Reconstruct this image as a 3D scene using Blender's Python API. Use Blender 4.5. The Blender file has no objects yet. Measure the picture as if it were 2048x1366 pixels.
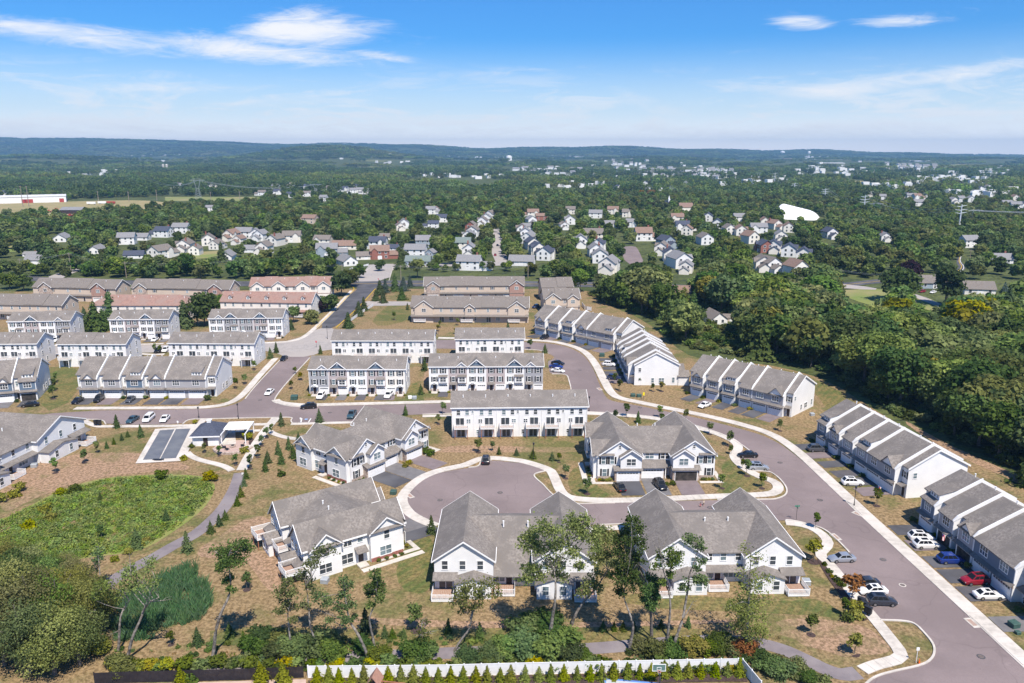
import bpy, bmesh, math, random
import numpy as np
from mathutils import Vector, Matrix

sc = bpy.context.scene
COL = sc.collection
R = math.radians
# ---------------------------------------------------------------- camera, light, sky
CAM_H = 72.0
FPX = 1548.0
PITCH = R(13.72)
cam_d = bpy.data.cameras.new('camera')
cam_d.sensor_width = 36.0
cam_d.lens = 36.0 * FPX / 2048.0
cam_d.clip_start = 1.0
cam_d.clip_end = 60000.0
cam = bpy.data.objects.new('camera', cam_d)
COL.objects.link(cam)
cam.location = (0, 0, CAM_H)
cam.rotation_euler = (R(90) - PITCH, 0, 0)
sc.camera = cam

SUN_EL = R(58)
SUN_H = Vector((0.40, -0.917, 0)).normalized()          # horizontal direction towards the sun
sun_dir = Vector((SUN_H.x * math.cos(SUN_EL), SUN_H.y * math.cos(SUN_EL), math.sin(SUN_EL)))
sun_d = bpy.data.lights.new('sun', 'SUN')
sun_d.energy = 4.8
sun_d.angle = R(0.53)
sun_d.color = (1.0, 0.91, 0.79)
sun = bpy.data.objects.new('sun', sun_d)
COL.objects.link(sun)
sun.rotation_euler = sun_dir.to_track_quat('Z', 'Y').to_euler()
sun.location = (0, 0, 500)

sc.view_settings.view_transform = 'Standard'
sc.view_settings.look = 'None'
sc.view_settings.gamma = 1.0
sc.view_settings.use_curve_mapping = False
sc.view_settings.exposure = 0.66
sc.cycles.use_denoising = True
sc.cycles.max_bounces = 5
sc.cycles.diffuse_bounces = 3
sc.cycles.glossy_bounces = 2
sc.cycles.transmission_bounces = 2
sc.cycles.volume_bounces = 0
sc.cycles.transparent_max_bounces = 6
sc.cycles.caustics_reflective = False
sc.cycles.caustics_refractive = False

world = bpy.data.worlds.new('World')
sc.world = world
world.use_nodes = True
wt = world.node_tree
for n in list(wt.nodes):
 wt.nodes.remove(n)


class NT:
 """small helper that writes shader nodes"""
 def __init__(s, tree):
  s.t = tree

 def n(s, typ, **kw):
  nd = s.t.nodes.new(typ)
  for k, v in kw.items():
   setattr(nd, k, v)
  return nd

 def set(s, sock, v):
  if hasattr(v, 'is_output') or hasattr(v, 'links'):
   s.t.links.new(v, sock)
  else:
   sock.default_value = v

 def math(s, op, a, b=None, c=None, clamp=False):
  nd = s.n('ShaderNodeMath', operation=op, use_clamp=clamp)
  s.set(nd.inputs[0], a)
  if b is not None:
   s.set(nd.inputs[1], b)
  if c is not None:
   s.set(nd.inputs[2], c)
  return nd.outputs[0]

 def mix(s, fac, a, b, blend='MIX'):
  nd = s.n('ShaderNodeMix', data_type='RGBA', blend_type=blend)
  s.set(nd.inputs[0], fac)
  for sock, v in ((nd.inputs[6], a), (nd.inputs[7], b)):
   if isinstance(v, tuple) and len(v) == 3:
    v = (*v, 1)
   s.set(sock, v)
  return nd.outputs[2]

 def noise(s, vec, scale, detail=3.0, rough=0.55, dim='3D', dist=0.0):
  nd = s.n('ShaderNodeTexNoise', noise_dimensions=dim)
  if vec is not None:
   s.t.links.new(vec, nd.inputs['Vector'])
  nd.inputs['Scale'].default_value = scale
  nd.inputs['Detail'].default_value = detail
  nd.inputs['Roughness'].default_value = rough
  nd.inputs['Distortion'].default_value = dist
  return nd.outputs[0]

 def ramp(s, fac, lo, hi):
  nd = s.n('ShaderNodeMapRange', clamp=True, interpolation_type='SMOOTHSTEP')
  s.set(nd.inputs[0], fac)
  nd.inputs[1].default_value = lo
  nd.inputs[2].default_value = hi
  return nd.outputs[0]


W = NT(wt)
w_out = W.n('ShaderNodeOutputWorld')
w_bg = W.n('ShaderNodeBackground')
w_sky = W.n('ShaderNodeTexSky', sky_type='NISHITA', sun_disc=False)
w_sky.sun_elevation = SUN_EL
w_sky.sun_rotation = math.atan2(SUN_H.x, SUN_H.y)
w_sky.altitude = 100
w_sky.air_density = 1.0
w_sky.dust_density = 0.6
w_sky.ozone_density = 2.6
tc = W.n('ShaderNodeTexCoord')
sep = W.n('ShaderNodeSeparateXYZ')
wt.links.new(tc.outputs['Generated'], sep.inputs[0])
yy = W.math('MAXIMUM', W.math('ABSOLUTE', sep.outputs[1]), 0.15)
uu = W.math('DIVIDE', sep.outputs[0], yy)
vv = W.math('DIVIDE', sep.outputs[2], yy)
comb = W.n('ShaderNodeCombineXYZ')
wt.links.new(uu, comb.inputs[0]); wt.links.new(vv, comb.inputs[1])
mp = W.n('ShaderNodeMapping')
wt.links.new(comb.outputs[0], mp.inputs[0])
mp.inputs['Scale'].default_value = (1.0, 6.0, 1.0)
mp.inputs['Rotation'].default_value = (0, 0, R(-5))
n1 = W.noise(mp.outputs[0], 4.0, 7.0, 0.66, '2D', 0.9)
n2 = W.noise(mp.outputs[0], 13.0, 6.0, 0.7, '2D', 1.6)
nz = W.math('ADD', W.math('MULTIPLY', n1, 0.62), W.math('MULTIPLY', n2, 0.38))


def uvpx(px, py):
 dx = (px - 1024) / FPX
 dy = (683 - py) / FPX
 fy = math.cos(PITCH) + dy * math.sin(PITCH)
 fz = -math.sin(PITCH) + dy * math.cos(PITCH)
 return dx / fy, fz / fy


def cloud_blob(px, py, rx, ry, tilt=0.0, edge=(0.0, 1.0)):
 u, v = uvpx(px, py)
 du = W.math('SUBTRACT', uu, u); dv = W.math('SUBTRACT', vv, v)
 c, s_ = math.cos(R(tilt)), math.sin(R(tilt))
 a = W.math('ADD', W.math('MULTIPLY', du, c / (1.25 * rx / FPX)), W.math('MULTIPLY', dv, s_ / (1.25 * rx / FPX)))
 b = W.math('ADD', W.math('MULTIPLY', du, -s_ / (1.2 * ry / FPX)), W.math('MULTIPLY', dv, c / (1.2 * ry / FPX)))
 d = W.math('SQRT', W.math('ADD', W.math('MULTIPLY', a, a), W.math('MULTIPLY', b, b)))
 return W.math('SUBTRACT', 1.0, W.ramp(d, 0.0, 1.0))


cl = None
for args, amp in (((605, 60, 175, 50, 3), 1.25), ((470, 98, 330, 36, -6), 1.0), ((150, 72, 380, 36, -8), 0.85), ((720, 46, 120, 16, 0), .75), ((1598, 43, 92, 22, -3), 1.05), ((1800, 42, 125, 20, 2), 1.0), ((1690, 178, 300, 34, 7), 0.85),
                  ((1930, 145, 260, 28, 9), 0.85), ((1290, 205, 130, 34, -18), 0.7), ((330, 176, 380, 22, 0), 0.72), ((1110, 230, 110, 10, 0), .75), ((120, 250, 480, 34, 0), 0.85), ((1650, 262, 700, 40, 3), 0.85), ((860, 248, 200, 14, 0), .7), ((760, 112, 110, 12, -8), .6), ((560, 205, 330, 20, 2), .6), ((1500, 103, 160, 10, 1), .45), ((1050, 140, 260, 20, 3), .4)):
 m_ = W.math('MULTIPLY', cloud_blob(*args), amp)
 cl = m_ if cl is None else W.math('MAXIMUM', cl, m_)
cloud = W.math('MULTIPLY', W.ramp(W.math('ADD', W.math('MULTIPLY', cl, 1.15), W.math('MULTIPLY_ADD', nz, 2.6, -1.62)), -0.08, 1.2), 0.97)
thin = W.math('MULTIPLY', W.math('MULTIPLY', W.ramp(nz, 0.46, 0.62), 0.68), W.math('SUBTRACT', 1.0, W.ramp(sep.outputs[2], 0.03, 0.12)))
low = W.math('SUBTRACT', 1.0, W.ramp(sep.outputs[2], -0.02, 0.138))
low3 = W.math('SUBTRACT', 1.0, W.ramp(sep.outputs[2], 0.0, 0.055))
low2 = W.math('POWER', low, 0.88)
sky_b = W.mix(1.0, w_sky.outputs[0], (0.215, 0.57, 0.97), 'MULTIPLY')
sky1 = W.mix(low2, sky_b, W.mix(low3, (6.8, 7.2, 7.2), (11.0, 10.2, 9.4)))
sky2 = W.mix(W.math('MAXIMUM', W.math('MULTIPLY', cloud, W.ramp(sep.outputs[2], 0.004, 0.03)), W.math('MULTIPLY', thin, W.ramp(sep.outputs[2], 0.012, 0.035))), sky1, (6.5, 6.5, 6.6))
wt.links.new(sky2, w_bg.inputs[0])
w_bg.inputs[1].default_value = 0.10
wt.links.new(w_bg.outputs[0], w_out.inputs[0])

# ---------------------------------------------------------------- helpers
rng = np.random.default_rng(7)
rnd = random.Random(11)


def g(px, py, z=0.0):
 """world point at height z seen at photograph pixel (px, py)"""
 dx = (px - 1024) / FPX
 dy = (683 - py) / FPX
 fy = math.cos(PITCH) + dy * math.sin(PITCH)
 fz = -math.sin(PITCH) + dy * math.cos(PITCH)
 t = (z - CAM_H) / fz
 return Vector((t * dx, t * fy, z))


def px_of(p):
 d = Vector(p) - Vector((0, 0, CAM_H))
 zc = d.y * math.cos(PITCH) - d.z * math.sin(PITCH)
 up = d.y * math.sin(PITCH) + d.z * math.cos(PITCH)
 return 1024 + FPX * d.x / zc, 683 - FPX * up / zc


def at_depth(px, py, Y):
 """world point on the vertical plane y = Y seen at pixel"""
 dx = (px - 1024) / FPX
 dy = (683 - py) / FPX
 fy = math.cos(PITCH) + dy * math.sin(PITCH)
 fz = -math.sin(PITCH) + dy * math.cos(PITCH)
 t = Y / fy
 return Vector((t * dx, Y, CAM_H + t * fz))


def tag(o, label=None, cat=None, group=None, kind=None):
 if label: o['label'] = label
 if cat: o['category'] = cat
 if group: o['group'] = group
 if kind: o['kind'] = kind
 return o


def thing(name, label, cat, loc=(0, 0, 0), rz=0.0, group=None):
 o = bpy.data.objects.new(name, None)
 o.empty_display_size = 0.5
 COL.objects.link(o)
 o.location = loc
 o.rotation_euler = (0, 0, rz)
 return tag(o, label, cat, group)


def link(name, me, parent=None, loc=(0, 0, 0), rot=(0, 0, 0)):
 o = bpy.data.objects.new(name, me)
 COL.objects.link(o)
 o.parent = parent
 o.location = loc
 o.rotation_euler = rot
 return o


class MB:
 """collects faces and links them as one mesh object"""
 def __init__(s):
  s.v, s.f, s.m = [], [], []

 def poly(s, pts, m=0):
  k = len(s.v)
  s.v.extend(tuple(p) for p in pts)
  s.f.append(tuple(range(k, k + len(pts))))
  s.m.append(m)

 def box(s, x0, x1, y0, y1, z0, z1, m=0, bottom=True):
  k = len(s.v)
  s.v += [(x0, y0, z0), (x1, y0, z0), (x1, y1, z0), (x0, y1, z0), (x0, y0, z1), (x1, y0, z1), (x1, y1, z1), (x0, y1, z1)]
  fs = [(0, 1, 5, 4), (1, 2, 6, 5), (2, 3, 7, 6), (3, 0, 4, 7), (4, 5, 6, 7)]
  if bottom: fs.append((3, 2, 1, 0))
  for q in fs:
   s.f.append(tuple(k + i for i in q)); s.m.append(m)

 def hexa(s, a, b, m=0):
  """solid between two quads a, b (4 points each, same order)"""
  k = len(s.v)
  s.v += [tuple(p) for p in a] + [tuple(p) for p in b]
  for q in ((3, 2, 1, 0), (4, 5, 6, 7), (0, 1, 5, 4), (1, 2, 6, 5), (2, 3, 7, 6), (3, 0, 4, 7)):
   s.f.append(tuple(k + i for i in q)); s.m.append(m)

 def slab(s, pts, t, m=0):
  """sheet pts (any n) thickened downward by t"""
  n = len(pts); k = len(s.v)
  s.v += [tuple(p) for p in pts] + [(p[0], p[1], p[2] - t) for p in pts]
  s.f.append(tuple(range(k, k + n))); s.m.append(m)
  s.f.append(tuple(reversed(range(k + n, k + 2 * n)))); s.m.append(m)
  for i in range(n):
   j = (i + 1) % n
   s.f.append((k + i, k + n + i, k + n + j, k + j)); s.m.append(m)

 def tube(s, pts, rad, n=6, m=0, cap=True):
  P = [Vector(p) for p in pts]
  k0 = len(s.v)
  for i, p in enumerate(P):
   d = (P[min(i + 1, len(P) - 1)] - P[max(i - 1, 0)]).normalized()
   a = d.orthogonal().normalized() if abs(d.z) < .95 else Vector((1, 0, 0)).cross(d).normalized()
   b = d.cross(a)
   r = rad[i] if hasattr(rad, '__len__') else rad
   for q in range(n):
    t = 2 * math.pi * q / n
    s.v.append(tuple(p + a * (math.cos(t) * r) + b * (math.sin(t) * r)))
  for i in range(len(P) - 1):
   for q in range(n):
    q2 = (q + 1) % n
    s.f.append((k0 + i * n + q, k0 + i * n + q2, k0 + (i + 1) * n + q2, k0 + (i + 1) * n + q)); s.m.append(m)
  if cap:
   e = k0 + (len(P) - 1) * n
   s.f.append(tuple(range(e, e + n))); s.m.append(m)
   s.f.append(tuple(reversed(range(k0, k0 + n)))); s.m.append(m)

 def cone(s, c, r0, r1, h, n=10, m=0):
  s.tube([c, (c[0], c[1], c[2] + h)], [r0, max(r1, 1e-3)], n, m)

 def mesh(s, name, mats, smooth=False):
  me = bpy.data.meshes.new(name)
  me.from_pydata(s.v, [], s.f)
  ml = mats if isinstance(mats, (list, tuple)) else [mats]
  for q in ml: me.materials.append(q)
  if len(ml) > 1:
   me.polygons.foreach_set('material_index', s.m)
  if smooth:
   me.polygons.foreach_set('use_smooth', [True] * len(s.f))
  me.update()
  return me

 def build(s, name, mats, parent=None, loc=(0, 0, 0), rot=(0, 0, 0), smooth=False):
  return link(name, s.mesh(name, mats, smooth), parent, loc, rot)


# ---------------------------------------------------------------- materials
MATS = {}


def M(name, c1, c2=None, scale=1.0, rough=0.85, c3=None, scale3=0.1, bump=0.0, bscale=8.0, spec=0.25, coord='pos', metal=0.0, detail=4.0, lo=.35, hi=.65, lo3=.4, hi3=.65, stretch=None):
 if name in MATS: return MATS[name]
 m = bpy.data.materials.new(name)
 m.use_nodes = True
 t = NT(m.node_tree)
 b = m.node_tree.nodes['Principled BSDF']
 b.inputs['Roughness'].default_value = rough
 b.inputs['Specular IOR Level'].default_value = spec
 b.inputs['Metallic'].default_value = metal
 if coord == 'pos':
  vec = t.n('ShaderNodeNewGeometry').outputs['Position']
 else:
  vec = t.n('ShaderNodeTexCoord').outputs['Object']
 if stretch:
  mpn = t.n('ShaderNodeMapping')
  m.node_tree.links.new(vec, mpn.inputs[0])
  mpn.inputs['Scale'].default_value = stretch
  vec = mpn.outputs[0]
 if c2 is None:
  c2 = tuple(min(1, q * 0.86) for q in c1)
 col = t.mix(t.ramp(t.noise(vec, scale, detail), lo, hi), c1, c2)
 if c3:
  col = t.mix(t.ramp(t.noise(vec, scale3, 4.0), lo3, hi3), col, c3)
 m.node_tree.links.new(col, b.inputs['Base Color'])
 if bump:
  bn = t.n('ShaderNodeBump')
  bn.inputs['Strength'].default_value = bump
  bn.inputs['Distance'].default_value = 0.2
  m.node_tree.links.new(t.noise(vec, bscale, 3.0), bn.inputs['Height'])
  m.node_tree.links.new(bn.outputs[0], b.inputs['Normal'])
 MATS[name] = m
 return m


def siding(name, c):
 """lapped clapboard: fine horizontal relief and a little weathering"""
 if name in MATS: return MATS[name]
 m = M(name, c, tuple(q * .93 for q in c), 0.35, 0.6, spec=.3)
 t = NT(m.node_tree)
 b = m.node_tree.nodes['Principled BSDF']
 wv = t.n('ShaderNodeTexWave', wave_type='BANDS', bands_direction='Z', wave_profile='SAW')
 wv.inputs['Scale'].default_value = 1.55
 gn = t.n('ShaderNodeNewGeometry')
 m.node_tree.links.new(gn.outputs['Position'], wv.inputs['Vector'])
 bn = t.n('ShaderNodeBump'); bn.inputs['Strength'].default_value = .35; bn.inputs['Distance'].default_value = .02
 m.node_tree.links.new(wv.outputs['Fac'], bn.inputs['Height'])
 m.node_tree.links.new(bn.outputs[0], b.inputs['Normal'])
 return m


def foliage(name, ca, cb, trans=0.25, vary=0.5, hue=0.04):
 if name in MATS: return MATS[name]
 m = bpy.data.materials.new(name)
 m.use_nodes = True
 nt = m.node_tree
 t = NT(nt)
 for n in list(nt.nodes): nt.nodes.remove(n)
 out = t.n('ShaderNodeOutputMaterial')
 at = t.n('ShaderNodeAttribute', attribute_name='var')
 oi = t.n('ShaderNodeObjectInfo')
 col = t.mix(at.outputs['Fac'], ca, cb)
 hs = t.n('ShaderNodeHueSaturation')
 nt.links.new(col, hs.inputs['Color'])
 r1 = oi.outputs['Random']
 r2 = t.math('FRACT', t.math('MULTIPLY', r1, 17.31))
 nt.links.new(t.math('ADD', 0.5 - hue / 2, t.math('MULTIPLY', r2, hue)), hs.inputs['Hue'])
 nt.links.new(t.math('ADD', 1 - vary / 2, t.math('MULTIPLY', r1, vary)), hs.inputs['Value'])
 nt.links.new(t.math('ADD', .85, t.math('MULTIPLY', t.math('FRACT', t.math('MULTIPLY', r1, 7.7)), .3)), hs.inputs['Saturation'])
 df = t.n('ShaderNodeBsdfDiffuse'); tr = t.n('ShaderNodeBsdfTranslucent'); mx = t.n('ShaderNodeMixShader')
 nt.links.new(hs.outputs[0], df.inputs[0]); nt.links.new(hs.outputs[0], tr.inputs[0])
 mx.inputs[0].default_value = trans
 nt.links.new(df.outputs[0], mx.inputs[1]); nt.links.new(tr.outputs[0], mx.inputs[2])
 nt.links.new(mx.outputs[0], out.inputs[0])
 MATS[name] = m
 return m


def paint(name, c, rough=.25, metal=.0):
 if name in MATS: return MATS[name]
 m = M(name, c, tuple(q * .95 for q in c), 3.0, rough, spec=.5, metal=metal)
 m.node_tree.nodes['Principled BSDF'].inputs['Coat Weight'].default_value = .6
 return m


white = siding('white_siding', (.74, .74, .74))
cream = siding('cream_siding', (.74, .71, .66))
grey_sd = siding('grey_siding', (.33, .335, .36))
mauve = siding('mauve_siding', (.44, .385, .385))
dgrey = siding('slate_siding', (.35, .345, .36))
blue_sd = siding('blue_siding', (.12, .17, .235))
tan_sd = siding('tan_siding', (.55, .46, .38))
trim = M('white_trim', (.80, .80, .80), (.74, .74, .74), 2.0, .5)
roof_m = M('grey_brown_shingle', (.235, .212, .195), (.152, .136, .125), 2.6, .95, c3=(.155, .14, .13), scale3=.3, bump=.3, bscale=6, detail=8)
roof_d = M('taupe_shingle', (.20, .178, .16), (.14, .122, .112), 1.6, .95, c3=(.165, .147, .135), scale3=.2, bump=.3, bscale=5)
roof_pink = M('faded_red_shingle', (.29, .18, .15), (.225, .14, .118), 1.2, .95, c3=(.25, .175, .152), scale3=.2)
roof_slate = M('slate_blue_shingle', (.07, .08, .115), (.048, .055, .08), 3, .9)
roof_gray = M('grey_shingle', (.23, .23, .24), (.17, .17, .18), 2, .95)
roof_brown = M('brown_shingle', (.24, .165, .13), (.17, .115, .095), 2, .95)
roof_green = M('green_grey_shingle', (.17, .21, .20), (.13, .16, .155), 2, .95)
stone = M('fieldstone', (.42, .33, .28), (.22, .17, .15), 2.6, .9, c3=(.50, .42, .36), scale3=1.7, bump=.5, bscale=4)
brick_m = M('red_brick_face', (.33, .14, .11), (.22, .09, .07), 5, .9)
brick_p = M('pale_brick_face', (.40, .25, .21), (.30, .19, .16), 4, .9)
glass = M('window_glass', (.035, .045, .055), (.07, .085, .10), .3, .08, spec=.6)
glass_l = M('curtained_glass', (.18, .24, .27), (.10, .14, .16), .5, .1, spec=.6)
car_glass = M('car_glass', (.012, .014, .017), None, .3, .12, spec=.28)
black_p = M('black_shutter', (.018, .018, .022), None, 2, .6)
door_d = M('dark_door', (.05, .035, .035), None, 2, .5)
garage_w = M('garage_door_white', (.78, .78, .79), (.72, .72, .73), 2.0, .5)
wood_r = M('cedar_wood', (.34, .15, .085), (.24, .10, .06), 3, .8)
deck_m = M('deck_boards', (.36, .24, .18), (.28, .18, .135), 3, .8, stretch=(6, .6, 1))
metal_d = M('black_metal', (.02, .02, .022), None, 3, .45, spec=.5)
steel = M('galvanised_steel', (.42, .45, .48), (.34, .37, .40), 1, .5, metal=.3)
concrete = M('concrete', (.50, .465, .42), (.40, .37, .335), .9, .9, c3=(.54, .50, .46), scale3=.2, bump=.1, bscale=6, detail=8)
def worn(name, c, cracks=True):
 """old asphalt: broad fading, patches, fine aggregate, hairline cracks and dark drips"""
 m = M(name, c, tuple(q * .86 for q in c), .5, .93, bump=.1, bscale=18, detail=8)
 t = NT(m.node_tree); b = m.node_tree.nodes['Principled BSDF']; vec = t.n('ShaderNodeNewGeometry').outputs['Position']
 col = t.mix(t.ramp(t.noise(vec, .06, 5, .6), .38, .64), tuple(q * .90 for q in c), tuple(q * 1.13 for q in c))
 col = t.mix(t.math('MULTIPLY', t.ramp(t.noise(vec, 2.6, 8, .75), .3, .7), .35), col, tuple(q * .72 for q in c))
 col = t.mix(t.math('MULTIPLY', t.ramp(t.noise(vec, .34, 6, .7), .62, .72), .45), col, tuple(q * 1.35 for q in c))
 col = t.mix(t.math('MULTIPLY', t.ramp(t.noise(vec, .8, 4, .6), .69, .76), .5), col, tuple(q * .55 for q in c))
 if cracks:
  vo = t.n('ShaderNodeTexVoronoi', feature='DISTANCE_TO_EDGE'); vo.inputs['Scale'].default_value = .075
  mpn = t.n('ShaderNodeVectorMath', operation='ADD'); nn = t.n('ShaderNodeTexNoise'); nn.inputs['Scale'].default_value = .12; m.node_tree.links.new(vec, nn.inputs['Vector'])
  sc_ = t.n('ShaderNodeVectorMath', operation='SCALE'); m.node_tree.links.new(nn.outputs['Color'], sc_.inputs[0]); sc_.inputs['Scale'].default_value = 9.0
  m.node_tree.links.new(vec, mpn.inputs[0]); m.node_tree.links.new(sc_.outputs[0], mpn.inputs[1]); m.node_tree.links.new(mpn.outputs[0], vo.inputs['Vector'])
  e = t.math('SUBTRACT', 1.0, t.ramp(vo.outputs['Distance'], 0.0, .012))
  col = t.mix(t.math('MULTIPLY', e, .3), col, tuple(q * .5 for q in c))
 m.node_tree.links.new(col, b.inputs['Base Color'])
 return m


asphalt = worn('street_asphalt', (.20, .161, .16))
asphalt_x = M('weathered_asphalt', (.205, .163, .162), (.172, .136, .136), .55, .93, c3=(.235, .19, .188), scale3=.07, bump=.1, bscale=18, detail=7)
asphalt_d = M('fresh_asphalt', (.075, .075, .085), (.055, .055, .062), .6, .85, c3=(.10, .10, .11), scale3=.15)
asphalt_g = M('grey_old_pavement', (.33, .305, .29), (.27, .25, .24), .5, .93, c3=(.33, .30, .28), scale3=.05)
asphalt_t = M('trail_asphalt', (.19, .165, .175), (.16, .14, .15), .7, .93, c3=(.22, .195, .20), scale3=.15)
mulch = M('dark_mulch', (.075, .05, .045), (.045, .03, .028), 4, 1.0)
bark = M('grey_bark', (.17, .15, .135), (.085, .07, .06), 3.5, .95, bump=.5, bscale=6, detail=6)
bark_p = M('pale_bark', (.27, .245, .22), (.115, .10, .088), 2.0, .95, bump=.5, bscale=6, detail=6)
def turf(name, dry, mid, green, wet=.5, stripes=None):
 """grass: broad dry and green patches, clumps half a metre wide, fine blades as relief"""
 m = M(name, dry, mid, .9, 1.0, bump=.5, bscale=4, detail=10)
 t = NT(m.node_tree); b = m.node_tree.nodes['Principled BSDF']
 vec = t.n('ShaderNodeNewGeometry').outputs['Position']
 patch = t.math('ADD', t.math('MULTIPLY', t.noise(vec, .045, 5, .6, dist=.6), .6), t.math('MULTIPLY', t.noise(vec, .22, 6, .65), .4))
 clump = t.noise(vec, 1.5, 8, .72)
 a = t.mix(t.ramp(clump, .40, .60), tuple(q * .62 for q in mid), dry)
 g_ = t.mix(t.ramp(clump, .38, .62), tuple(q * .6 for q in green), green)
 f = t.ramp(patch, wet - .06, wet + .07)
 if stripes:
  mp_ = t.n('ShaderNodeMapping'); m.node_tree.links.new(vec, mp_.inputs[0]); mp_.inputs['Rotation'].default_value = (0, 0, R(stripes))
  wv = t.n('ShaderNodeTexWave', wave_type='BANDS', bands_direction='X'); m.node_tree.links.new(mp_.outputs[0], wv.inputs[0]); wv.inputs['Scale'].default_value = .18; wv.inputs['Distortion'].default_value = .6
  f = t.math('MULTIPLY_ADD', t.ramp(wv.outputs['Fac'], .3, .7), .28, t.math('MULTIPLY', f, .72))
 m.node_tree.links.new(t.mix(f, a, g_), b.inputs['Base Color'])
 return m


lawn_m = turf('dry_lawn', (.29, .205, .11), (.225, .155, .075), (.135, .135, .045), .535)
basin_m = M('basin_turf', (.16, .20, .045), (.21, .21, .07), .3, 1.0, c3=(.24, .16, .10), scale3=.14, bump=.5, bscale=3, detail=9, lo3=.58, hi3=.72)
forest_floor = M('woodland_floor', (.06, .075, .022), (.12, .10, .045), .1, 1.0, c3=(.16, .15, .055), scale3=.012, detail=8, lo3=.48, hi3=.62)
fieldg = M('green_field', (.14, .19, .05), (.18, .20, .06), .05, 1.0, c3=(.24, .21, .10), scale3=.03)
dirt_m = turf('bare_red_soil', (.36, .235, .155), (.27, .18, .105), (.20, .165, .075), .55)
striped = turf('mown_lawn', (.225, .175, .07), (.18, .14, .055), (.095, .12, .034), .50, 35)
brush = M('yellow_line', (.55, .36, .03), None, 2, .8)
white_line = M('white_line', (.7, .7, .68), None, 2, .8)
# ---------------------------------------------------------------- ground, roads, paths
def chaikin(pts, it=2, closed=True):
 P = [Vector(p) for p in pts]
 for _ in range(it):
  Q = []
  n = len(P)
  if not closed: Q.append(P[0])
  for i in range(n if closed else n - 1):
   a, b = P[i], P[(i + 1) % n]
   Q += [a * .75 + b * .25, a * .25 + b * .75]
  if not closed: Q.append(P[-1])
  P = Q
 return P


LAYER = [0.0]


def sheet(name, px, m, z, it=2, kind='structure', label=None):
 P = chaikin([g(*p) for p in px], it) if it else [g(*p) for p in px]
 LAYER[0] += 0.0005
 mb = MB(); mb.poly([(p.x, p.y, z + LAYER[0]) for p in P])
 o = mb.build(name, m)
 return tag(o, label, None, None, kind)


def resample(P, step):
 out = [P[0].copy()]; acc = 0.0
 for a, b in zip(P, P[1:]):
  d = (b - a).length
  if d < 1e-6: continue
  t = step - acc
  while t <= d:
   out.append(a + (b - a) * (t / d)); t += step
  acc = d - (t - step)
 return out


def offs(P, w):
 L, Rr = [], []
 for i, p in enumerate(P):
  d = (P[min(i + 1, len(P) - 1)] - P[max(i - 1, 0)])
  n = Vector((-d.y, d.x, 0)).normalized()
  L.append(p + n * (w / 2)); Rr.append(p - n * (w / 2))
 return L, Rr


def strip(name, px, w, m, z0, z1, it=2, kind='structure', label=None, pts=None):
 P = pts or chaikin([g(*p) for p in px], it, False)
 L, Rr = offs(P, w)
 mb = MB()
 LAYER[0] += 0.0005
 z1 += LAYER[0]
 for i in range(len(P) - 1):
  a = [(L[i].x, L[i].y), (Rr[i].x, Rr[i].y), (Rr[i + 1].x, Rr[i + 1].y), (L[i + 1].x, L[i + 1].y)]
  mb.poly([(x, y, z1) for x, y in reversed(a)][::-1])
  mb.poly([(*a[3], z0), (*a[0], z0), (*a[0], z1), (*a[3], z1)])
  mb.poly([(*a[1], z0), (*a[2], z0), (*a[2], z1), (*a[1], z1)])
 o = mb.build(name, m)
 return tag(o, label, None, None, kind)


def sidewalk(px, w, label=None, it=2, slabs=True):
 P = resample(chaikin([g(*p) for p in px], it, False), 1.6)
 L, Rr = offs(P, w)
 LAYER[0] += 0.0005
 zz = .12 + LAYER[0]
 bed = MB(); far = MB(); near = []
 for i in range(len(P) - 1):
  a = [L[i], Rr[i], Rr[i + 1], L[i + 1]]
  bed.poly([(q.x, q.y, zz - .05) for q in a])
  j = .012
  q0, q1 = (lambda u, v: u.lerp(v, j)), (lambda u, v: u.lerp(v, 1 - j))
  t = [q0(a[0], a[3]), q0(a[1], a[2]), q1(a[1], a[2]), q1(a[0], a[3])]
  zq = zz + rnd.uniform(-.006, .006)
  t = [(q.x, q.y, zq) for q in t]
  if slabs and P[i].y < 210 and -80 < P[i].x < 130:
   near.append(t)
  else:
   far.slab(t, .1)
 o = bed.build('sidewalk', concrete)
 tag(o, label or 'pale concrete sidewalk', None, None, 'structure')
 for t in near[:295]:
  s = MB(); c = Vector(t[0]); s.slab([Vector(q) - c for q in t], .1)
  s.build('slab', concrete, o, loc=c)
 if far.f:
  f = far.build('slab_run', concrete, o); f['kind'] = 'stuff'
 return o


# the ground sheet reaches the horizon and rises into low hills far away
def hill_z(x, y):
 if y < 2600: return 0.0
 az = math.atan2(x, y)
 u = (az / R(33.5) + 1) / 2                      # 0 left edge of view .. 1 right edge
 ridge = 165 * max(0, 1 - u * 1.05) ** .8 + (1 - .6 * u) * (20 * math.sin(u * 9 + 1) + 13 * math.sin(u * 23) + 6 * math.sin(u * 61 + 2)) + 58 - 34 * u * u
 s = min(1, max(0, (y - 6500) / 4200)); s = s * s * (3 - 2 * s)
 z = ridge * s
 # one nearer wooded rise, left of centre
 dx = (u - .315) / .085; dy = (y - 5600) / 900
 z += 105 * math.exp(-(dx * dx + dy * dy))
 dx = (u - .50) / .05; dy = (y - 4300) / 500
 z += 38 * math.exp(-(dx * dx + dy * dy))
 dx = (u - .05) / .09; dy = (y - 4700) / 600
 z += 52 * math.exp(-(dx * dx + dy * dy))
 dx = (u - .72) / .3; dy = (y - 5800) / 500
 z += 22 * math.exp(-(dx * dx + dy * dy))
 s2 = min(1, max(0, (y - 2600) / 1500))
 z += s2 * (8 * math.sin(x * .0023 + y * .0011) + 6 * math.sin(x * .0051 - y * .0019 + 1) + 4)
 return max(z, -20)


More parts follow.
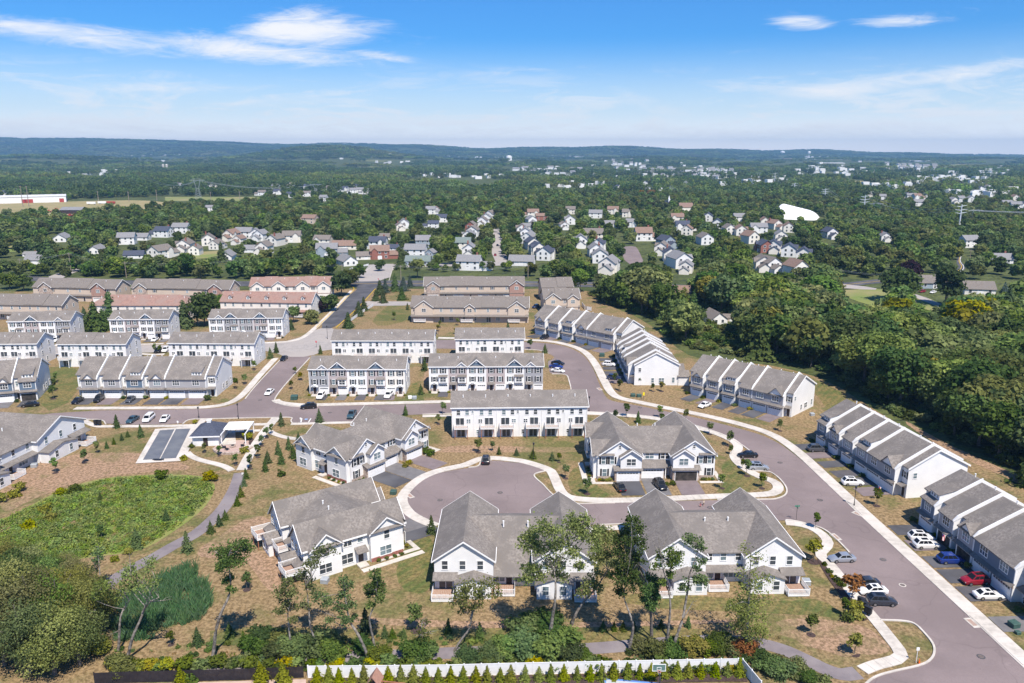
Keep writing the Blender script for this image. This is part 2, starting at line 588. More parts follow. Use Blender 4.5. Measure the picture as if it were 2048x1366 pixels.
ys = [-60, 20, 60, 100, 150, 220, 300, 400, 550, 750, 1000, 1300, 1700, 2100, 2600] + [2600 + 90 * i for i in range(1, 118)]
nx = 150
vs, fs = [], []
for y in ys:
 half = max(400, abs(y) * 1.0 + 300)
 for i in range(nx + 1):
  x = -half + 2 * half * i / nx
  vs.append((x, y, hill_z(x, y)))
for j in range(len(ys) - 1):
 for i in range(nx):
  k = j * (nx + 1) + i
  fs.append((k, k + 1, k + nx + 2, k + nx + 1))
me = bpy.data.meshes.new('ground')
me.from_pydata(vs, [], fs)
# woodland colour with pale field patches; far canopy relief by bump
gm = M('country_ground', (.05, .068, .022), (.085, .10, .032), .035, 1.0, c3=(.15, .155, .06), scale3=.0022, detail=8, lo3=.60, hi3=.66, bump=1.0, bscale=.09)
for n in gm.node_tree.nodes:
 if n.type == 'BUMP': n.inputs['Distance'].default_value = 9.0
me.materials.append(gm)
me.polygons.foreach_set('use_smooth', [True] * len(fs))
tag(link('ground', me), 'wooded country ground reaching to the hills on the horizon', None, None, 'structure')

sheet('lawn', [(-700, 585), (-100, 583), (300, 583), (690, 577), (830, 578), (1190, 577), (1204, 606), (1290, 640), (1345, 690), (1390, 718), (1480, 724), (1560, 733),
               (1660, 762), (1730, 808), (1830, 868), (1940, 918), (2060, 985), (2500, 1200), (2600, 1650), (-800, 1650), (-900, 700)], lawn_m, .02, 1,
      label='dry brown and green lawn between the townhouse rows')
sheet('mown_lawn', [(1545, 737), (1600, 744), (1665, 775), (1720, 812), (1700, 830), (1655, 822), (1635, 790), (1605, 765)], striped, .03, 1, label='striped mown lawn behind the grey row by the woods')
sheet('mown_lawn', [(840, 760), (852, 820), (812, 806), (808, 780)], striped, .03, 1, label='mown grass strip between two three storey rows')
sheet('mown_lawn', [(60, 735), (170, 733), (150, 800), (80, 830)], striped, .03, 1, label='mown back lawn beside the left grey row')
sheet('mown_lawn', [(820, 640), (760, 655), (740, 640), (790, 600), (830, 600)], striped, .03, 1, label='mown bank beside the entrance road')
sheet('mown_lawn', [(1140, 940), (1165, 930), (1195, 975), (1230, 995), (1160, 996), (1135, 975)], striped, .03, 1, label='mown lawn in front of the white carriage homes')
sheet('mown_lawn', [(1440, 930), (1452, 965), (1425, 990), (1500, 985), (1540, 965), (1490, 940), (1462, 915)], striped, .03, 1, label='mown side lawn right of the white carriage homes')
sheet('mown_lawn', [(830, 1085), (868, 1070), (868, 1160), (850, 1190), (800, 1180), (790, 1130)], striped, .03, 1, label='mown grass between the two near white houses')
sheet('mown_lawn', [(1250, 1180), (1560, 1205), (1640, 1195), (1700, 1238), (1580, 1228), (1250, 1215)], striped, .03, 1, label='mown grass band behind the near white houses')
sheet('mown_lawn', [(420, 1250), (800, 1262), (1240, 1250), (1460, 1262), (1440, 1285), (900, 1290), (420, 1300)], striped, .03, 1, label='shaded grass beside the bottom trail')
sheet('dirt', [(0, 965), (70, 930), (160, 905), (300, 905), (400, 938), (330, 942), (180, 955), (60, 1000), (0, 1035)], dirt_m, .031, 2, label='bare reddish soil on the basin rim')
sheet('dirt', [(520, 1020), (575, 1075), (560, 1130), (590, 1180), (540, 1190), (500, 1130), (470, 1100), (440, 1120), (380, 1110), (440, 1070)], dirt_m, .031, 2, label='bare soil slope left of the near white house')
sheet('dirt', [(690, 1232), (860, 1242), (1200, 1246), (1470, 1238), (1470, 1246), (1200, 1256), (850, 1256), (690, 1244)], dirt_m, .031, 2, label='bare soil line along the bottom slope')
sheet('dirt', [(1545, 1243), (1600, 1236), (1668, 1240), (1730, 1252), (1762, 1275), (1788, 1302), (1745, 1312), (1716, 1306), (1690, 1318), (1650, 1300), (1610, 1294), (1590, 1278), (1556, 1270), (1566, 1256)], dirt_m, .031, 2, label='bare soil patch by the bottom right path')
sheet('dirt', [(860, 905), (900, 890), (1010, 893), (1170, 895), (1175, 905), (1010, 905), (900, 905)], dirt_m, .031, 2, label='stony soil behind the long white row')
sheet('dirt', [(1810, 840), (1860, 870), (1930, 905), (2048, 955), (2200, 1030), (2190, 1045), (2040, 968), (1900, 905), (1815, 852)], dirt_m, .031, 1, label='red soil track between rows and woods')
sheet('dirt', [(845, 780), (905, 752), (905, 735), (850, 735)], dirt_m, .031, 1, label='dry soil gap between three storey rows')
sheet('basin', [(-80, 1035), (0, 1045), (85, 998), (140, 973), (212, 955), (325, 948), (410, 952), (432, 965), (425, 995), (400, 1025), (357, 1057), (307, 1090), (262, 1107), (190, 1113), (125, 1125), (0, 1125), (-100, 1120)],
      basin_m, .036, 2, label='green overgrown storm basin floor')
sheet('reed_bed', [(232, 1211), (300, 1166), (345, 1143), (382, 1146), (420, 1201), (425, 1216), (375, 1243), (300, 1271), (240, 1276)], forest_floor, .034, 2, label='dark ground under the reeds')
sheet('green_field', [(1660, 582), (1760, 576), (1850, 592), (1905, 620), (1800, 622), (1740, 612)], fieldg, .03, 1, label='small green field beside the big round tree')
sheet('green_field', [(1330, 620), (1400, 610), (1440, 650), (1350, 665)], fieldg, .03, 1, label='garden lawn among the woods')
sheet('green_field', [(850, 401), (1100, 397), (1100, 392), (860, 394)], fieldg, .03, 0, label='far pale field before the tree line')
sheet('dry_field', [(-300, 440), (0, 438), (110, 432), (190, 425), (330, 415), (330, 402), (230, 400), (0, 408), (-300, 412)], M('dry_field', (.30, .24, .12), (.22, .20, .09), .05, 1.0), .03, 1, label='dry storage field far left')
sheet('green_field', [(330, 402), (520, 402), (520, 394), (330, 394)], fieldg, .033, 0, label='far strip of field under the power line')
sheet('green_field', [(1885, 455), (1960, 452), (1950, 437), (1880, 440)], fieldg, .03, 1, label='field under the lattice tower')
sheet('green_field', [(1330, 420), (1410, 432), (1420, 425), (1350, 417)], fieldg, .03, 1, label='grass beside the far chapel')
sheet('green_field', [(850, 445), (900, 440), (905, 430), (860, 430)], fieldg, .03, 1, label='grass beside a far white house')
sheet('green_field', [(0, 505), (60, 502), (90, 490), (0, 492)], fieldg, .03, 1, label='garden grass far left')
sheet('green_field', [(360, 520), (430, 515), (460, 500), (380, 505)], fieldg, .03, 1, label='sunny back garden left of the cream houses')

sheet('road', [(2250, 1520), (2048, 1336), (2003, 1295), (1936, 1233), (1800, 1106), (1722, 1032), (1696, 1007), (1648, 962), (1586, 905), (1536, 874), (1474, 856), (1399, 837), (1336, 824), (1274, 811), (1224, 803), (1211, 795),
               (1199, 770), (1187, 738), (1174, 718), (1159, 705), (1137, 695), (1112, 689), (1087, 686), (1049, 684), (960, 681), (866, 679), (720, 680),
               (720, 698), (866, 697), (960, 699), (1049, 699), (1074, 700), (1099, 708), (1110, 714), (1104, 720), (1096, 722), (1096, 730), (1099, 745), (1104, 748), (1134, 748), (1138, 762), (1142, 775), (1143, 796), (1139, 803), (1141, 822), (1176, 823), (1232, 826),
               (1299, 832), (1346, 839), (1406, 854), (1449, 870), (1482, 888), (1499, 901), (1476, 904), (1474, 906), (1495, 942), (1500, 942), (1536, 942), (1551, 950), (1566, 965), (1575, 980), (1571, 992), (1551, 999), (1536, 1000), (1400, 1001), (1231, 1007), (1149, 1009), (1131, 1006),
               (1116, 1000), (1104, 990), (1094, 980), (1086, 970), (1076, 962), (1066, 952), (1071, 947), (1096, 942), (1084, 937), (1049, 927), (1024, 925), (984, 921), (962, 922), (958, 935), (937, 936), (887, 944),
               (862, 952), (837, 967), (819, 985), (814, 1000), (819, 1015), (834, 1032), (862, 1045), (920, 1058), (1024, 1058), (1199, 1050), (1270, 1047), (1400, 1043), (1571, 1041), (1591, 1042), (1623, 1050),
               (1648, 1058), (1671, 1076), (1696, 1101), (1700, 1107), (1656, 1110), (1654, 1112), (1676, 1143), (1711, 1186), (1756, 1240), (1763, 1241), (1811, 1242), (1831, 1248), (1848, 1266), (1866, 1286), (1871, 1301), (1866, 1318),
               (1846, 1331), (1786, 1343), (1751, 1353), (1733, 1366), (1660, 1440), (1600, 1520)], asphalt, .05, 2, label='mauve grey asphalt street sweeping round the rows into a cul de sac')
sheet('road', [(-200, 865), (0, 842), (140, 822), (390, 819), (430, 817), (462, 812), (490, 800), (512, 772), (560, 722), (572, 712), (620, 712), (619, 718), (575, 765), (549, 798), (550, 805), (570, 811), (600, 814),
               (637, 813), (902, 807), (1142, 801), (1143, 823), (903, 827), (845, 829), (760, 833), (717, 838), (716, 843), (585, 847), (581, 842), (587, 835), (546, 835), (512, 836), (405, 838), (375, 839), (365, 849),
               (212, 850), (207, 839), (170, 839), (0, 862), (-200, 890)], asphalt, .056, 1, label='mauve grey asphalt cross street with parking bays')
sheet('road', [(-200, 698), (103, 694), (280, 691), (525, 685), (590, 681), (632, 657), (672, 656), (664, 670), (662, 682), (740, 684), (740, 697), (655, 698), (620, 714), (570, 714), (555, 707), (525, 701), (280, 706), (116, 707), (-200, 716)], asphalt_g, .062, 1,
      label='pale old pavement at the crossing of the entrance road')
sheet('road', [(634, 657), (674, 617), (697, 592), (717, 577), (708, 572), (765, 571), (750, 577), (737, 592), (719, 612), (671, 657)], asphalt_d, .068, 1, label='dark fresh asphalt entrance road')
sheet('road', [(719, 612), (730, 602), (760, 603), (830, 603), (830, 611), (740, 612)], asphalt_g, .064, 1, label='side street off the entrance road')
sheet('road', [(-300, 538), (47, 551), (120, 557), (300, 562), (500, 563), (700, 562), (790, 561), (1000, 562), (1184, 564), (1345, 569), (1450, 573), (1650, 570), (1760, 558), (1850, 551), (1900, 546), (1918, 536), (1912, 524), (1916, 512),
               (1924, 512), (1921, 523), (1934, 534), (1920, 548), (1850, 559), (1760, 566), (1650, 579), (1450, 582), (1345, 578), (1184, 574), (1000, 573), (790, 573), (700, 574), (500, 573), (300, 570), (120, 566), (47, 560), (-300, 548)], asphalt_d, .074, 1,
      label='dark main road crossing behind the townhouses')
sheet('road', [(690, 564), (742, 534), (720, 529), (900, 526), (1030, 524), (1030, 531), (900, 533), (785, 535), (778, 562)], asphalt_g, .08, 1, label='pale street entering the older neighbourhood')
sheet('road', [(983, 528), (985, 462), (975, 452), (1010, 440), (1003, 462), (1022, 528)], asphalt_g, .086, 1, label='long straight pale street between small houses')
sheet('road', [(1252, 530), (1240, 494), (1270, 492), (1277, 500), (1290, 530)], asphalt, .08, 1, label='short cul de sac among far houses')
sheet('road', [(120, 560), (140, 548), (175, 538), (172, 533), (120, 545), (90, 556)], asphalt_g, .08, 1, label='pale side street at far left')
sheet('driveway', [(1822, 592), (1890, 620), (1905, 618), (1835, 588)], asphalt_g, .08, 1, label='pale lane beside the field and big tree')
sheet('driveway', [(1655, 574), (1665, 566), (1755, 576), (1750, 581)], asphalt_g, .09, 1, label='gravel lot with two parked cars')
yl = [(700, 568), (790, 567), (1000, 567.5), (1184, 569), (1345, 573.5), (1450, 577), (1650, 574.5), (1760, 562), (1850, 555), (1908, 547.5), (1926, 535), (1917, 523.5), (1920, 513)]
strip('road_line', yl, .35, brush, .07, .09, label='double yellow centre line of the main road')
strip('road_line', [(1913, 549), (1931, 536), (1919, 523), (1922, 513)], .3, white_line, .07, .092, label='white edge line on the far curve')

strip('trail', [(481, 946), (473, 972), (462, 993), (447, 1018), (420, 1045), (390, 1070), (350, 1090), (320, 1108), (290, 1124), (250, 1145), (222, 1163), (180, 1195)], 2.9, asphalt_t, 0, .05, label='asphalt walking trail round the basin')
strip('trail', [(380, 1342), (440, 1332), (560, 1322), (690, 1315), (820, 1310), (960, 1304), (1100, 1303), (1220, 1295), (1300, 1288), (1400, 1281), (1500, 1282), (1561, 1297), (1598, 1313), (1676, 1352), (1716, 1346)], 2.7, asphalt_t, 0, .05, label='asphalt trail along the bottom of the slope')

sidewalk([(2140, 1405), (2026, 1300), (1946, 1226), (1730, 1029), (1706, 1006), (1656, 959), (1594, 901), (1545, 868), (1476, 847), (1399, 829), (1336, 817), (1274, 804), (1238, 797), (1222, 787), (1207, 760), (1195, 735),
          (1181, 714), (1164, 700), (1140, 691), (1112, 684.5), (1085, 681.5), (1049, 680), (870, 676)], 2.7, 'wide concrete sidewalk outside the sweeping street')
sidewalk([(1174, 827), (1232, 829.5), (1299, 835.5), (1346, 843), (1405, 859), (1429, 866), (1459, 878), (1474, 888), (1478, 898), (1466, 910), (1474, 925), (1496, 942), (1521, 955), (1536, 959), (1551, 965), (1558, 975), (1554, 984), (1536, 990),
          (1434, 993), (1234, 1003), (1149, 999), (1129, 992), (1119, 980), (1106, 948), (1099, 939), (1049, 923), (1024, 920), (987, 916), (960, 917), (932, 931), (900, 936.5), (862, 946), (832, 962), (807, 987), (803, 1000), (808, 1015), (827, 1035), (875, 1054)], 2.3,
         'concrete sidewalk round the inner block and the cul de sac')
sidewalk([(1100, 1063), (1174, 1058), (1270, 1055)], 1.8, 'sidewalk between the two near white buildings')
sidewalk([(1571, 1046), (1594, 1048), (1619, 1054), (1636, 1063), (1649, 1073), (1657, 1085), (1654, 1094), (1640, 1106), (1641, 1114), (1661, 1129), (1711, 1196), (1751, 1241), (1799, 1301), (1804, 1311), (1797, 1319), (1776, 1325), (1749, 1331), (1714, 1346)], 2.0,
         'winding sidewalk at the lower right corner')
sidewalk([(150, 817), (390, 816), (430, 813.5), (456, 808), (478, 797), (495, 780), (518, 752), (552, 716)], 2.2, 'sidewalk in front of the left grey row')
sidewalk([(551, 800), (555, 804.5), (572, 808), (612, 811), (637, 810), (902, 803.5)], 2.4, 'sidewalk in front of the three storey row')
sidewalk([(582, 848.5), (714, 845)], 1.6, 'short walk beside the parking bays')
sidewalk([(845, 833), (906, 831.5)], 1.6, 'short walk near the long white row')
sidewalk([(168, 842), (190, 853), (212, 853.5), (350, 852.5), (398, 851), (475, 850), (540, 849)], 1.7, 'walk along the parking bays by the court')
sidewalk([(524, 686), (574, 685), (606, 677), (632, 655), (674, 614), (704, 581)], 2.0, 'sidewalk left of the entrance road')
sidewalk([(103, 692), (280, 689.5), (336, 687)], 1.8, 'far left street sidewalk')
sidewalk([(103, 709), (283, 707.5), (300, 710), (336, 708.5)], 1.8, 'far left street lower sidewalk')
sidewalk([(408, 838), (398, 851)], 1.8, 'short diagonal walk to the pool house')
sidewalk([(552, 836), (534, 857), (524, 870), (509, 893), (494, 920), (481, 945)], 2.4, 'straight walk down to the basin trail')
sidewalk([(374, 905), (380, 912), (399, 921), (436, 929), (456, 936), (466, 944)], 1.7, 'curved walk from the court to the trail')
sidewalk([(471, 863), (522, 861.5)], 1.5, 'short walk beside the patio')
sidewalk([(536, 860), (546, 868), (575, 877), (614, 880)], 1.7, 'curved walk below the parking bays')
sidewalk([(490, 893), (508, 894)], 1.5, 'short link walk at the fire pit')
sidewalk([(1120, 1004), (1119, 985)], .8, 'narrow kerb ramp', slabs=False)


def curb(px, m=concrete, label='pale concrete kerb'):
 strip('kerb', px, .32, m, .03, .17, label=label)


curb([(1174, 824), (1232, 827), (1299, 833), (1346, 840), (1406, 855), (1449, 871), (1482, 889), (1499, 902)])
curb([(1500, 942.5), (1536, 942.5), (1551, 950.5), (1566, 965), (1575, 980), (1571, 992), (1551, 999), (1536, 999.5), (1434, 1000)])
curb([(1230, 1006.5), (1149, 1008.5), (1131, 1005), (1116, 999), (1104, 989), (1094, 979), (1086, 969.5), (1076, 961.5), (1067, 952.5), (1071, 947), (1096, 941.5)])
curb([(984, 920.5), (962, 921.5), (958, 934), (937, 935.5)])
curb([(1199, 1050.5), (1270, 1047.5)])
curb([(1571, 1040.5), (1591, 1042.5), (1623, 1050.5), (1648, 1058.5), (1671, 1077), (1695, 1101.5), (1699, 1107)])
curb([(1761, 1241), (1811, 1242.5), (1831, 1248.5), (1848, 1266), (1865, 1286), (1870, 1301), (1865, 1318), (1846, 1331), (1786, 1343.5), (1751, 1353.5), (1733, 1367), (1690, 1410)])
curb([(2048, 1332), (2003, 1291), (1940, 1232)])
curb([(1725, 1031), (1696, 1004)])
curb([(490, 799), (512, 771), (560, 721)])
curb([(620, 716), (575, 764), (548, 798), (551, 806), (570, 812), (600, 814.5), (637, 813.5)])
curb([(585, 847), (581, 842), (587, 835), (546, 835.5), (405, 838.5), (377, 839), (365, 849)])
curb([(212, 850), (206, 839.5), (170, 839.5)])
curb([(845, 829.5), (903, 827.5)])
curb([(1099, 708), (1080, 700.5), (1049, 699.5)])
curb([(1104, 748.5), (1134, 748.5), (1138, 762), (1142, 776), (1143, 796)])
curb([(633, 656), (674, 616.5), (697, 591.5), (710, 578), (704, 573.5)], brush, 'yellow painted kerb left of the entrance road')
curb([(672, 656), (720, 612), (738, 592), (751, 578)], brush, 'yellow painted kerb right of the entrance road')
curb([(778, 562), (786, 535)], concrete)
curb([(700, 562), (744, 534)], concrete)

# storm drains at the kerb
for i, (a, b, lb) in enumerate((((1712, 1027), (1722, 1031), 'rust red storm drain below the street lamp at the grey row'), ((1668, 1072), (1674, 1077), 'storm drain at the bend by the last white building'),
                             ((1940, 1243), (1948, 1250), 'rust red storm drain in the lower right street'), ((1197, 777), (1201, 780), 'storm drain at the upper bend of the street'), ((817, 990), (822, 994), 'storm drain on the left rim of the cul de sac'))):
 c = (g(*a) + g(*b)) / 2; dv = g(*b) - g(*a)
 t = thing('storm_drain', lb, 'storm drain', (c.x, c.y, .07), math.atan2(dv.y, dv.x))
 mb = MB(); mb.box(-1.3, 1.3, -.6, .6, 0, .04); mb.build('apron', concrete, t)
 mb = MB()
 for k in range(6): mb.box(-.8 + k * .28, -.66 + k * .28, -.35, .35, .041, .06)
 mb.build('grate', M('rust_iron', (.26, .11, .07), None, 4, .8), t)
# ---------------------------------------------------------------- building parts
CACHE = {}
FACE_ROT = {'front': 0.0, 'back': math.pi, 'left': -math.pi / 2, 'right': math.pi / 2}


def cached(key, fn):
 if key not in CACHE: CACHE[key] = fn()
 return CACHE[key]


ALIAS = ['the three storey corner row', 'the two blue gables row', 'the long decked row', 'the row by the crossing', 'the short white row', 'the leftmost front row', 'the middle front row', 'the front row by the entrance', 'the edge deck row', 'the roofed deck row', 'the deck row by the crossing',
         'the row facing the bays', 'the cut off left row', 'the upper bend row', 'the side on row', 'the striped lawn row', 'the red soil row', 'the nearest grey row', 'the front carriage house', 'the cul de sac house', 'the raised deck house', 'the catslide house', 'the gabled near house', 'the left edge house'] + ['a far row'] * 12


class Block:
 """a building standing in a frame: x along its front, y to the rear, z up"""
 def __init__(s, name, label, cat, L, Rr, eave, facing='front', D=12.0, group=None):
  P, Q = g(*L, eave), g(*Rr, eave)
  P.z = Q.z = 0
  d = (Q - P); s.W = d.length; d.normalize()
  n = Vector((-d.y, d.x, 0))                     # to the left of the line P->Q: away from the camera
  if facing == 'front':
   o, ang = P, math.atan2(d.y, d.x)
  else:
   o, ang = Q + n * D, math.atan2(-d.y, -d.x)
  s.D = D; s.H = eave
  s.root = thing(name, label, cat, o, ang, group)
  s.alias = ALIAS.pop(0)

 def at(s, x, y=0, z=0):
  a = s.root.rotation_euler.z
  o = s.root.location
  return Vector((o.x + x * math.cos(a) - y * math.sin(a), o.y + x * math.sin(a) + y * math.cos(a), z))

 def part(s, name, mb, m, parent=None):
  return mb.build(name, m, parent or s.root)

 def put(s, name, me, face, u, z, off=0.0, y0=0.0, parent=None):
  """place a mesh modelled facing -y on a face; u runs along x (front/back) or y (left/right)"""
  if face == 'front': loc = (u, y0 - off, z)
  elif face == 'back': loc = (u, s.D + off + y0, z)
  elif face == 'left': loc = (-off + y0, u, z)
  else: loc = (s.W + off + y0, u, z)
  return link(name, me, parent or s.root, loc, (0, 0, FACE_ROT[face]))

 def window(s, face, u, z, w=.9, h=1.5, off=0.0, y0=0.0, shutters=False, cols=1, rows=2, gl=None):
  def fr():
   mb = MB(); t = .11
   mb.box(-w / 2 - t, w / 2 + t, -.07, 0, h, h + t); mb.box(-w / 2 - t, w / 2 + t, -.09, 0, -t, 0)
   mb.box(-w / 2 - t, -w / 2, -.07, 0, 0, h); mb.box(w / 2, w / 2 + t, -.07, 0, 0, h)
   for c in range(1, cols):
    x = -w / 2 + w * c / cols; mb.box(x - .05, x + .05, -.06, 0, 0, h)
   for r in range(1, rows):
    zz = h * r / rows
    for c in range(cols):
     a = -w / 2 + w * c / cols + (.05 if c else 0); b = -w / 2 + w * (c + 1) / cols - (.05 if c < cols - 1 else 0)
     mb.box(a, b, -.055, 0, zz - .035, zz + .035)
   return mb.mesh('window', trim)

  def pn(q):
   mb = MB(); mb.poly([(-w / 2, -.02, 0), (w / 2, -.02, 0), (w / 2, -.02, h), (-w / 2, -.02, h)])
   return mb.mesh('pane', q)

  def sh():
   mb = MB(); mb.box(0, .38, -.05, 0, -.06, h + .06); return mb.mesh('shutter', black_p)
  f = s.put('window', cached(('wf', w, h, cols, rows), fr), face, u, z, off, y0)
  gm_ = gl or (glass_l if rnd.random() < .4 else glass)
  link('pane', cached(('wp', w, h, gm_.name), lambda: pn(gm_)), f)
  if shutters:
   link('shutter', cached(('ws', h), sh), f, (-w / 2 - .52, -.001, 0))
   link('shutter', cached(('ws', h), sh), f, (w / 2 + .14, -.001, 0))
  return f

 def garage(s, face, u, w=4.9, h=2.2, off=0.0, y0=0.0, open_=False, z=0.02):
  def fr():
   mb = MB()
   mb.box(-w / 2 - .14, -w / 2, -.06, .02, 0, h + .14); mb.box(w / 2, w / 2 + .14, -.06, .02, 0, h + .14); mb.box(-w / 2, w / 2, -.06, .02, h, h + .14)
   if open_:
    mb.poly([(-w / 2, -.01, 0), (w / 2, -.01, 0), (w / 2, -.01, h), (-w / 2, -.01, h)], 1)  # open doorway: flat dark sheet, the interior's shade put into its colour
   else:
    for k in range(4):
     a, b = h * k / 4 + .012, h * (k + 1) / 4 - .012
     mb.box(-w / 2 + .01, w / 2 - .01, -.035, 0, a, b)
   return mb.mesh('garage_door', [trim, M('dark_garage_inside', (.03, .028, .026), (.07, .06, .055), 1.2, .9)])  # dark_garage_inside: flat doorway sheet, the interior's shade put into its colour

  def lites():
   mb = MB(); n = max(4, int(w / .62))
   for k in range(n):
    a = -w / 2 + .16 + k * (w - .32) / n
    mb.poly([(a + .04, -.04, h * .80), (a + (w - .32) / n - .04, -.04, h * .80), (a + (w - .32) / n - .04, -.04, h * .94), (a + .04, -.04, h * .94)])
   return mb.mesh('light_strip', glass)
  o = s.put('garage_door', cached(('gd', w, h, open_), fr), face, u, z, off, y0)
  if not open_: link('light_strip', cached(('gl', w, h), lites), o)
  return o

 def door(s, face, u, z=0.15, off=0.0, y0=0.0, m=None, slide=False, w=None, h=2.1):
  w = w or (1.9 if slide else 1.0)

  def fr():
   mb = MB(); t = .12
   mb.box(-w / 2 - t, -w / 2, -.07, 0, 0, h + t); mb.box(w / 2, w / 2 + t, -.07, 0, 0, h + t); mb.box(-w / 2, w / 2, -.07, 0, h, h + t)
   if slide: mb.box(-.05, .05, -.06, 0, 0, h)
   return mb.mesh('door', trim)

  def leaf():
   mb = MB()
   if slide:
    for a, b in ((-w / 2, -.05), (.05, w / 2)): mb.poly([(a, -.02, 0), (b, -.02, 0), (b, -.02, h), (a, -.02, h)])
   else:
    mb.box(-w / 2, w / 2, -.03, 0, 0, h)
   return mb.mesh('door_leaf', glass if slide else (m or door_d))
  o = s.put('door', cached(('df', w, h, slide), fr), face, u, z, off, y0)
  link('door_leaf', cached(('dl', w, h, slide, (m or door_d).name), leaf), o)
  return o

 def deck(s, face, u, z, w=3.4, d=2.2, y0=0.0, posts=True, pm=None, off=0.0):
  """platform with white balustrade, on posts when raised"""
  key = (w, d, round(z, 2), posts, (pm or trim).name)

  def plat():
   mb = MB(); mb.box(-w / 2, w / 2, -d, -.01, -.28, -.02); return mb.mesh('deck', trim)

  def boards():
   mb = MB(); n = max(6, int(w / .3))
   for k in range(n):
    a = -w / 2 + .05 + k * (w - .1) / n; mb.box(a, a + (w - .1) / n - .02, -d + .05, -.05, -.015, .02)
   return mb.mesh('deck_boards', deck_m)

  def rail():
   mb = MB(); t = .05
   for a, b, c, e in ((-w / 2, w / 2, -d, -d + t), (-w / 2, -w / 2 + t, -d + t, -.02), (w / 2 - t, w / 2, -d + t, -.02)):
    mb.box(a, b, c, e, .92, 1.02); mb.box(a, b, c, e, .06, .14)
    lx, ly = b - a, e - c
    n = int(max(lx, ly) / .19)
    for k in range(n):
     f = (k + .5) / n
     if lx > ly: mb.box(a + lx * f - .045, a + lx * f + .045, c + .005, e - .005, .14, .92)
     else: mb.box(a + .005, b - .005, c + ly * f - .045, c + ly * f + .045, .14, .92)
   for x in (-w / 2 - .03, w / 2 - .1):
    mb.box(x, x + .13, -d - .03, -d + .10, -.02, 1.12)
   return mb.mesh('railing', trim)

  def post():
   mb = MB(); mb.box(-.08, .08, -.08, .08, -z + .02, -.28); return mb.mesh('deck_post', pm or trim)
  o = s.put('deck', cached(('dk', w, d), plat), face, u, z, off, y0)
  b = link('deck_boards', cached(('db', w, d), boards), o); b['kind'] = 'stuff'
  link('railing', cached(('dr', w, d), rail), o)
  if posts and z > 1:
   for x in (-w / 2 + .25, w / 2 - .25):
    link('deck_post', cached(('dp',) + key, post), o, (x, -d + .2, 0))
  return o

 def vent(s, x, y, z, h=.55):
  def v():
   mb = MB(); mb.tube([(0, 0, -.5), (0, 0, h)], .13, 7); mb.tube([(0, 0, h), (0, 0, h + .08)], .17, 7); return mb.mesh('vent_pipe', trim)
  link('vent_pipe', cached(('vp', h), v), s.root, (x, y, z))

 def shrub_at(s, x, y, r=.6, m=None):
  SHRUBS.append((s.at(x, y), r, m, s.alias))

 def driveway(s, x, w, length, m, y0=0.0, lab=None):
  LAYER[0] += .0005
  z = .055 + LAYER[0] * .3
  mb = MB(); mb.poly([s.at(x - w / 2, y0 - .02, z), s.at(x - w / 2 - .0, y0 - length, z), s.at(x + w / 2 + .0, y0 - length, z), s.at(x + w / 2, y0 - .02, z)][::-1])
  me = mb
  o = me.build('driveway', m)
  for p in o.data.polygons: pass
  tag(o, lab or 'asphalt driveway in front of a garage', None, None, 'structure')


SHRUBS = []


def gable_roof(mb, x0, x1, y0, y1, ze, zr, t=.22, oh=.35, m=0, frac=.5):
 """ridge along x between x0..x1; eaves at y0 and y1"""
 yr = y0 + (y1 - y0) * frac
 s0 = (zr - ze) / (yr - y0); s1 = (zr - ze) / (y1 - yr)
 a, b = x0 - oh, x1 + oh
 mb.slab([(a, y0 - oh, ze - s0 * oh), (b, y0 - oh, ze - s0 * oh), (b, yr, zr), (a, yr, zr)], t, m)
 mb.slab([(b, y1 + oh, ze - s1 * oh), (a, y1 + oh, ze - s1 * oh), (a, yr, zr), (b, yr, zr)], t, m)


def gable_roof_y(mb, x0, x1, y0, y1, ze, zr, t=.22, oh=.35, m=0, ohy=None):
 """ridge along y"""
 xr = (x0 + x1) / 2; s0 = (zr - ze) / (xr - x0)
 a, b = y0 - (oh if ohy is None else ohy), y1 + (oh if ohy is None else ohy)
 mb.slab([(x0 - oh, b, ze - s0 * oh), (x0 - oh, a, ze - s0 * oh), (xr, a, zr), (xr, b, zr)], t, m)
 mb.slab([(x1 + oh, a, ze - s0 * oh), (x1 + oh, b, ze - s0 * oh), (xr, b, zr), (xr, a, zr)], t, m)


def rake(mb, x0, x1, y, ze, zr, w=.22, d=.09, m=0, oh=.35):
 """white raking boards of a front gable, facing -y"""
 xr = (x0 + x1) / 2; s0 = (zr - ze) / (xr - x0)
 for sx, e in ((x0 - oh, -1), (x1 + oh, 1)):
  zz = ze - s0 * oh
  a = [(sx, y - d, zz - w * 1.2), (sx, y - d, zz + .02), (xr, y - d, zr + .02), (xr, y - d, zr - w * 1.2)]
  if e > 0: a = a[::-1]
  b = [(p[0], y - .0, p[2]) for p in a]
  mb.hexa(b, a, m)


def body(mb, W, D, H, zr, frac=.5, m=0, z0=-.4, x0=0.0):
 """box with gable ends left and right (ridge along x)"""
 yr = D * frac; a, b = x0, x0 + W
 mb.poly([(a, 0, z0), (b, 0, z0), (b, 0, H), (a, 0, H)], m)
 mb.poly([(b, D, z0), (a, D, z0), (a, D, H), (b, D, H)], m)
 mb.poly([(a, D, z0), (a, 0, z0), (a, 0, H), (a, yr, zr - .02), (a, D, H)], m)
 mb.poly([(b, 0, z0), (b, D, z0), (b, D, H), (b, yr, zr - .02), (b, 0, H)], m)


DRV = [asphalt_d, M('drive_dark', (.095, .09, .098), (.075, .072, .08), .5, .9), M('drive_mauve', (.19, .155, .16), (.16, .13, .135), .5, .9), M('drive_grey', (.16, .155, .16), (.13, .125, .13), .5, .9), asphalt_d]


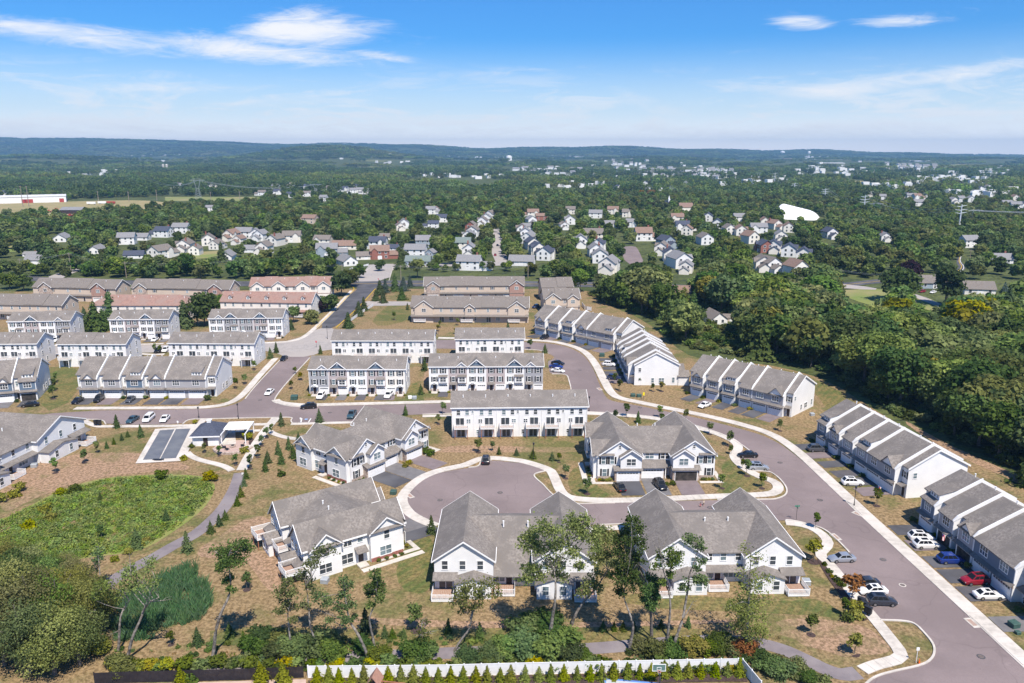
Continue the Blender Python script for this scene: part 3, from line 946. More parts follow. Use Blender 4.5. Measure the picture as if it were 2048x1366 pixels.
# ---------------------------------------------------------------- three storey rows
def three_storey(label, L, Rr, n, facing, colours=None, gables=(), eave=8.3, D=11.0, rise=2.6, drive=5.5, side='right', posts=None, wood=False, first='door', group='three storey townhouse rows'):
 b = Block('townhouse_row', label, 'townhouse row', L, Rr, eave, facing, D, group)
 W, H = b.W, eave; u = W / n; zr = H + rise
 mb = MB(); body(mb, W, D, H, zr); b.part('wall', mb, white)
 steps = [0, .0, .0] if n < 4 else [0.0, .12, .12, .0, .0, .1, .1]
 for i in range(0, n, 2 if n % 2 == 0 else 1) if n < 6 else range(0, n, 2):
  k = 2 if (n % 2 == 0) else 1
  mb = MB(); dz = steps[(i // k) % len(steps)] * (1 if (i // k) % 2 else 0)
  oh0 = .35 if i == 0 else 0; oh1 = .35 if i + k >= n else 0
  a, c = i * u - oh0, (i + k) * u + oh1
  yr = D / 2; s0 = rise / yr
  mb.slab([(a, -.35, H - s0 * .35 + dz), (c, -.35, H - s0 * .35 + dz), (c, yr, zr + dz), (a, yr, zr + dz)], .22)
  mb.slab([(c, D + .35, H - s0 * .35 + dz), (a, D + .35, H - s0 * .35 + dz), (a, yr, zr + dz), (c, yr, zr + dz)], .22)
  b.part('roof', mb, roof_m)
 for q_ in (-.44, D + .34): mb = MB(); mb.box(-.36, W + .36, q_, q_ + .1, H - .40, H - .14); b.part('gutter', mb, trim)
 for i in range(n):
  x = i * u
  b.vent(x + u * .5, D * .5 + (2.4 if facing == 'back' else -2.2), H + rise * (1 - 2.3 / (D / 2)), .5)
 if facing == 'front':
  cm = dict(w=white, g=grey_sd, m=mauve, c=cream, d=dgrey)
  for i in range(n):
   x = i * u; cc = cm[colours[i]]
   mb = MB(); mb.box(x + .06, x + u - .06, -.06, 0, -.3, H - .02); b.part('facade', mb, cc)
   mb = MB(); mb.box(x - .07, x + .06, -.10, 0, -.3, H - .03)
   b.part('corner_board', mb, trim)
   flip = (i == n - 1 and colours[-1] != 'g') if first == 'door' else (i != n - 1)
   fd = .27 if not flip else .73
   for q in (.28, .73): b.window('front', x + u * q, 6.05, .92, 1.45, .06, shutters=True)
   bay = rnd.random() < .55 and i % 3 != 2
   if bay:
    xb = x + u * (1 - fd)
    mb = MB(); mb.box(xb - 1.25, xb + 1.25, -.75, -.06, 3.0, 5.05); b.part('bay_box', mb, trim)
    mb = MB(); mb.slab([(xb - 1.4, -.95, 5.06), (xb + 1.4, -.95, 5.06), (xb + 1.4, -.06, 5.5), (xb - 1.4, -.06, 5.5)], .12); b.part('bay_roof', mb, roof_m)
    b.window('front', xb, 3.45, 1.7, 1.35, .75, cols=2)
    b.window('front', x + u * fd, 3.3, .92, 1.5, .06, shutters=True)
   else:
    for q in (.28, .73): b.window('front', x + u * q, 3.3, .92, 1.5, .06, shutters=True)
   xd = x + u * fd; xg = x + u * (1 - fd) + (.1 if fd < .5 else -.1)
   b.door('front', xd, .25, .06)
   b.garage('front', xg, 2.7, 2.25, .06)
   for q_, w_ in ((xd - 1.5, .85), (xd + .65, .6)): mb = MB(); mb.box(q_, q_ + w_, -.13, -.06, -.2, 1.0); b.part('stone_base', mb, stone)
   mb = MB(); mb.box(xd - 1.0, xd + 1.0, -1.5, -.14, -.1, .2); mb.box(xd - .8, xd + .8, -1.9, -1.5, -.1, .09); b.part('stoop', mb, concrete)
   mb = MB()
   if i % 2 == 0:
    gable_roof_y(mb, xd - .95, xd + .95, -1.0, -.07, 2.75, 3.35, .1, .1, 0)
    mb.poly([(xd - .95, -.95, 2.7), (xd + .95, -.95, 2.7), (xd, -.95, 3.22)], 1)
    b.part('porch_roof', mb, [trim, trim])
   else:
    mb.slab([(xd - 1.1, -1.1, 2.6), (xd + 1.1, -1.1, 2.6), (xd + 1.1, -.07, 3.25), (xd - 1.1, -.07, 3.25)], .1)
    b.part('porch_roof', mb, [roof_m])
   if drive:
    b.driveway(xg, 3.0, drive, DRV[(i * 3 + n) % 5], -.1)
   b.shrub_at(xd + (1.5 if fd > .5 else -1.4), -1.2, .55); b.shrub_at(xd + (1.35 if fd < .5 else -1.3), -1.3, .4)
  for i, q, w, c in gables:
   x = (i + q) * u; hw = w / 2; gz = H + hw * .82
   mb = MB(); dy = .12
   mb.poly([(x - hw, -.10, H - .2), (x + hw, -.10, H - .2), (x, -.10, gz - .1)]); b.part('gable', mb, blue_sd if c == 'b' else white)
   mb = MB(); s0 = (gz - H) / hw; ridge_y = (gz - H) / (rise / (D / 2))
   for e in (-1, 1):
    q0 = [(x + e * (hw + .3), -.45, H - s0 * .3 + .1), (x, -.45, gz + .1), (x, ridge_y, gz + .12), (x + e * (hw + .3), -.2, H - s0 * .3 + .1)]
    mb.slab(q0 if e > 0 else q0[::-1], .16)
   b.part('gable_roof', mb, roof_m)
   mb = MB(); rake(mb, x - hw, x + hw, -.45, H + .08, gz + .1, .24); b.part('rake_board', mb, trim)
   if c == 'b':
    mb = MB(); mb.box(x - .3, x + .3, -.2, -.1, gz - 1.0, gz - .5); b.part('gable_ornament', mb, trim)
 else:
  for i in range(n):
   x = i * u; mir = i % 2
   q = (lambda f: x + u * (1 - f)) if mir else (lambda f: x + u * f)
   b.window('back', q(.30), 6.1, .9, 1.3); b.window('back', q(.68), 6.1, .9, 1.3)
   if i % 2: b.window('back', q(.92), 6.5, .45, .7)
   b.door('back', q(.36), 3.15, slide=True, w=2.1, h=2.1)
   b.window('back', q(.74), 3.9, .95, 1.0, cols=2)
   b.deck('back', q(.42), 3.05, 3.7, 1.9, posts=True, pm=wood_r if wood else trim)
   b.door('back', q(.40), .15, slide=True, w=2.0, h=2.0)
   if not mir: b.window('back', q(.86), 1.0, .6, 1.0)
   mb = MB(); mb.tube([(x + .1, D + .1, 0), (x + .1, D + .1, H - .3)], .05, 5); b.part('downpipe', mb, trim)
 for face in (side,):
  for z in (6.1, 3.4):
   b.window(face, D * .3, z, .8, 1.4); b.window(face, D * .72, z, .8, 1.4)
  b.window(face, D * .5, .9, .8, 1.3)
 mb = MB()
 xs = W if side == 'right' else 0; e = .09 if side == 'right' else -.09
 s0 = rise / (D / 2)
 for ya, yb in ((-.35, D / 2), (D + .35, D / 2)):
  za = H - s0 * .35
  a = [(xs + e * 4.1, ya, za - .3), (xs + e * 4.1, yb, zr - .3), (xs + e * 4.1, yb, zr + .0), (xs + e * 4.1, ya, za)]
  c = [(xs + e * 5, *p[1:]) for p in a]
  mb.hexa(a, c)
 b.part('rake_board', mb, trim)
 return b


# ---------------------------------------------------------------- two storey rows with fire walls
def garage_row(label, L, Rr, n, cols, dorm, eave=6.2, D=15.6, rise=4.7, drive=6.5, bayw=.74, open_=(), ends=('right',), rear_ext=(), doubles=(), group='two storey garage townhouse rows', proj=1.7):
 b = Block('townhouse_row', label, 'townhouse row', L, Rr, eave, 'front', D, group)
 # the eave line given is that of the projecting bays; the main wall stands proj behind it
 W = b.W; yr = proj + (D - proj) * .48; sl = rise / yr; zr = eave + rise
 zm = eave + sl * proj
 tot = sum(2.12 if i in doubles else 1.0 for i in range(n))
 U = [W / tot * (2.12 if i in doubles else 1.0) for i in range(n)]
 cm = dict(g=dgrey, b=blue_sd, w=white, l=grey_sd)
 mb = MB()
 mb.poly([(0, proj, -.4), (W, proj, -.4), (W, proj, zm), (0, proj, zm)])
 mb.poly([(W, D, -.4), (0, D, -.4), (0, D, zm), (W, D, zm)])
 for x, fl in ((0, 1), (W, 0)):
  q = [(x, D, -.4), (x, proj, -.4), (x, proj, zm), (x, yr, zr), (x, D, zm)]
  mb.poly(q if fl else q[::-1])
 b.part('wall', mb, white)
 sr = (zr - zm) / (D - yr)
 for i in range(n):
  u = U[i]; x = sum(U[:i]); dbl = i in doubles
  rec = 0.0 if dbl else u * (1 - bayw)
  x0, x1 = x + rec, (x + u * .84 if dbl else x + u)
  mb = MB()                                       # roof of this unit, both slopes; the bay part runs lower
  xa = x - (.3 if i == 0 else 0); xb = x1 + (.3 if i == n - 1 and not dbl else 0)
  zo = lambda y: eave + sl * y
  if rec:
   mb.slab([(xa, proj - .35, zo(proj - .35)), (x0 - .02, proj - .35, zo(proj - .35)), (x0 - .02, yr, zr), (xa, yr, zr)], .2)
  mb.slab([(x0 - .2, -.35, zo(-.35)), (xb, -.35, zo(-.35)), (xb, yr, zr + .01), (x0 - .02, yr, zr + .01), (x0 - .02, proj, zo(proj)), (x0 - .2, proj - .36, zo(proj - .36))], .2)
  mb.slab([(xb, D + .35, zm - sr * .35), (xa, D + .35, zm - sr * .35), (xa, yr, zr), (xb, yr, zr)], .2)
  if dbl:
   xe = x + u + (.3 if i == n - 1 else 0)
   mb.slab([(x1, proj - .35, zo(proj - .35)), (xe, proj - .35, zo(proj - .35)), (xe, yr, zr), (x1, yr, zr)], .2)
   mb.slab([(xe, D + .35, zm - sr * .35), (x1, D + .35, zm - sr * .35), (x1, yr, zr), (xe, yr, zr)], .2)
  b.part('roof', mb, roof_m)
  if dbl:
   xm = (x1 + x + u) / 2
   b.door('front', xm, .15, .01, proj, w=.9); b.window('front', xm, 4.4, .8, 1.4, .01, proj, shutters=True)
   mb = MB(); mb.slab([(x1 + .05, proj - 1.3, 2.75), (x + u, proj - 1.3, 2.75), (x + u, proj - .01, 3.2), (x1 + .05, proj - .01, 3.2)], .1); b.part('porch_roof', mb, roof_m)
  mb = MB()                                       # projecting bay, garage below
  mb.poly([(x0, 0, -.3), (x1, 0, -.3), (x1, 0, eave - .1), (x0, 0, eave - .1)])
  b.part('bay_front', mb, cm[cols[i]])
  for q_ in ([(x1, 0, -.3), (x1, proj, -.3), (x1, proj, zm - .2), (x1, 0, eave - .1)], [(x0, proj, -.3), (x0, 0, -.3), (x0, 0, eave - .1), (x0, proj, zm - .2)]):
   mb = MB(); mb.poly(q_); b.part('bay_side', mb, white)
  for xa_, xb_ in ((x1 - .14, x1 + .03), (x0 - .03, x0 + .14)):
   mb = MB(); mb.box(xa_, xb_, -.05, .12, -.3, eave - .12); b.part('corner_board', mb, trim)
  mb = MB(); mb.box(x0 - .1, x1 + .1, -.16, -.01, 2.45, 2.92); b.part('stone_band', mb, stone if i in doubles or i % 3 == 0 else cm[cols[i]])
  mb = MB()
  mb.slab([(x0 - .3, -.75, 2.9), (x1 + .3, -.75, 2.9), (x1 + .3, -.02, 3.35), (x0 - .3, -.02, 3.35)], .1)
  b.part('pent_roof', mb, roof_m)
  xc = (x0 + x1) / 2; bw = x1 - x0
  if i in doubles:
   b.garage('front', x0 + bw * .26, 4.6 if bw > 10 else bw * .42, 2.35, .02); b.garage('front', x0 + bw * .75, 4.6 if bw > 10 else bw * .42, 2.35, .02)
   b.window('front', x0 + bw * .26, 4.1, 1.95, 1.5, .01, cols=3); b.window('front', x0 + bw * .75, 4.1, 1.95, 1.5, .01, cols=3)
  else:
   b.garage('front', xc, round(min(4.9, bw * .86), 2), 2.2, .02, open_=i in open_)
   b.window('front', xc, 4.1, 1.95, 1.5, .01, cols=3)
  if rec:
   b.door('front', x + rec * .55, .15, .01, proj, w=.9)
   b.window('front', x + rec * .5, 4.4, .8, 1.4, .01, proj, shutters=False)
   mb = MB(); mb.slab([(x, proj - 1.3, 2.75), (x0 - .05, proj - 1.3, 2.75), (x0 - .05, proj - .01, 3.2), (x, proj - .01, 3.2)], .1); b.part('porch_roof', mb, roof_m)
  d = dorm[i]
  if d == 'g':
   w = bw * .62 if i not in doubles else 4.0
   xx = xc if i not in doubles else x0 + bw * .75
   hw = w / 2; gz = eave + hw * .95; ry = (gz - eave) / sl
   mb = MB(); mb.poly([(xx - hw, -.14, eave - .05), (xx + hw, -.14, eave - .05), (xx, -.14, gz)]); b.part('gable', mb, trim)
   mb = MB(); s0 = (gz - eave) / hw
   for e in (-1, 1):
    q0 = [(xx + e * (hw + .3), -.5, eave - s0 * .3 + .1), (xx, -.5, gz + .1), (xx, ry, gz + .1), (xx + e * (hw + .3), -.2, eave - s0 * .3 + .1)]
    mb.slab(q0 if e > 0 else q0[::-1], .14)
   b.part('gable_roof', mb, roof_m)
  elif d == 's':
   w = 2.9; xx = xc if i not in doubles else x0 + bw * .75; y0 = 1.1; y1 = 5.2
   zt = zo(y0) + 1.05; ze = zo(y1) + .05
   mb = MB()
   mb.poly([(xx - w / 2, y0, zo(y0) - .1), (xx + w / 2, y0, zo(y0) - .1), (xx + w / 2, y0, zt), (xx - w / 2, y0, zt)])
   mb.poly([(xx + w / 2, y0, zo(y0) - .1), (xx + w / 2, y1, ze - .2), (xx + w / 2, y0, zt)])
   mb.poly([(xx - w / 2, y1, ze - .2), (xx - w / 2, y0, zo(y0) - .1), (xx - w / 2, y0, zt)])
   b.part('dormer', mb, trim)
   mb = MB(); mb.slab([(xx - w / 2 - .15, y0 - .25, zt + .05), (xx + w / 2 + .15, y0 - .25, zt + .05), (xx + w / 2 + .15, y1, ze + .02), (xx - w / 2 - .15, y1, ze + .02)], .1); b.part('dormer_roof', mb, roof_m)
   for k in (-1, 0, 1): b.window('front', xx + k * .85, zo(y0) + .25, .5, .55, 0, y0, rows=1)
  if i < n - 1 or dbl:
   # white fire wall standing above the roof, from the bay front over the ridge
   mb = MB(); h = .62; t = .15; xw = x1
   f = lambda y: eave + sl * y
   pts = [(-.3, f(-.3) - .15), (yr, zr - .15), (D + .2, zm - .2)]
   top = [(-.3, f(-.3) + .12), (.5, f(.5) + h), (yr, zr + h), (D + .2, zm + h - .3)]
   prof = pts + top[::-1]
   A = [(xw - t, y, z) for y, z in prof]; B = [(xw + t, y, z) for y, z in prof]
   mb.poly(A[::-1]); mb.poly(B)
   for k in range(len(prof)):
    k2 = (k + 1) % len(prof)
    mb.poly([A[k], A[k2], B[k2], B[k]])
   b.part('fire_wall', mb, white)
  if drive:
   if i in doubles:
    b.driveway(x0 + bw * .25, bw * .42, drive, DRV[(i + 1) % 5], -.05); b.driveway(x0 + bw * .76, bw * .42, drive, DRV[(i + 3) % 5], -.05)
   else:
    b.driveway(xc + .1, min(5.0, bw * .9), drive, DRV[(i * 2 + n) % 5], -.05)
   b.shrub_at(x + rec * .35, -.6, .75); b.shrub_at(x + rec * .4, .3, .5)
  b.vent(x + u * .3, yr + 1.6, zr - sr * 1.6, .6); b.vent(x + u * .62, yr + 1.8, zr - sr * 1.8, .5)
 mb = MB(); mb.box(-.3, W + .3, D + .34, D + .44, zm - .5, zm - .25); b.part('gutter', mb, trim)
 for e in ends:
  b.window(e, proj + 1.6, 4.5, .8, 1.2); b.window(e, D * .48, .9, .8, 1.5); b.window(e, D * .66, .9, 1.6, 1.5, cols=2); b.window(e, D * .9, .9, .8, 1.7)
  mb = MB(); sx = W if e == 'right' else 0.0; sg = 1 if e == 'right' else -1
  for (ya, za), (yb, zb) in (((proj - .35, zm - sl * .35), (yr, zr)), ((D + .35, zm - sr * .35), (yr, zr))):
   q = [(sx + sg * .29, ya, za - .42), (sx + sg * .29, yb, zb - .42), (sx + sg * .29, yb, zb - .02), (sx + sg * .29, ya, za - .02)]
   mb.hexa(q, [(p[0] + sg * .08, p[1], p[2]) for p in q])
  b.part('rake_board', mb, trim)
 for x, w in rear_ext:
  mb = MB(); x0, x1 = x * W - w / 2, x * W + w / 2; d = 3.4; h = 3.2; zr2 = 4.6
  mb.poly([(x1, D + d, -.3), (x0, D + d, -.3), (x0, D + d, h), (x * W, D + d, zr2), (x1, D + d, h)])
  mb.poly([(x1, D, -.3), (x1, D + d, -.3), (x1, D + d, h), (x1, D, h)]); mb.poly([(x0, D + d, -.3), (x0, D, -.3), (x0, D, h), (x0, D + d, h)])
  b.part('sunroom', mb, white)
  mb = MB(); gable_roof_y(mb, x0, x1, D - .0, D + d, h, zr2, .15, .3); b.part('sunroom_roof', mb, roof_m)
 return b


# ---------------------------------------------------------------- white carriage homes with two gabled wings
def carriage(label, L, Rr, facing, D=19.0, eave=5.9, rise=3.4, front=True, rear=False, left=False, right=False, open_r=False, drive=7.0, catslide=False, lift=0.0, group='white carriage home buildings'):
 b = Block('carriage_house', label, 'house', L, Rr, eave, facing, D, group)
 W, H = b.W, eave
 wl, wr = .37 * W, .37 * W
 zr = H + rise; cf = 2.0; cb = D - 1.5
 mb = MB()                                           # walls
 for x0, x1 in ((0, wl), (W - wr, W)):
  xm = (x0 + x1) / 2
  mb.poly([(x0, 0, -.5), (x1, 0, -.5), (x1, 0, H), (xm, 0, zr - .02), (x0, 0, H)])
  mb.poly([(x1, D, -.5), (x0, D, -.5), (x0, D, H), (xm, D, zr - .02), (x1, D, H)])
  mb.poly([(x0, D, -.5), (x0, 0, -.5), (x0, 0, H), (x0, D, H)])
  mb.poly([(x1, 0, -.5), (x1, D, -.5), (x1, D, H), (x1, 0, H)])
 hc = 3.3 if catslide else H
 mb.poly([(wl, cf, -.5), (W - wr, cf, -.5), (W - wr, cf, H), (wl, cf, H)])
 mb.poly([(W - wr, cb, -.5), (wl, cb, -.5), (wl, cb, hc), (W - wr, cb, hc)])
 b.part('wall', mb, white)
 for x0, x1 in ((0, wl), (W - wr, W)):
  mb = MB(); gable_roof_y(mb, x0, x1, 0, D, H, zr, .22, .4); b.part('roof', mb, roof_m)
  mb = MB(); rake(mb, x0, x1, -.4, H, zr, .2, .09, 0, .4); b.part('rake_board', mb, trim)
  mb = MB(); rake(mb, x0, x1, 0, H, zr, .2, .09, 0, .4)
  for i in range(len(mb.v)): mb.v[i] = (mb.v[i][0], D + .4 - mb.v[i][1], mb.v[i][2])
  mb.f = [tuple(reversed(f)) for f in mb.f]; b.part('rake_board', mb, trim)
  for q_ in (x0 - .5, x1 + .38): mb = MB(); mb.box(q_, q_ + .12, -.3, D + .3, H - .55, H - .28); b.part('gutter', mb, trim)
 # cross roof over the middle
 yr = D * .50; zc = zr - .15
 mb = MB(); inset = wl / 2 + .3
 s0 = (zc - H) / (yr - cf); s1 = (zc - hc) / (cb - yr)
 e0 = (.4) * s0
 mb.slab([(wl - .2, cf - .4, H - e0), (W - wr + .2, cf - .4, H - e0), (W - wr + .2, cf, H), (W - inset, yr, zc), (inset, yr, zc), (wl - .2, cf, H)], .2)
 mb.slab([(W - wr + .2, cb + .4, hc - .4 * s1), (wl - .2, cb + .4, hc - .4 * s1), (wl - .2, cb, hc), (inset, yr, zc), (W - inset, yr, zc), (W - wr + .2, cb, hc)], .2)
 b.part('roof', mb, roof_m)
 for x in (.41, .57): b.vent(x * W, D * .60, zr - .9, .6)
 if front:
  gz = H + rise * .48
  for x0, x1, e in ((wl * .50, wl * 1.0, 1), (W - wr, W - wr * .5, -1)):
   a, c = x0 + .1, x1 - .05; xm = (a + c) / 2
   mb = MB()
   mb.box(a, c, -1.0, -.01, 2.9, H); mb.poly([(a, -1.0, H), (c, -1.0, H), (xm, -1.0, gz)])
   b.part('bay', mb, white)
   mb = MB(); gable_roof_y(mb, a, c, -1.2, 1.2, H, gz, .16, .3); b.part('bay_roof', mb, roof_m)
   mb = MB(); rake(mb, a, c, -1.5, H, gz, .2, .08, 0, .3); b.part('rake_board', mb, trim)
   b.window('front', xm, 3.75, 2.0, 1.5, 1.0, cols=2)
   gx0, gx1 = (wl * .38, wl * 1.0 - .1) if e > 0 else (W - wr + .1, W - wr * .38)
   mb = MB(); mb.box(gx0, gx1, -1.25, -1.01 + 1.0, -.3, 2.75); b.part('garage_front', mb, stone)
   mb = MB(); mb.slab([(gx0 - .3, -1.7, 2.75), (gx1 + .3, -1.7, 2.75), (gx1 + .3, -.02, 3.35), (gx0 - .3, -.02, 3.35)], .12); b.part('pent_roof', mb, roof_m)
   b.garage('front', (gx0 + gx1) / 2, 4.9, 2.25, 1.26, open_=(open_r and e < 0))
   sx = (wl * .13, wl * .33) if e > 0 else (W - wr * .13, W - wr * .33)
   for q in sx: b.window('front', q, 3.75, .85, 1.6, .0, shutters=True)
   b.window('front', sx[0] if e < 0 else sx[0] + .3, .8, .95, 1.7, shutters=True)
   mb = MB()
   if e > 0: mb.box(.02, gx0, -.10, -.0, -.3, .8)
   else: mb.box(gx1, W - .02, -.10, 0, -.3, .8)
   b.part('stone_base', mb, stone)
   b.window('front', (wl / 2) if e > 0 else W - wr / 2, H + rise * .42, .55, .8)
   mb = MB(); x0b, x1b = (-.2, gx0 - .2) if e > 0 else (gx1 + .2, W + .2)
   mb.slab([(x0b - .2, -.55, H + .02), (x1b + .2, -.55, H + .02), (x1b + .2, -.02, H + .35), (x0b - .2, -.02, H + .35)], .1); b.part('pent_roof', mb, roof_m)
  gx = wl + (W - wr - wl) * .38
  mb = MB(); mb.box(wl + .02, gx + 2.75, .3, 1.99, -.3, 2.75); b.part('garage_front', mb, stone)
  mb = MB(); mb.slab([(wl + .05, -.25, 2.75), (gx + 3.1, -.25, 2.75), (gx + 3.1, cf - .02, 3.9), (wl + .05, cf - .02, 3.9)], .12); b.part('pent_roof', mb, roof_m)
  b.garage('front', gx, 4.9, 2.25, .01, .29)
  b.window('front', gx - .4, 4.15, 1.9, 1.4, .01, cf, cols=2)
  for q in (.76, .92): b.window('front', wl + (W - wr - wl) * q, 4.1, .85, 1.5, .01, cf, shutters=True)
  b.door('front', wl + (W - wr - wl) * .86, .15, .01, cf)
  mb = MB(); px_ = wl + (W - wr - wl) * .84; mb.slab([(px_ - .3, -.0, 2.9), (W - wr - .05, -.0, 2.9), (W - wr - .05, cf - .02, 3.7), (px_ - .3, cf - .02, 3.7)], .12); mb.box(px_ - .25, px_ - .05, .1, .3, 0, 2.8, 1); b.part('porch_roof', mb, [roof_m, trim])
  if drive:
   b.driveway(wl * .69, 5.2, drive, DRV[0], -1.25); b.driveway(gx, 5.2, drive + 1.5, DRV[3], .25); b.driveway(W - wr * .69, 5.2, drive, DRV[2], -1.25)
  for q in (.5, 1.2, 2.0, 2.8): b.shrub_at(q, -.8, .5); b.shrub_at(W - q, -.8, .5)
  for a0, a1, b0, b1 in ((-1.6, -.6, -2.6, 6.0), (-.6, wl * .38, -2.6, -1.7), (W + .6, W + 1.6, -2.6, 4.0), (W - wr * .38, W + .6, -2.6, -1.7)):
   mb = MB(); mb.box(a0, a1, b0, b1, .02, .09); b.part('front_walk', mb, concrete)
 if rear:
  for k, (x0, x1) in enumerate(((0, wl), (W - wr, W))):
   for q in (.22, .52, .82): b.window('back', x0 + (x1 - x0) * q, 4.0, .95, 1.55)
   # one storey sunroom with its own low gable and a small deck beside it
   sa, sb = (x0 + .3, x0 + (x1 - x0) * .62) if k else (x0 + (x1 - x0) * .38, x1 - .3)
   d = 2.6; xm = (sa + sb) / 2
   mb = MB()
   mb.poly([(sb, D + d, -.5), (sa, D + d, -.5), (sa, D + d, 2.9), (xm, D + d, 3.9), (sb, D + d, 2.9)])
   mb.poly([(sb, D, -.5), (sb, D + d, -.5), (sb, D + d, 2.9), (sb, D, 2.9)]); mb.poly([(sa, D + d, -.5), (sa, D, -.5), (sa, D, 2.9), (sa, D + d, 2.9)])
   b.part('sunroom', mb, white)
   mb = MB(); gable_roof_y(mb, sa, sb, D + .01, D + d, 2.9, 3.9, .15, .3, 0); b.part('sunroom_roof', mb, roof_m)
   b.window('back', sa + (sb - sa) * .25, .8, 1.0, 1.6, d); b.window('back', sa + (sb - sa) * .75, .8, 1.0, 1.6, d)
   mb = MB(); r0, r1 = (sb, x1) if k else (x0, sa)
   mb.slab([(r1 + .2, D + 1.6, 2.8), (r0 - .2, D + 1.6, 2.8), (r0 - .2, D + .02, 3.5), (r1 + .2, D + .02, 3.5)], .12); b.part('pent_roof', mb, roof_m)
   b.door('back', (r0 + r1) / 2, .45 + lift, 0, slide=True, w=2.2, h=2.0)
   b.deck('back', (r0 + r1) / 2 + (.3 if k else -.3), .42 + lift, 3.6, 3.6, posts=lift > 0, pm=wood_r)
  cw = W - wr - wl
  if not catslide:
   for q in (.12, .5, .86): b.window('back', wl + cw * q, 4.1, .9, 1.4, 0, cb - D)
  b.window('back', wl + cw * .28, .9, 2.6, 1.6, 0, cb - D, cols=3, gl=glass_l); b.door('back', wl + cw * .62, .3, 0, cb - D); b.window('back', wl + cw * .86, .9, 1.8, 1.6, 0, cb - D, cols=2)
  mb = MB(); mb.slab([(W - wr, cb + 1.6, 2.7), (wl, cb + 1.6, 2.7), (wl, cb + .02, 3.25), (W - wr, cb + .02, 3.25)], .12); b.part('pent_roof', mb, roof_m)
  b.deck('back', wl + cw * .72, .42 + lift, 3.4, 3.4, cb - D, posts=lift > 0, pm=wood_r)
  for q_, w_ in ((.02, wl - .04), (W - wr + .02, wr - .04)): mb = MB(); mb.box(q_, q_ + w_, D, D + .06, -.5, .35); b.part('stone_base', mb, brick_p)
 for flag, face, xs, sg in ((left, 'left', 0.0, -1), (right, 'right', W, 1)):
  if not flag: continue
  for y0, y1 in ((.6, 7.0), (12.5, 18.0)):
   ym = (y0 + y1) / 2; gz = H + 2.3
   mb = MB(); p = .9 * sg
   q = [(xs + p, y0, -.5), (xs + p, y1, -.5), (xs + p, y1, H), (xs + p, ym, gz), (xs + p, y0, H)]
   mb.poly(q if sg > 0 else q[::-1])
   for yy_ in (y0, y1):
    q = [(xs, yy_, -.5), (xs + p, yy_, -.5), (xs + p, yy_, H), (xs, yy_, H)]
    mb.poly(q if (sg > 0) == (yy_ == y0) else q[::-1])
   b.part('bay', mb, white)
   mb = MB(); sy = (gz - H) / (ym - y0)
   inn = xs - sg * (gz - H) / (rise / (wl / 2)) - sg * .3
   for e, yy_ in ((-1, y0), (1, y1)):
    q = [(xs + p + sg * .4, yy_ + e * .4, H - sy * .4), (xs + p + sg * .4, ym, gz + .05), (inn, ym, gz + .05), (xs - sg * .3, yy_ + e * .4, H - sy * .4 + .1)]
    nrm = (Vector(q[1]) - Vector(q[0])).cross(Vector(q[2]) - Vector(q[1]))
    mb.slab(q if nrm.z > 0 else q[::-1], .15)
   b.part('bay_roof', mb, roof_m)
   mb = MB()                                   # white rake and pent strip at the gable foot
   for e, yy_ in ((-1, y0), (1, y1)):
    q = [(xs + p + sg * .38, yy_ + e * .4, H - sy * .4 - .26), (xs + p + sg * .38, yy_ + e * .4, H - sy * .4), (xs + p + sg * .38, ym, gz + .02), (xs + p + sg * .38, ym, gz - .24)]
    mb.hexa(q, [(c[0] + sg * .09, c[1], c[2]) for c in q])
   b.part('rake_board', mb, trim)
   mb = MB(); q = [(xs + p + sg * .5, y0 - .1, H - .1), (xs + p + sg * .5, y1 + .1, H - .1), (xs + p, y1 + .1, H + .25), (xs + p, y0 - .1, H + .25)]
   mb.slab(q if sg > 0 else q[::-1], .08); b.part('pent_roof', mb, roof_m)
   b.window(face, ym, 3.9, 1.0, 1.6, .0, p); b.window(face, ym + .3, .8, 2.2, 1.7, .0, p, cols=2)
  b.window(face, 8.6, 4.2, .95, 1.2); b.window(face, 11.0, 4.1, 1.5, 1.4, cols=2); b.window(face, 11.2, .8, 2.2, 1.8, cols=2)
  b.door(face, 8.6, .3, m=door_d)
  mb = MB(); q = [(xs + sg * 1.5, 7.6, 2.75), (xs + sg * 1.5, 9.8, 2.75), (xs + sg * .02, 9.8, 3.4), (xs + sg * .02, 7.6, 3.4)]
  mb.slab(q if sg > 0 else q[::-1], .12); b.part('porch_roof', mb, roof_m)
  mb = MB(); mb.box(min(xs + sg * .02, xs + sg * 1.8), max(xs + sg * .02, xs + sg * 1.8), 7.8, 9.6, -.3, .25); b.part('stoop', mb, concrete)
  mb = MB(); a0 = xs + .9 * sg; mb.box(min(a0, a0 + .08 * sg), max(a0, a0 + .08 * sg), .62, 6.98, -.5, .75); b.part('brick_base', mb, brick_m)
  mb = MB(); a0 = xs + sg * 2.2; a1 = xs + sg * 3.4; mb.box(min(a0, a1), max(a0, a1), -2.6, 9.6, .02, .09); b.part('side_walk', mb, concrete)
  for q in (1.2, 2.6, 4.2, 5.8): b.shrub_at(xs + sg * 1.5, q, .45)
 return b


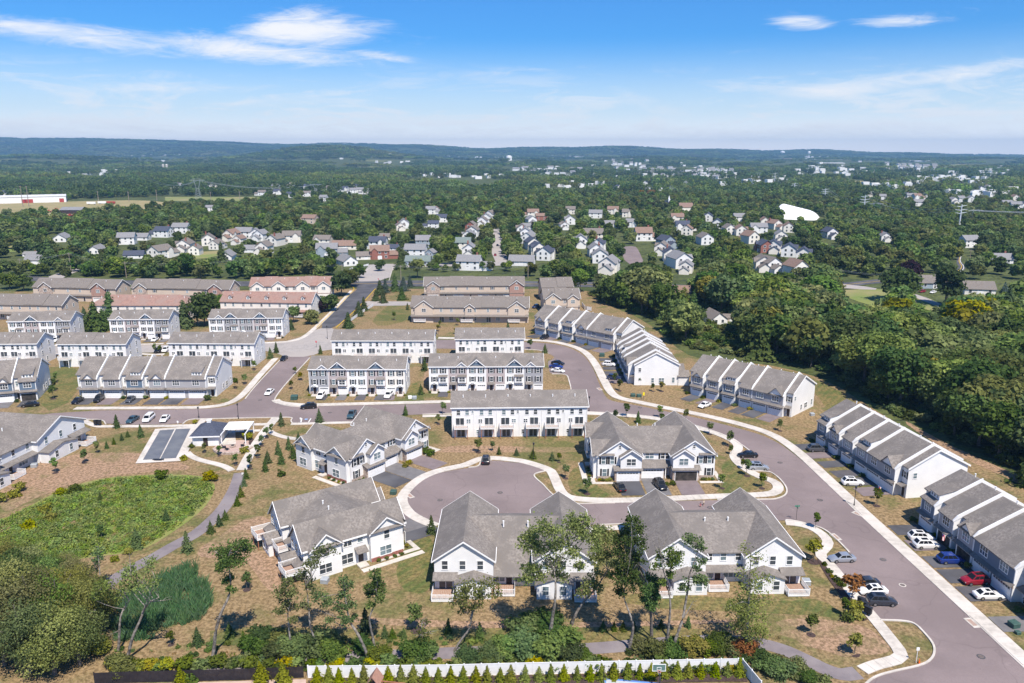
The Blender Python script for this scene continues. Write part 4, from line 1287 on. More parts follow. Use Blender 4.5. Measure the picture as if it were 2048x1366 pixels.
# ---------------------------------------------------------------- older two storey rows with stone gables
def stone_row(label, L, Rr, n, facing, wall_m, rf, gables, eave=7.0, D=12.0, rise=3.6, side='right', garages=True, hip=False, gm=None, steps=True, dormers=False, group='older two storey townhouse rows', drive=5.0):
 b = Block('townhouse_row', label, 'townhouse row', L, Rr, eave, facing, D, group)
 W, H = b.W, eave; u = W / n; zr = H + rise; fa = 'front' if facing == 'front' else 'back'
 mb = MB(); body(mb, W, D, H, zr if not hip else H + .1); b.part('wall', mb, wall_m)
 if hip:
  mb = MB(); o = .4; k = D / 2
  z0 = H - .2
  mb.slab([(-o, -o, z0), (W + o, -o, z0), (W - k, D / 2, zr), (k, D / 2, zr)], .15); mb.slab([(W + o, D + o, z0), (-o, D + o, z0), (k, D / 2, zr), (W - k, D / 2, zr)], .15)
  mb.slab([(W + o, -o, z0), (W + o, D + o, z0), (W - k, D / 2, zr)], .15); mb.slab([(-o, D + o, z0), (-o, -o, z0), (k, D / 2, zr)], .15)
  b.part('roof', mb, rf)
 else:
  for i in range(n):
   dz = (.25 if (i % 3 == 1 and steps) else 0)
   mb = MB(); a = i * u - (.4 if i == 0 else 0); c = (i + 1) * u + (.4 if i == n - 1 else 0); s0 = rise / (D / 2)
   mb.slab([(a, -.4, H - s0 * .4 + dz), (c, -.4, H - s0 * .4 + dz), (c, D / 2, zr + dz), (a, D / 2, zr + dz)], .22 + dz)
   mb.slab([(c, D + .4, H - s0 * .4 + dz), (a, D + .4, H - s0 * .4 + dz), (a, D / 2, zr + dz), (c, D / 2, zr + dz)], .22 + dz)
   b.part('roof', mb, rf)
 sgn = -1 if fa == 'front' else 1
 yf = 0 if fa == 'front' else D

 def Y(d): return yf + sgn * d
 for q, w, m_ in gables:
  x = q * W; hw = w / 2; gz = H + hw * .72; s0 = (gz - H) / hw; ry = (gz - H) / (rise / (D / 2))
  mb = MB(); p = [(x - hw, Y(.6), -.3), (x + hw, Y(.6), -.3), (x + hw, Y(.6), H), (x, Y(.6), gz), (x - hw, Y(.6), H)]
  mb.poly(p if sgn < 0 else p[::-1])
  for e in (-1, 1):
   p = [(x + e * hw, Y(.6), -.3), (x + e * hw, Y(0), -.3), (x + e * hw, Y(0), H), (x + e * hw, Y(.6), H)]
   mb.poly(p if (e > 0) == (sgn < 0) else p[::-1])
  b.part('gable_front', mb, m_)
  mb = MB()
  for e in (-1, 1):
   p = [(x + e * (hw + .35), Y(1.0), H - s0 * .35 + .05), (x, Y(1.0), gz + .08), (x, Y(-ry), gz + .08), (x + e * (hw + .35), Y(.2), H - s0 * .35 + .05)]
   nrm = (Vector(p[1]) - Vector(p[0])).cross(Vector(p[2]) - Vector(p[1]))
   mb.slab(p if nrm.z > 0 else p[::-1], .15)
  b.part('gable_roof', mb, rf)
  mb = MB()
  for e in (-1, 1):
   p = [(x + e * (hw + .35), Y(1.0), H - s0 * .35 - .2), (x + e * (hw + .35), Y(1.0), H - s0 * .35 + .04), (x, Y(1.0), gz + .07), (x, Y(1.0), gz - .2)]
   mb.hexa(p, [(c[0], c[1] + sgn * .1, c[2]) for c in p])
  b.part('rake_board', mb, trim)
  b.window(fa, x, H - 2.2, 1.7, 1.4, .61, cols=2)
  if w > 5: b.window(fa, x, H + .7, .5, .6, .61)
 if dormers:
  for i in range(n):
   x = (i + .5) * u; d0 = 1.2; zz = H + rise / (D / 2) * d0
   mb = MB(); p = [(x - .8, Y(-d0), zz - .2), (x + .8, Y(-d0), zz - .2), (x + .8, Y(-d0), zz + 1.2), (x, Y(-d0), zz + 1.9), (x - .8, Y(-d0), zz + 1.2)]
   mb.poly(p if sgn < 0 else p[::-1])
   b.part('dormer', mb, white)
   mb = MB()
   for e in (-1, 1):
    p = [(x + e * 1.0, Y(-d0 + .3), zz + 1.1), (x, Y(-d0 + .3), zz + 2.0), (x, Y(-d0 - 3.2), zz + 2.0), (x + e * 1.0, Y(-d0 - 1.8), zz + 1.1)]
    nrm = (Vector(p[1]) - Vector(p[0])).cross(Vector(p[2]) - Vector(p[1])); mb.slab(p if nrm.z > 0 else p[::-1], .1)
   b.part('dormer_roof', mb, rf)
   b.window(fa, x, zz + .2, .8, .9, -d0 + .01)
 for i in range(n):
  x = i * u
  for q in (.28, .72):
   xx = x + u * q
   if any(abs(xx - gq * W) < gw / 2 for gq, gw, _ in gables): continue
   b.window(fa, xx, H - 2.2, .95, 1.35, .0, shutters=facing == 'front' and i % 2 == 0, cols=2 if i % 2 else 1)
  if garages and facing == 'front':
   b.garage('front', x + u * .36, round(min(4.8, u * .6), 2), 2.2, .62 if any(abs(x + u * .36 - gq * W) < gw / 2 for gq, gw, _ in gables) else .02)
   b.door('front', x + u * .85, .2)
   if drive: b.driveway(x + u * .36, min(5, u * .62), drive, DRV[i % 2], -.7)
  elif facing == 'back':
   b.window(fa, x + u * .3, .9, 1.6, 1.5, cols=2); b.door(fa, x + u * .7, .3, slide=True)
   if i % 2 == 0: b.deck(fa, x + u * .62, .9, u * .5, 2.2, posts=False)
  b.vent(x + u * .5, D * .5 + 1.5 * (1 if facing == 'back' else -1), zr - rise * .27, .5)
 mb = MB(); dd = .7 if facing == 'front' else 1.8
 p = [(-.1, Y(dd), 2.95), (W + .1, Y(dd), 2.95), (W + .1, Y(.02), 3.6), (-.1, Y(.02), 3.6)]
 mb.slab(p if sgn < 0 else p[::-1], .14); b.part('pent_roof', mb, rf)
 for z in (H - 2.2, .9):
  b.window(side, D * .3, z, .9, 1.4); b.window(side, D * .7, z, .9, 1.4)
 if not hip:
  xs = W if side == 'right' else 0; e = 1 if side == 'right' else -1; s0 = rise / (D / 2); mb = MB()
  for ya in (-.4, D + .4):
   a = [(xs + e * .41, ya, H - s0 * .4 - .3), (xs + e * .41, D / 2, zr - .3), (xs + e * .41, D / 2, zr), (xs + e * .41, ya, H - s0 * .4)]
   mb.hexa(a, [(p[0] + e * .08, *p[1:]) for p in a])
  b.part('rake_board', mb, trim)
 return b
# ---------------------------------------------------------------- the townhouse rows of the estate
three_storey('three storey front row of grey, mauve and white houses beside the road corner', (617, 737), (809.5, 737), 5, 'front', 'gmwmc', [(0, .70, 3.0, 'w'), (1, .5, 5.0, 'b'), (3, .5, 5.0, 'b')], drive=5.6)
three_storey('three storey front row with two blue gables, ending in a grey house at the right', (858, 732), (1086, 731), 6, 'front', 'wmwmwg', [(1, .7, 3.0, 'w'), (2, .5, 5.0, 'b'), (4, .5, 5.0, 'b'), (5, .35, 3.0, 'w')], drive=5.2)
three_storey('long white three storey row seen from behind with six decks on brown posts', (903, 814), (1175, 811), 6, 'back', wood=True, side='left', D=11.5)
three_storey('white three storey row seen from behind, right of the entrance road crossing', (663, 680), (866, 680), 6, 'back', side='left')
three_storey('short white three storey row seen from behind, beside the curved street', (911, 677), (1048, 676), 4, 'back', side='left')
three_storey('leftmost three storey front row with one blue gable, white, mauve and grey', (15, 642), (139, 640), 4, 'front', 'wmwg', [(1, .5, 5.0, 'b'), (3, .3, 3.0, 'w')], side='right', drive=5)
three_storey('middle three storey front row of the left street, blue gable beside dark fir trees', (218, 638), (336, 637), 4, 'front', 'wmwg', [(0, .7, 3.0, 'w'), (2, .5, 5.0, 'b')], drive=5)
three_storey('three storey front row with two blue gables next to the entrance road', (417, 636), (564, 634.5), 5, 'front', 'wgdmw', [(0, .7, 3.0, 'w'), (1, .5, 5.0, 'b'), (3, .5, 5.0, 'b')], drive=5)
three_storey('white row seen from behind at the left picture edge with raised decks', (-42, 687), (72, 686), 4, 'back', side='left')
three_storey('white row seen from behind with a roofed deck, between two others', (114, 687), (250, 687), 4, 'back', side='left')
three_storey('white row seen from behind just left of the entrance road crossing', (336, 685), (507, 686), 5, 'back', side='left')

garage_row('grey and blue two storey row with white fire walls in front of the parking bays', (148, 757), (426, 757), 5, 'ggbgg', ' ' and ['g', '', 's', 'g', 's'], doubles=(4,), drive=6.2)
garage_row('grey and blue garage row cut off by the left picture edge', (-120, 774), (70, 760), 4, 'ggbb', ['', 'g', 'g', 's'], drive=6, open_=(3,))
garage_row('grey garage row on the outside of the upper street bend', (1064, 637), (1238, 671), 5, 'ggbgg', ['g', '', 's', 'g', 's'], doubles=(4,), drive=6.0)
garage_row('grey garage row turned side on, its white gable end facing the dry lawn', (1231, 681), (1259, 733), 5, 'gbggg', ['g', '', 's', '', 'g'], doubles=(4,), drive=6.0, rear_ext=((.72, 5), (.95, 4)))
garage_row('grey and blue garage row beside the striped lawn by the woods', (1376, 748), (1580, 795), 5, 'ggbgg', ['g', '', 's', '', 'g'], doubles=(4,), drive=6.5)
garage_row('grey garage row on the street bend with red soil behind it', (1630, 836), (1803, 944), 5, 'bgggg', ['s', 'g', '', 's', 'g'], doubles=(4,), drive=6.5, rear_ext=((.42, 5), (.8, 5)))
garage_row('nearest grey garage row, at the right picture edge with open garages', (1836, 984), (2105, 1192), 5, 'bggbg', ['s', '', 'g', '', 's'], doubles=(3,), drive=6.5, rear_ext=((.3, 5), (.6, 5)), open_=(1, 2))

carriage('white carriage house facing the camera with stone garages and a dark car in the drive', (1196, 910), (1431, 908), 'front', D=20, left=True, open_r=True, drive=7.5)
carriage('white carriage house above the cul de sac with three white garage doors', (701, 917), (856, 854), 'front', D=17, left=True, drive=8.5)
carriage('white carriage house left of the cul de sac with raised decks at its back', (806, 1041), (727, 975), 'front', D=19, left=True, rear=True, front=True, drive=8, lift=1.9)
carriage('near white building whose long grey roof slopes down between two gables', (868, 1118), (1188, 1119), 'back', rear=True, front=False, drive=0, catslide=True, D=19)
carriage('near white building with two gables and decks beside the winding sidewalk', (1300, 1112), (1605, 1108), 'back', rear=True, front=False, drive=0, D=19)
carriage('white building at the left picture edge seen from behind with bays and decks', (-130, 975), (167, 836), 'back', rear=True, front=False, drive=0, D=18)

stone_row('older tan row with stone gables, farthest left behind the pale street', (65, 573), (230, 577), 3, 'front', tan_sd, roof_d, [(.16, 7, stone), (.80, 7.5, brick_p)], side='right', drive=0)
stone_row('older tan row with stone gables, second from the left', (262, 575), (458, 578), 3, 'front', tan_sd, roof_d, [(.10, 6.5, stone), (.86, 7, brick_p)], side='right', drive=0)
stone_row('cream row with faded red roof and four gables near the entrance road', (499, 572), (660, 570), 6, 'front', cream, roof_pink, [(.10, 6, cream), (.36, 6.5, cream), (.66, 6.5, cream), (.92, 6, cream)], side='right', drive=0, garages=False)
stone_row('tan row seen from behind at the left edge with a big side gable', (-60, 607), (122, 610), 5, 'back', tan_sd, roof_d, [], side='left', steps=True)
stone_row('cream row with long faded red hip roof seen from behind the fir trees', (178, 610), (378, 610), 6, 'back', cream, roof_pink, [], side='left', steps=False, hip=True)
stone_row('cream row with faded red roof and three small dormers', (440, 602), (622, 605), 5, 'back', cream, roof_pink, [], side='left', dormers=True, steps=False)
stone_row('older tan row with stone gables and white garages right of the entrance road', (848, 571), (1049, 570), 4, 'front', tan_sd, roof_d, [(.09, 6.5, stone), (.92, 7, brick_p)], side='left', drive=4)
stone_row('tan row seen from behind with gabled porches, above the short white row', (822, 613), (1057, 614), 5, 'back', tan_sd, roof_d, [(.89, 8, tan_sd), (.10, 7.5, tan_sd), (.5, 4, tan_sd)], side='left')
stone_row('tan house with two small gables and a white fence at its side', (1088, 597), (1160, 596), 3, 'front', tan_sd, roof_d, [(.25, 7, tan_sd), (.8, 5, tan_sd)], side='right', garages=False, D=14, drive=0)
stone_row('tan house with plain grey roof behind the gabled tan house', (1084, 574), (1146, 573), 2, 'front', tan_sd, roof_d, [], side='right', garages=False, D=14, drive=0)

# ---------------------------------------------------------------- clubhouse corner: court, pool house, pergola, fire pit
pad = sheet('court_pad', [(271, 928), (361, 923), (376, 905), (402, 852), (310.5, 859)], concrete, .09, 0, label='pale concrete apron round the dark courts')
for q, lb in (([(286, 921), (318.6, 919.6), (349, 860), (320, 862)], 'left dark grey strip of the game court'), ([(321, 919), (352, 917.5), (381, 858.5), (352, 859.5)], 'right dark grey strip of the game court')):
 sheet('court', q, M('court_grey', (.115, .125, .15), (.092, .102, .125), .6, .95, c3=(.135, .145, .165), scale3=.3, detail=7), .12, 0, label=lb)
P0, P1, P2 = g(386, 893), g(438, 891.5), None
d = P1 - P0
t = thing('pool_house', 'small white pool house with dark blue hip roof beside the court', 'pool house', P0, math.atan2(d.y, d.x))
w, dp, h, o = d.length, 8.6, 2.9, .6
mb = MB(); mb.box(0, w, 0, dp, -.3, h); mb.build('wall', white, t)
mb = MB(); k = w * .42; zt = 4.9
mb.slab([(-o, -o, h - .1), (w + o, -o, h - .1), (w - k, dp * .42, zt), (k, dp * .42, zt)], .14); mb.slab([(w + o, dp + o, h - .1), (-o, dp + o, h - .1), (k, dp * .58, zt), (w - k, dp * .58, zt)], .14)
mb.slab([(w + o, -o, h - .1), (w + o, dp + o, h - .1), (w - k, dp * .58, zt), (w - k, dp * .42, zt)], .14); mb.slab([(-o, dp + o, h - .1), (-o, -o, h - .1), (k, dp * .42, zt), (k, dp * .58, zt)], .14); mb.slab([(k, dp * .42, zt), (w - k, dp * .42, zt), (w - k, dp * .58, zt), (k, dp * .58, zt)], .1)
mb.build('roof', roof_slate, t)
mb = MB(); mb.box(w / 2 - .5, w / 2 + .5, dp / 2 - .5, dp / 2 + .5, zt - .1, zt + .55); mb.box(w / 2 - .6, w / 2 + .6, dp / 2 - .6, dp / 2 + .6, zt + .55, zt + .65); mb.build('cupola', trim, t)
mb = MB(); mb.box(-o, w + o, -o - .1, -o, h - .35, h - .05); mb.build('fascia', trim, t)
mb = MB(); mb.box(w * .5 - .55, w * .5 + .55, -.05, -.01, .05, 2.2); mb.build('door', door_d, t)
t2 = thing('pergola', 'white pergola with open slats attached to the pool house', 'pergola', g(441, 892), math.atan2(d.y, d.x))
w2, dp2 = 6.4, 9.0
for x in (.3, w2 - .2):
 for y in (.3, dp2 - .3):
  mb = MB(); mb.box(x - .11, x + .11, y - .11, y + .11, 0, 2.8); mb.build('post', trim, t2)
for x in (.3, w2 - .2):
 mb = MB(); mb.box(x - .09, x + .09, -.2, dp2 + .2, 2.8, 3.05); mb.build('beam', trim, t2)
for k in range(26):
 y = dp2 * .38 + k * dp2 * .62 / 25; mb = MB(); mb.box(0, w2, y - .07, y + .07, 3.05, 3.22); mb.build('slat', trim, t2)
mb = MB(); mb.slab([(0, dp2 * .45, 3.26), (w2, dp2 * .45, 3.26), (w2, dp2, 3.26), (0, dp2, 3.26)], .03); mb.build('canopy', trim, t2)
sheet('patio', [(440, 892), (472, 889), (470, 851), (446, 852)], concrete, .10, 0, label='pale patio under the pergola')
c = g(468, 895); r = 5.0
mb = MB(); mb.poly([(c.x + r * math.cos(a * math.pi / 16), c.y + r * math.sin(a * math.pi / 16), .11) for a in range(32)])
tag(mb.build('paver_patio', M('pink_pavers', (.44, .32, .28), (.36, .27, .24), 2.0, .9)), 'round pink paver patio with a seat wall', None, None, 'structure')
t = thing('seat_wall', 'low curved stone seat wall edging the round patio', 'seat wall', c)
for k in range(22):
 a0 = R(200 + k * 7); a1 = R(200 + (k + 1) * 7 - 1)
 mb = MB(); q = [(math.cos(a) * rr, math.sin(a) * rr) for a, rr in ((a0, r - .5), (a0, r), (a1, r), (a1, r - .5))]
 mb.hexa([(*p, 0) for p in q], [(*p, .55) for p in q]); mb.build('stone', stone, t)
t = thing('fire_pit', 'round stone fire pit in the middle of the pink patio', 'fire pit', (c.x - .3, c.y, .11))
mb = MB(); mb.tube([(0, 0, 0), (0, 0, .5)], .7, 12); mb.build('ring', stone, t); mb = MB(); mb.tube([(0, 0, .5), (0, 0, .56)], .45, 10); mb.build('burner', metal_d, t)


def patio_chair(p, rz, lb):
 t = thing('patio_chair', lb, 'chair', p, rz, 'dark chairs on the pink patio')
 mb = MB(); mb.box(-.38, .38, -.38, .38, .34, .44); mb.build('seat', metal_d, t)
 mb = MB(); mb.hexa([(-.38, .3, .44), (.38, .3, .44), (.38, .38, .44), (-.38, .38, .44)], [(-.38, .52, 1.0), (.38, .52, 1.0), (.38, .6, 1.0), (-.38, .6, 1.0)]); mb.build('backrest', metal_d, t)
 for sx in (-.34, .34):
  for sy in (-.34, .34):
   mb = MB(); mb.box(sx - .04, sx + .04, sy - .04, sy + .04, 0, .34); mb.build('leg', metal_d, t)


for k, (dx, dy, lb) in enumerate(((-2.2, -.6, 'dark patio chair left of the fire pit'), (-1.0, -2.0, 'dark patio chair nearest the camera at the fire pit'), (1.9, .6, 'dark patio chair right of the fire pit'))):
 patio_chair((c.x + dx, c.y + dy, .11), math.atan2(-dx, dy) + math.pi if False else math.atan2(dy, dx) - math.pi / 2, lb)
b0 = g(317, 922)
t = thing('bench', 'low pale bench at the near end of the game court', 'bench', b0, 0)
mb = MB(); mb.box(-1.3, 1.3, -.3, .3, .4, .5); mb.build('seat', metal_d, t)
for x in (-1.1, 1.1):
 mb = MB(); mb.box(x - .15, x + .15, -.28, .28, 0, .4); mb.build('leg', concrete, t)
sheet('mulch_bed', [(500, 878), (512, 880), (508, 892), (496, 890)], mulch, .05, 1, label='dark mulch bed beside the diagonal walk')
sheet('mulch_bed', [(1632, 1115), (1640, 1112), (1690, 1175), (1740, 1238), (1725, 1244), (1690, 1205), (1650, 1150)], mulch, .05, 1, label='dark mulch bed along the winding sidewalk')
# ---------------------------------------------------------------- houses beyond the main road
ORD = ['first', 'second', 'third', 'fourth', 'fifth', 'sixth', 'seventh', 'eighth', 'ninth', 'tenth', 'eleventh', 'twelfth', 'thirteenth', 'fourteenth', 'fifteenth', 'sixteenth', 'seventeenth',
       'eighteenth', 'nineteenth', 'twentieth'] + ['%dth' % k if k % 10 not in (1, 2, 3) else '%d%s' % (k, {1: 'st', 2: 'nd', 3: 'rd'}[k % 10]) for k in range(21, 120)]


def distinguish(items):
 """items: (object, label). Equal labels get their order from the left of the photograph."""
 by = {}
 for o, lb in items: by.setdefault(lb, []).append(o)
 for lb, os_ in by.items():
  if len(os_) == 1:
   os_[0]['label'] = lb; continue
  os_.sort(key=lambda o: px_of(o.location)[0])
  for k, o in enumerate(os_):
   o['label'] = lb + ', ' + ('%s from the left' % ORD[k] if k < len(os_) - 1 or len(os_) > 6 else 'rightmost of them')


BODY = dict(w=(white, 'white'), c=(cream, 'cream'), b=(brick_m, 'red brick'), t=(tan_sd, 'tan'), u=(M('blue_grey_wall', (.30, .36, .42), None, 1, .7), 'blue grey'))
ROOF = dict(g=(roof_gray, 'grey'), s=(roof_slate, 'slate blue'), n=(roof_brown, 'brown'), e=(roof_green, 'green grey'), d=(roof_d, 'taupe'))
HB = []          # screen boxes of houses, kept clear of nearer trees


def screen_box(c, w, h):
 x, y = px_of((c[0], c[1], 0)); xt, yt = px_of((c[0], c[1], h))
 s = FPX / math.hypot(c[1], CAM_H)
 return (x - w / 2 * s, yt, x + w / 2 * s, y + 2)


def house_meshes(w, dp, h, rise, bc, rc):
 def mk():
  B, Rf = BODY[bc][0], ROOF[rc][0]
  mb = MB(); body(mb, w, dp, h, h + rise); wl = mb.mesh('wall', B)
  mb = MB(); gable_roof(mb, 0, w, 0, dp, h, h + rise, .2, .4); rf = mb.mesh('roof', Rf)
  ww, wd, wh = w * .48, dp * .72, h * .52
  mb = MB(); mb.box(0, ww, 0, wd, -.4, wh); mb.poly([(ww, 0, wh), (ww, wd, wh), (ww, wd / 2, wh + 2.2)]); mb.poly([(0, wd, wh), (0, 0, wh), (0, wd / 2, wh + 2.2)]); gw = mb.mesh('wing_wall', B)
  mb = MB(); gable_roof(mb, 0, ww, 0, wd, wh, wh + 2.2, .18, .3); gr = mb.mesh('wing_roof', Rf)
  fw = w * .30
  mb = MB(); mb.poly([(0, -.7, h - .1), (fw, -.7, h - .1), (fw / 2, -.7, h + fw * .45)]); mb.box(0, fw, -.7, -.01, -.3, h - .1); pg = mb.mesh('front_gable', B)
  mb = MB(); gable_roof_y(mb, 0, fw, -.7, dp * .34, h - .05, h + fw * .45, .12, .25); pr = mb.mesh('front_gable_roof', Rf)
  return wl, rf, gw, gr, pg, pr
 return cached(('house', w, dp, h, rise, bc, rc), mk)


def win_mesh(w, h):
 def mk():
  mb = MB(); t = .13
  mb.box(-w / 2 - t, w / 2 + t, -.06, 0, -t, 0); mb.box(-w / 2 - t, w / 2 + t, -.06, 0, h, h + t); mb.box(-w / 2 - t, -w / 2, -.06, 0, 0, h); mb.box(w / 2, w / 2 + t, -.06, 0, 0, h)
  mb.poly([(-w / 2, -.02, 0), (w / 2, -.02, 0), (w / 2, -.02, h), (-w / 2, -.02, h)], 1)
  return mb.mesh('window', [trim, glass])
 return cached(('hw', w, h), mk)


house_items = []


def house(px, py, typ, bc, rc, where, s=1.0, ang=None, wing=None, storeys=2):
 c = g(px, py + 4)
 w, dp = (12.0, 8.5); h = 5.4 if storeys == 2 else 3.0
 rise = 3.0
 k = rnd.choice([0, 0, 1, 2]); w = [11.5, 13.0, 10.0][k] ; dp = [8.5, 9.0, 8.0][k]
 if storeys == 1: w += 3
 if ang is None:
  ang = (rnd.uniform(-12, 12) if typ == 'e' else rnd.choice([-1, 1]) * 90 + rnd.uniform(-22, 22))
 a = R(ang)
 t = thing('suburban_house', '', 'house', c, a)
 s *= 1.13
 t.scale = (s, s, s)
 wl, rf, gw, gr, pg, pr = house_meshes(w, dp, h, rise, bc, rc)
 ox, oy = -w / 2, -dp / 2
 link('wall', wl, t, (ox, oy, 0)); link('roof', rf, t, (ox, oy, 0))
 if storeys == 2:
  sx = 1 if (wing if wing is not None else rnd.random() < .5) else -1
  xg = (w / 2 + .01) if sx > 0 else (-w / 2 - .01 - w * .48)
  link('wing_wall', gw, t, (xg, oy + .8, 0)); link('wing_roof', gr, t, (xg, oy + .8, 0))
  if rnd.random() < .6:
   x = ox + w * rnd.choice([.08, .6]); link('front_gable', pg, t, (x, oy - .01, 0)); link('front_gable_roof', pr, t, (x, oy - .01, 0))
 near = c.y < 760
 wm = win_mesh(1.2, 1.5)
 zs = (.9, 3.6) if storeys == 2 else (1.0,)
 facing_cam = []
 for z in zs:
  for q in (.18, .5, .82) if near else (.25, .75):
   link('window', wm, t, (ox + w * q, oy - .72 if False else oy - .005, z))
  for sx in (-1, 1):
   for q in ((.3, .7) if near else (.5,)):
    link('window', wm, t, (sx * (w / 2 + .005), oy + dp * q, z), (0, 0, sx * math.pi / 2))
 if near: link('garage_door', cached(('hgd',), lambda: _gd()), t, (0, oy - .006, 0.02))
 if rnd.random() < .3:
  mb = MB(); mb.box(-.5, .5, -.4, .4, 0, h + rise + 1.0); link('chimney', cached(('chim', h), lambda: mb.mesh('chimney', brick_m)), t, (w * .32, dp * .2, 0))
 rot = 'gable end towards the camera' if abs(abs(((ang + 180) % 360) - 180) - 90) < 40 else 'long side towards the camera'
 house_items.append((t, '%s %s with %s roof %s' % (BODY[bc][1], 'house' if storeys == 2 else 'low house', ROOF[rc][1], where)))
 HB.append((*screen_box(c, w * .95 * s, (h + rise) * s), c.y))
 return t


def _gd():
 mb = MB(); mb.box(-1.3, 1.3, -.05, 0, 0, 2.1); return mb.mesh('garage_door', garage_w)


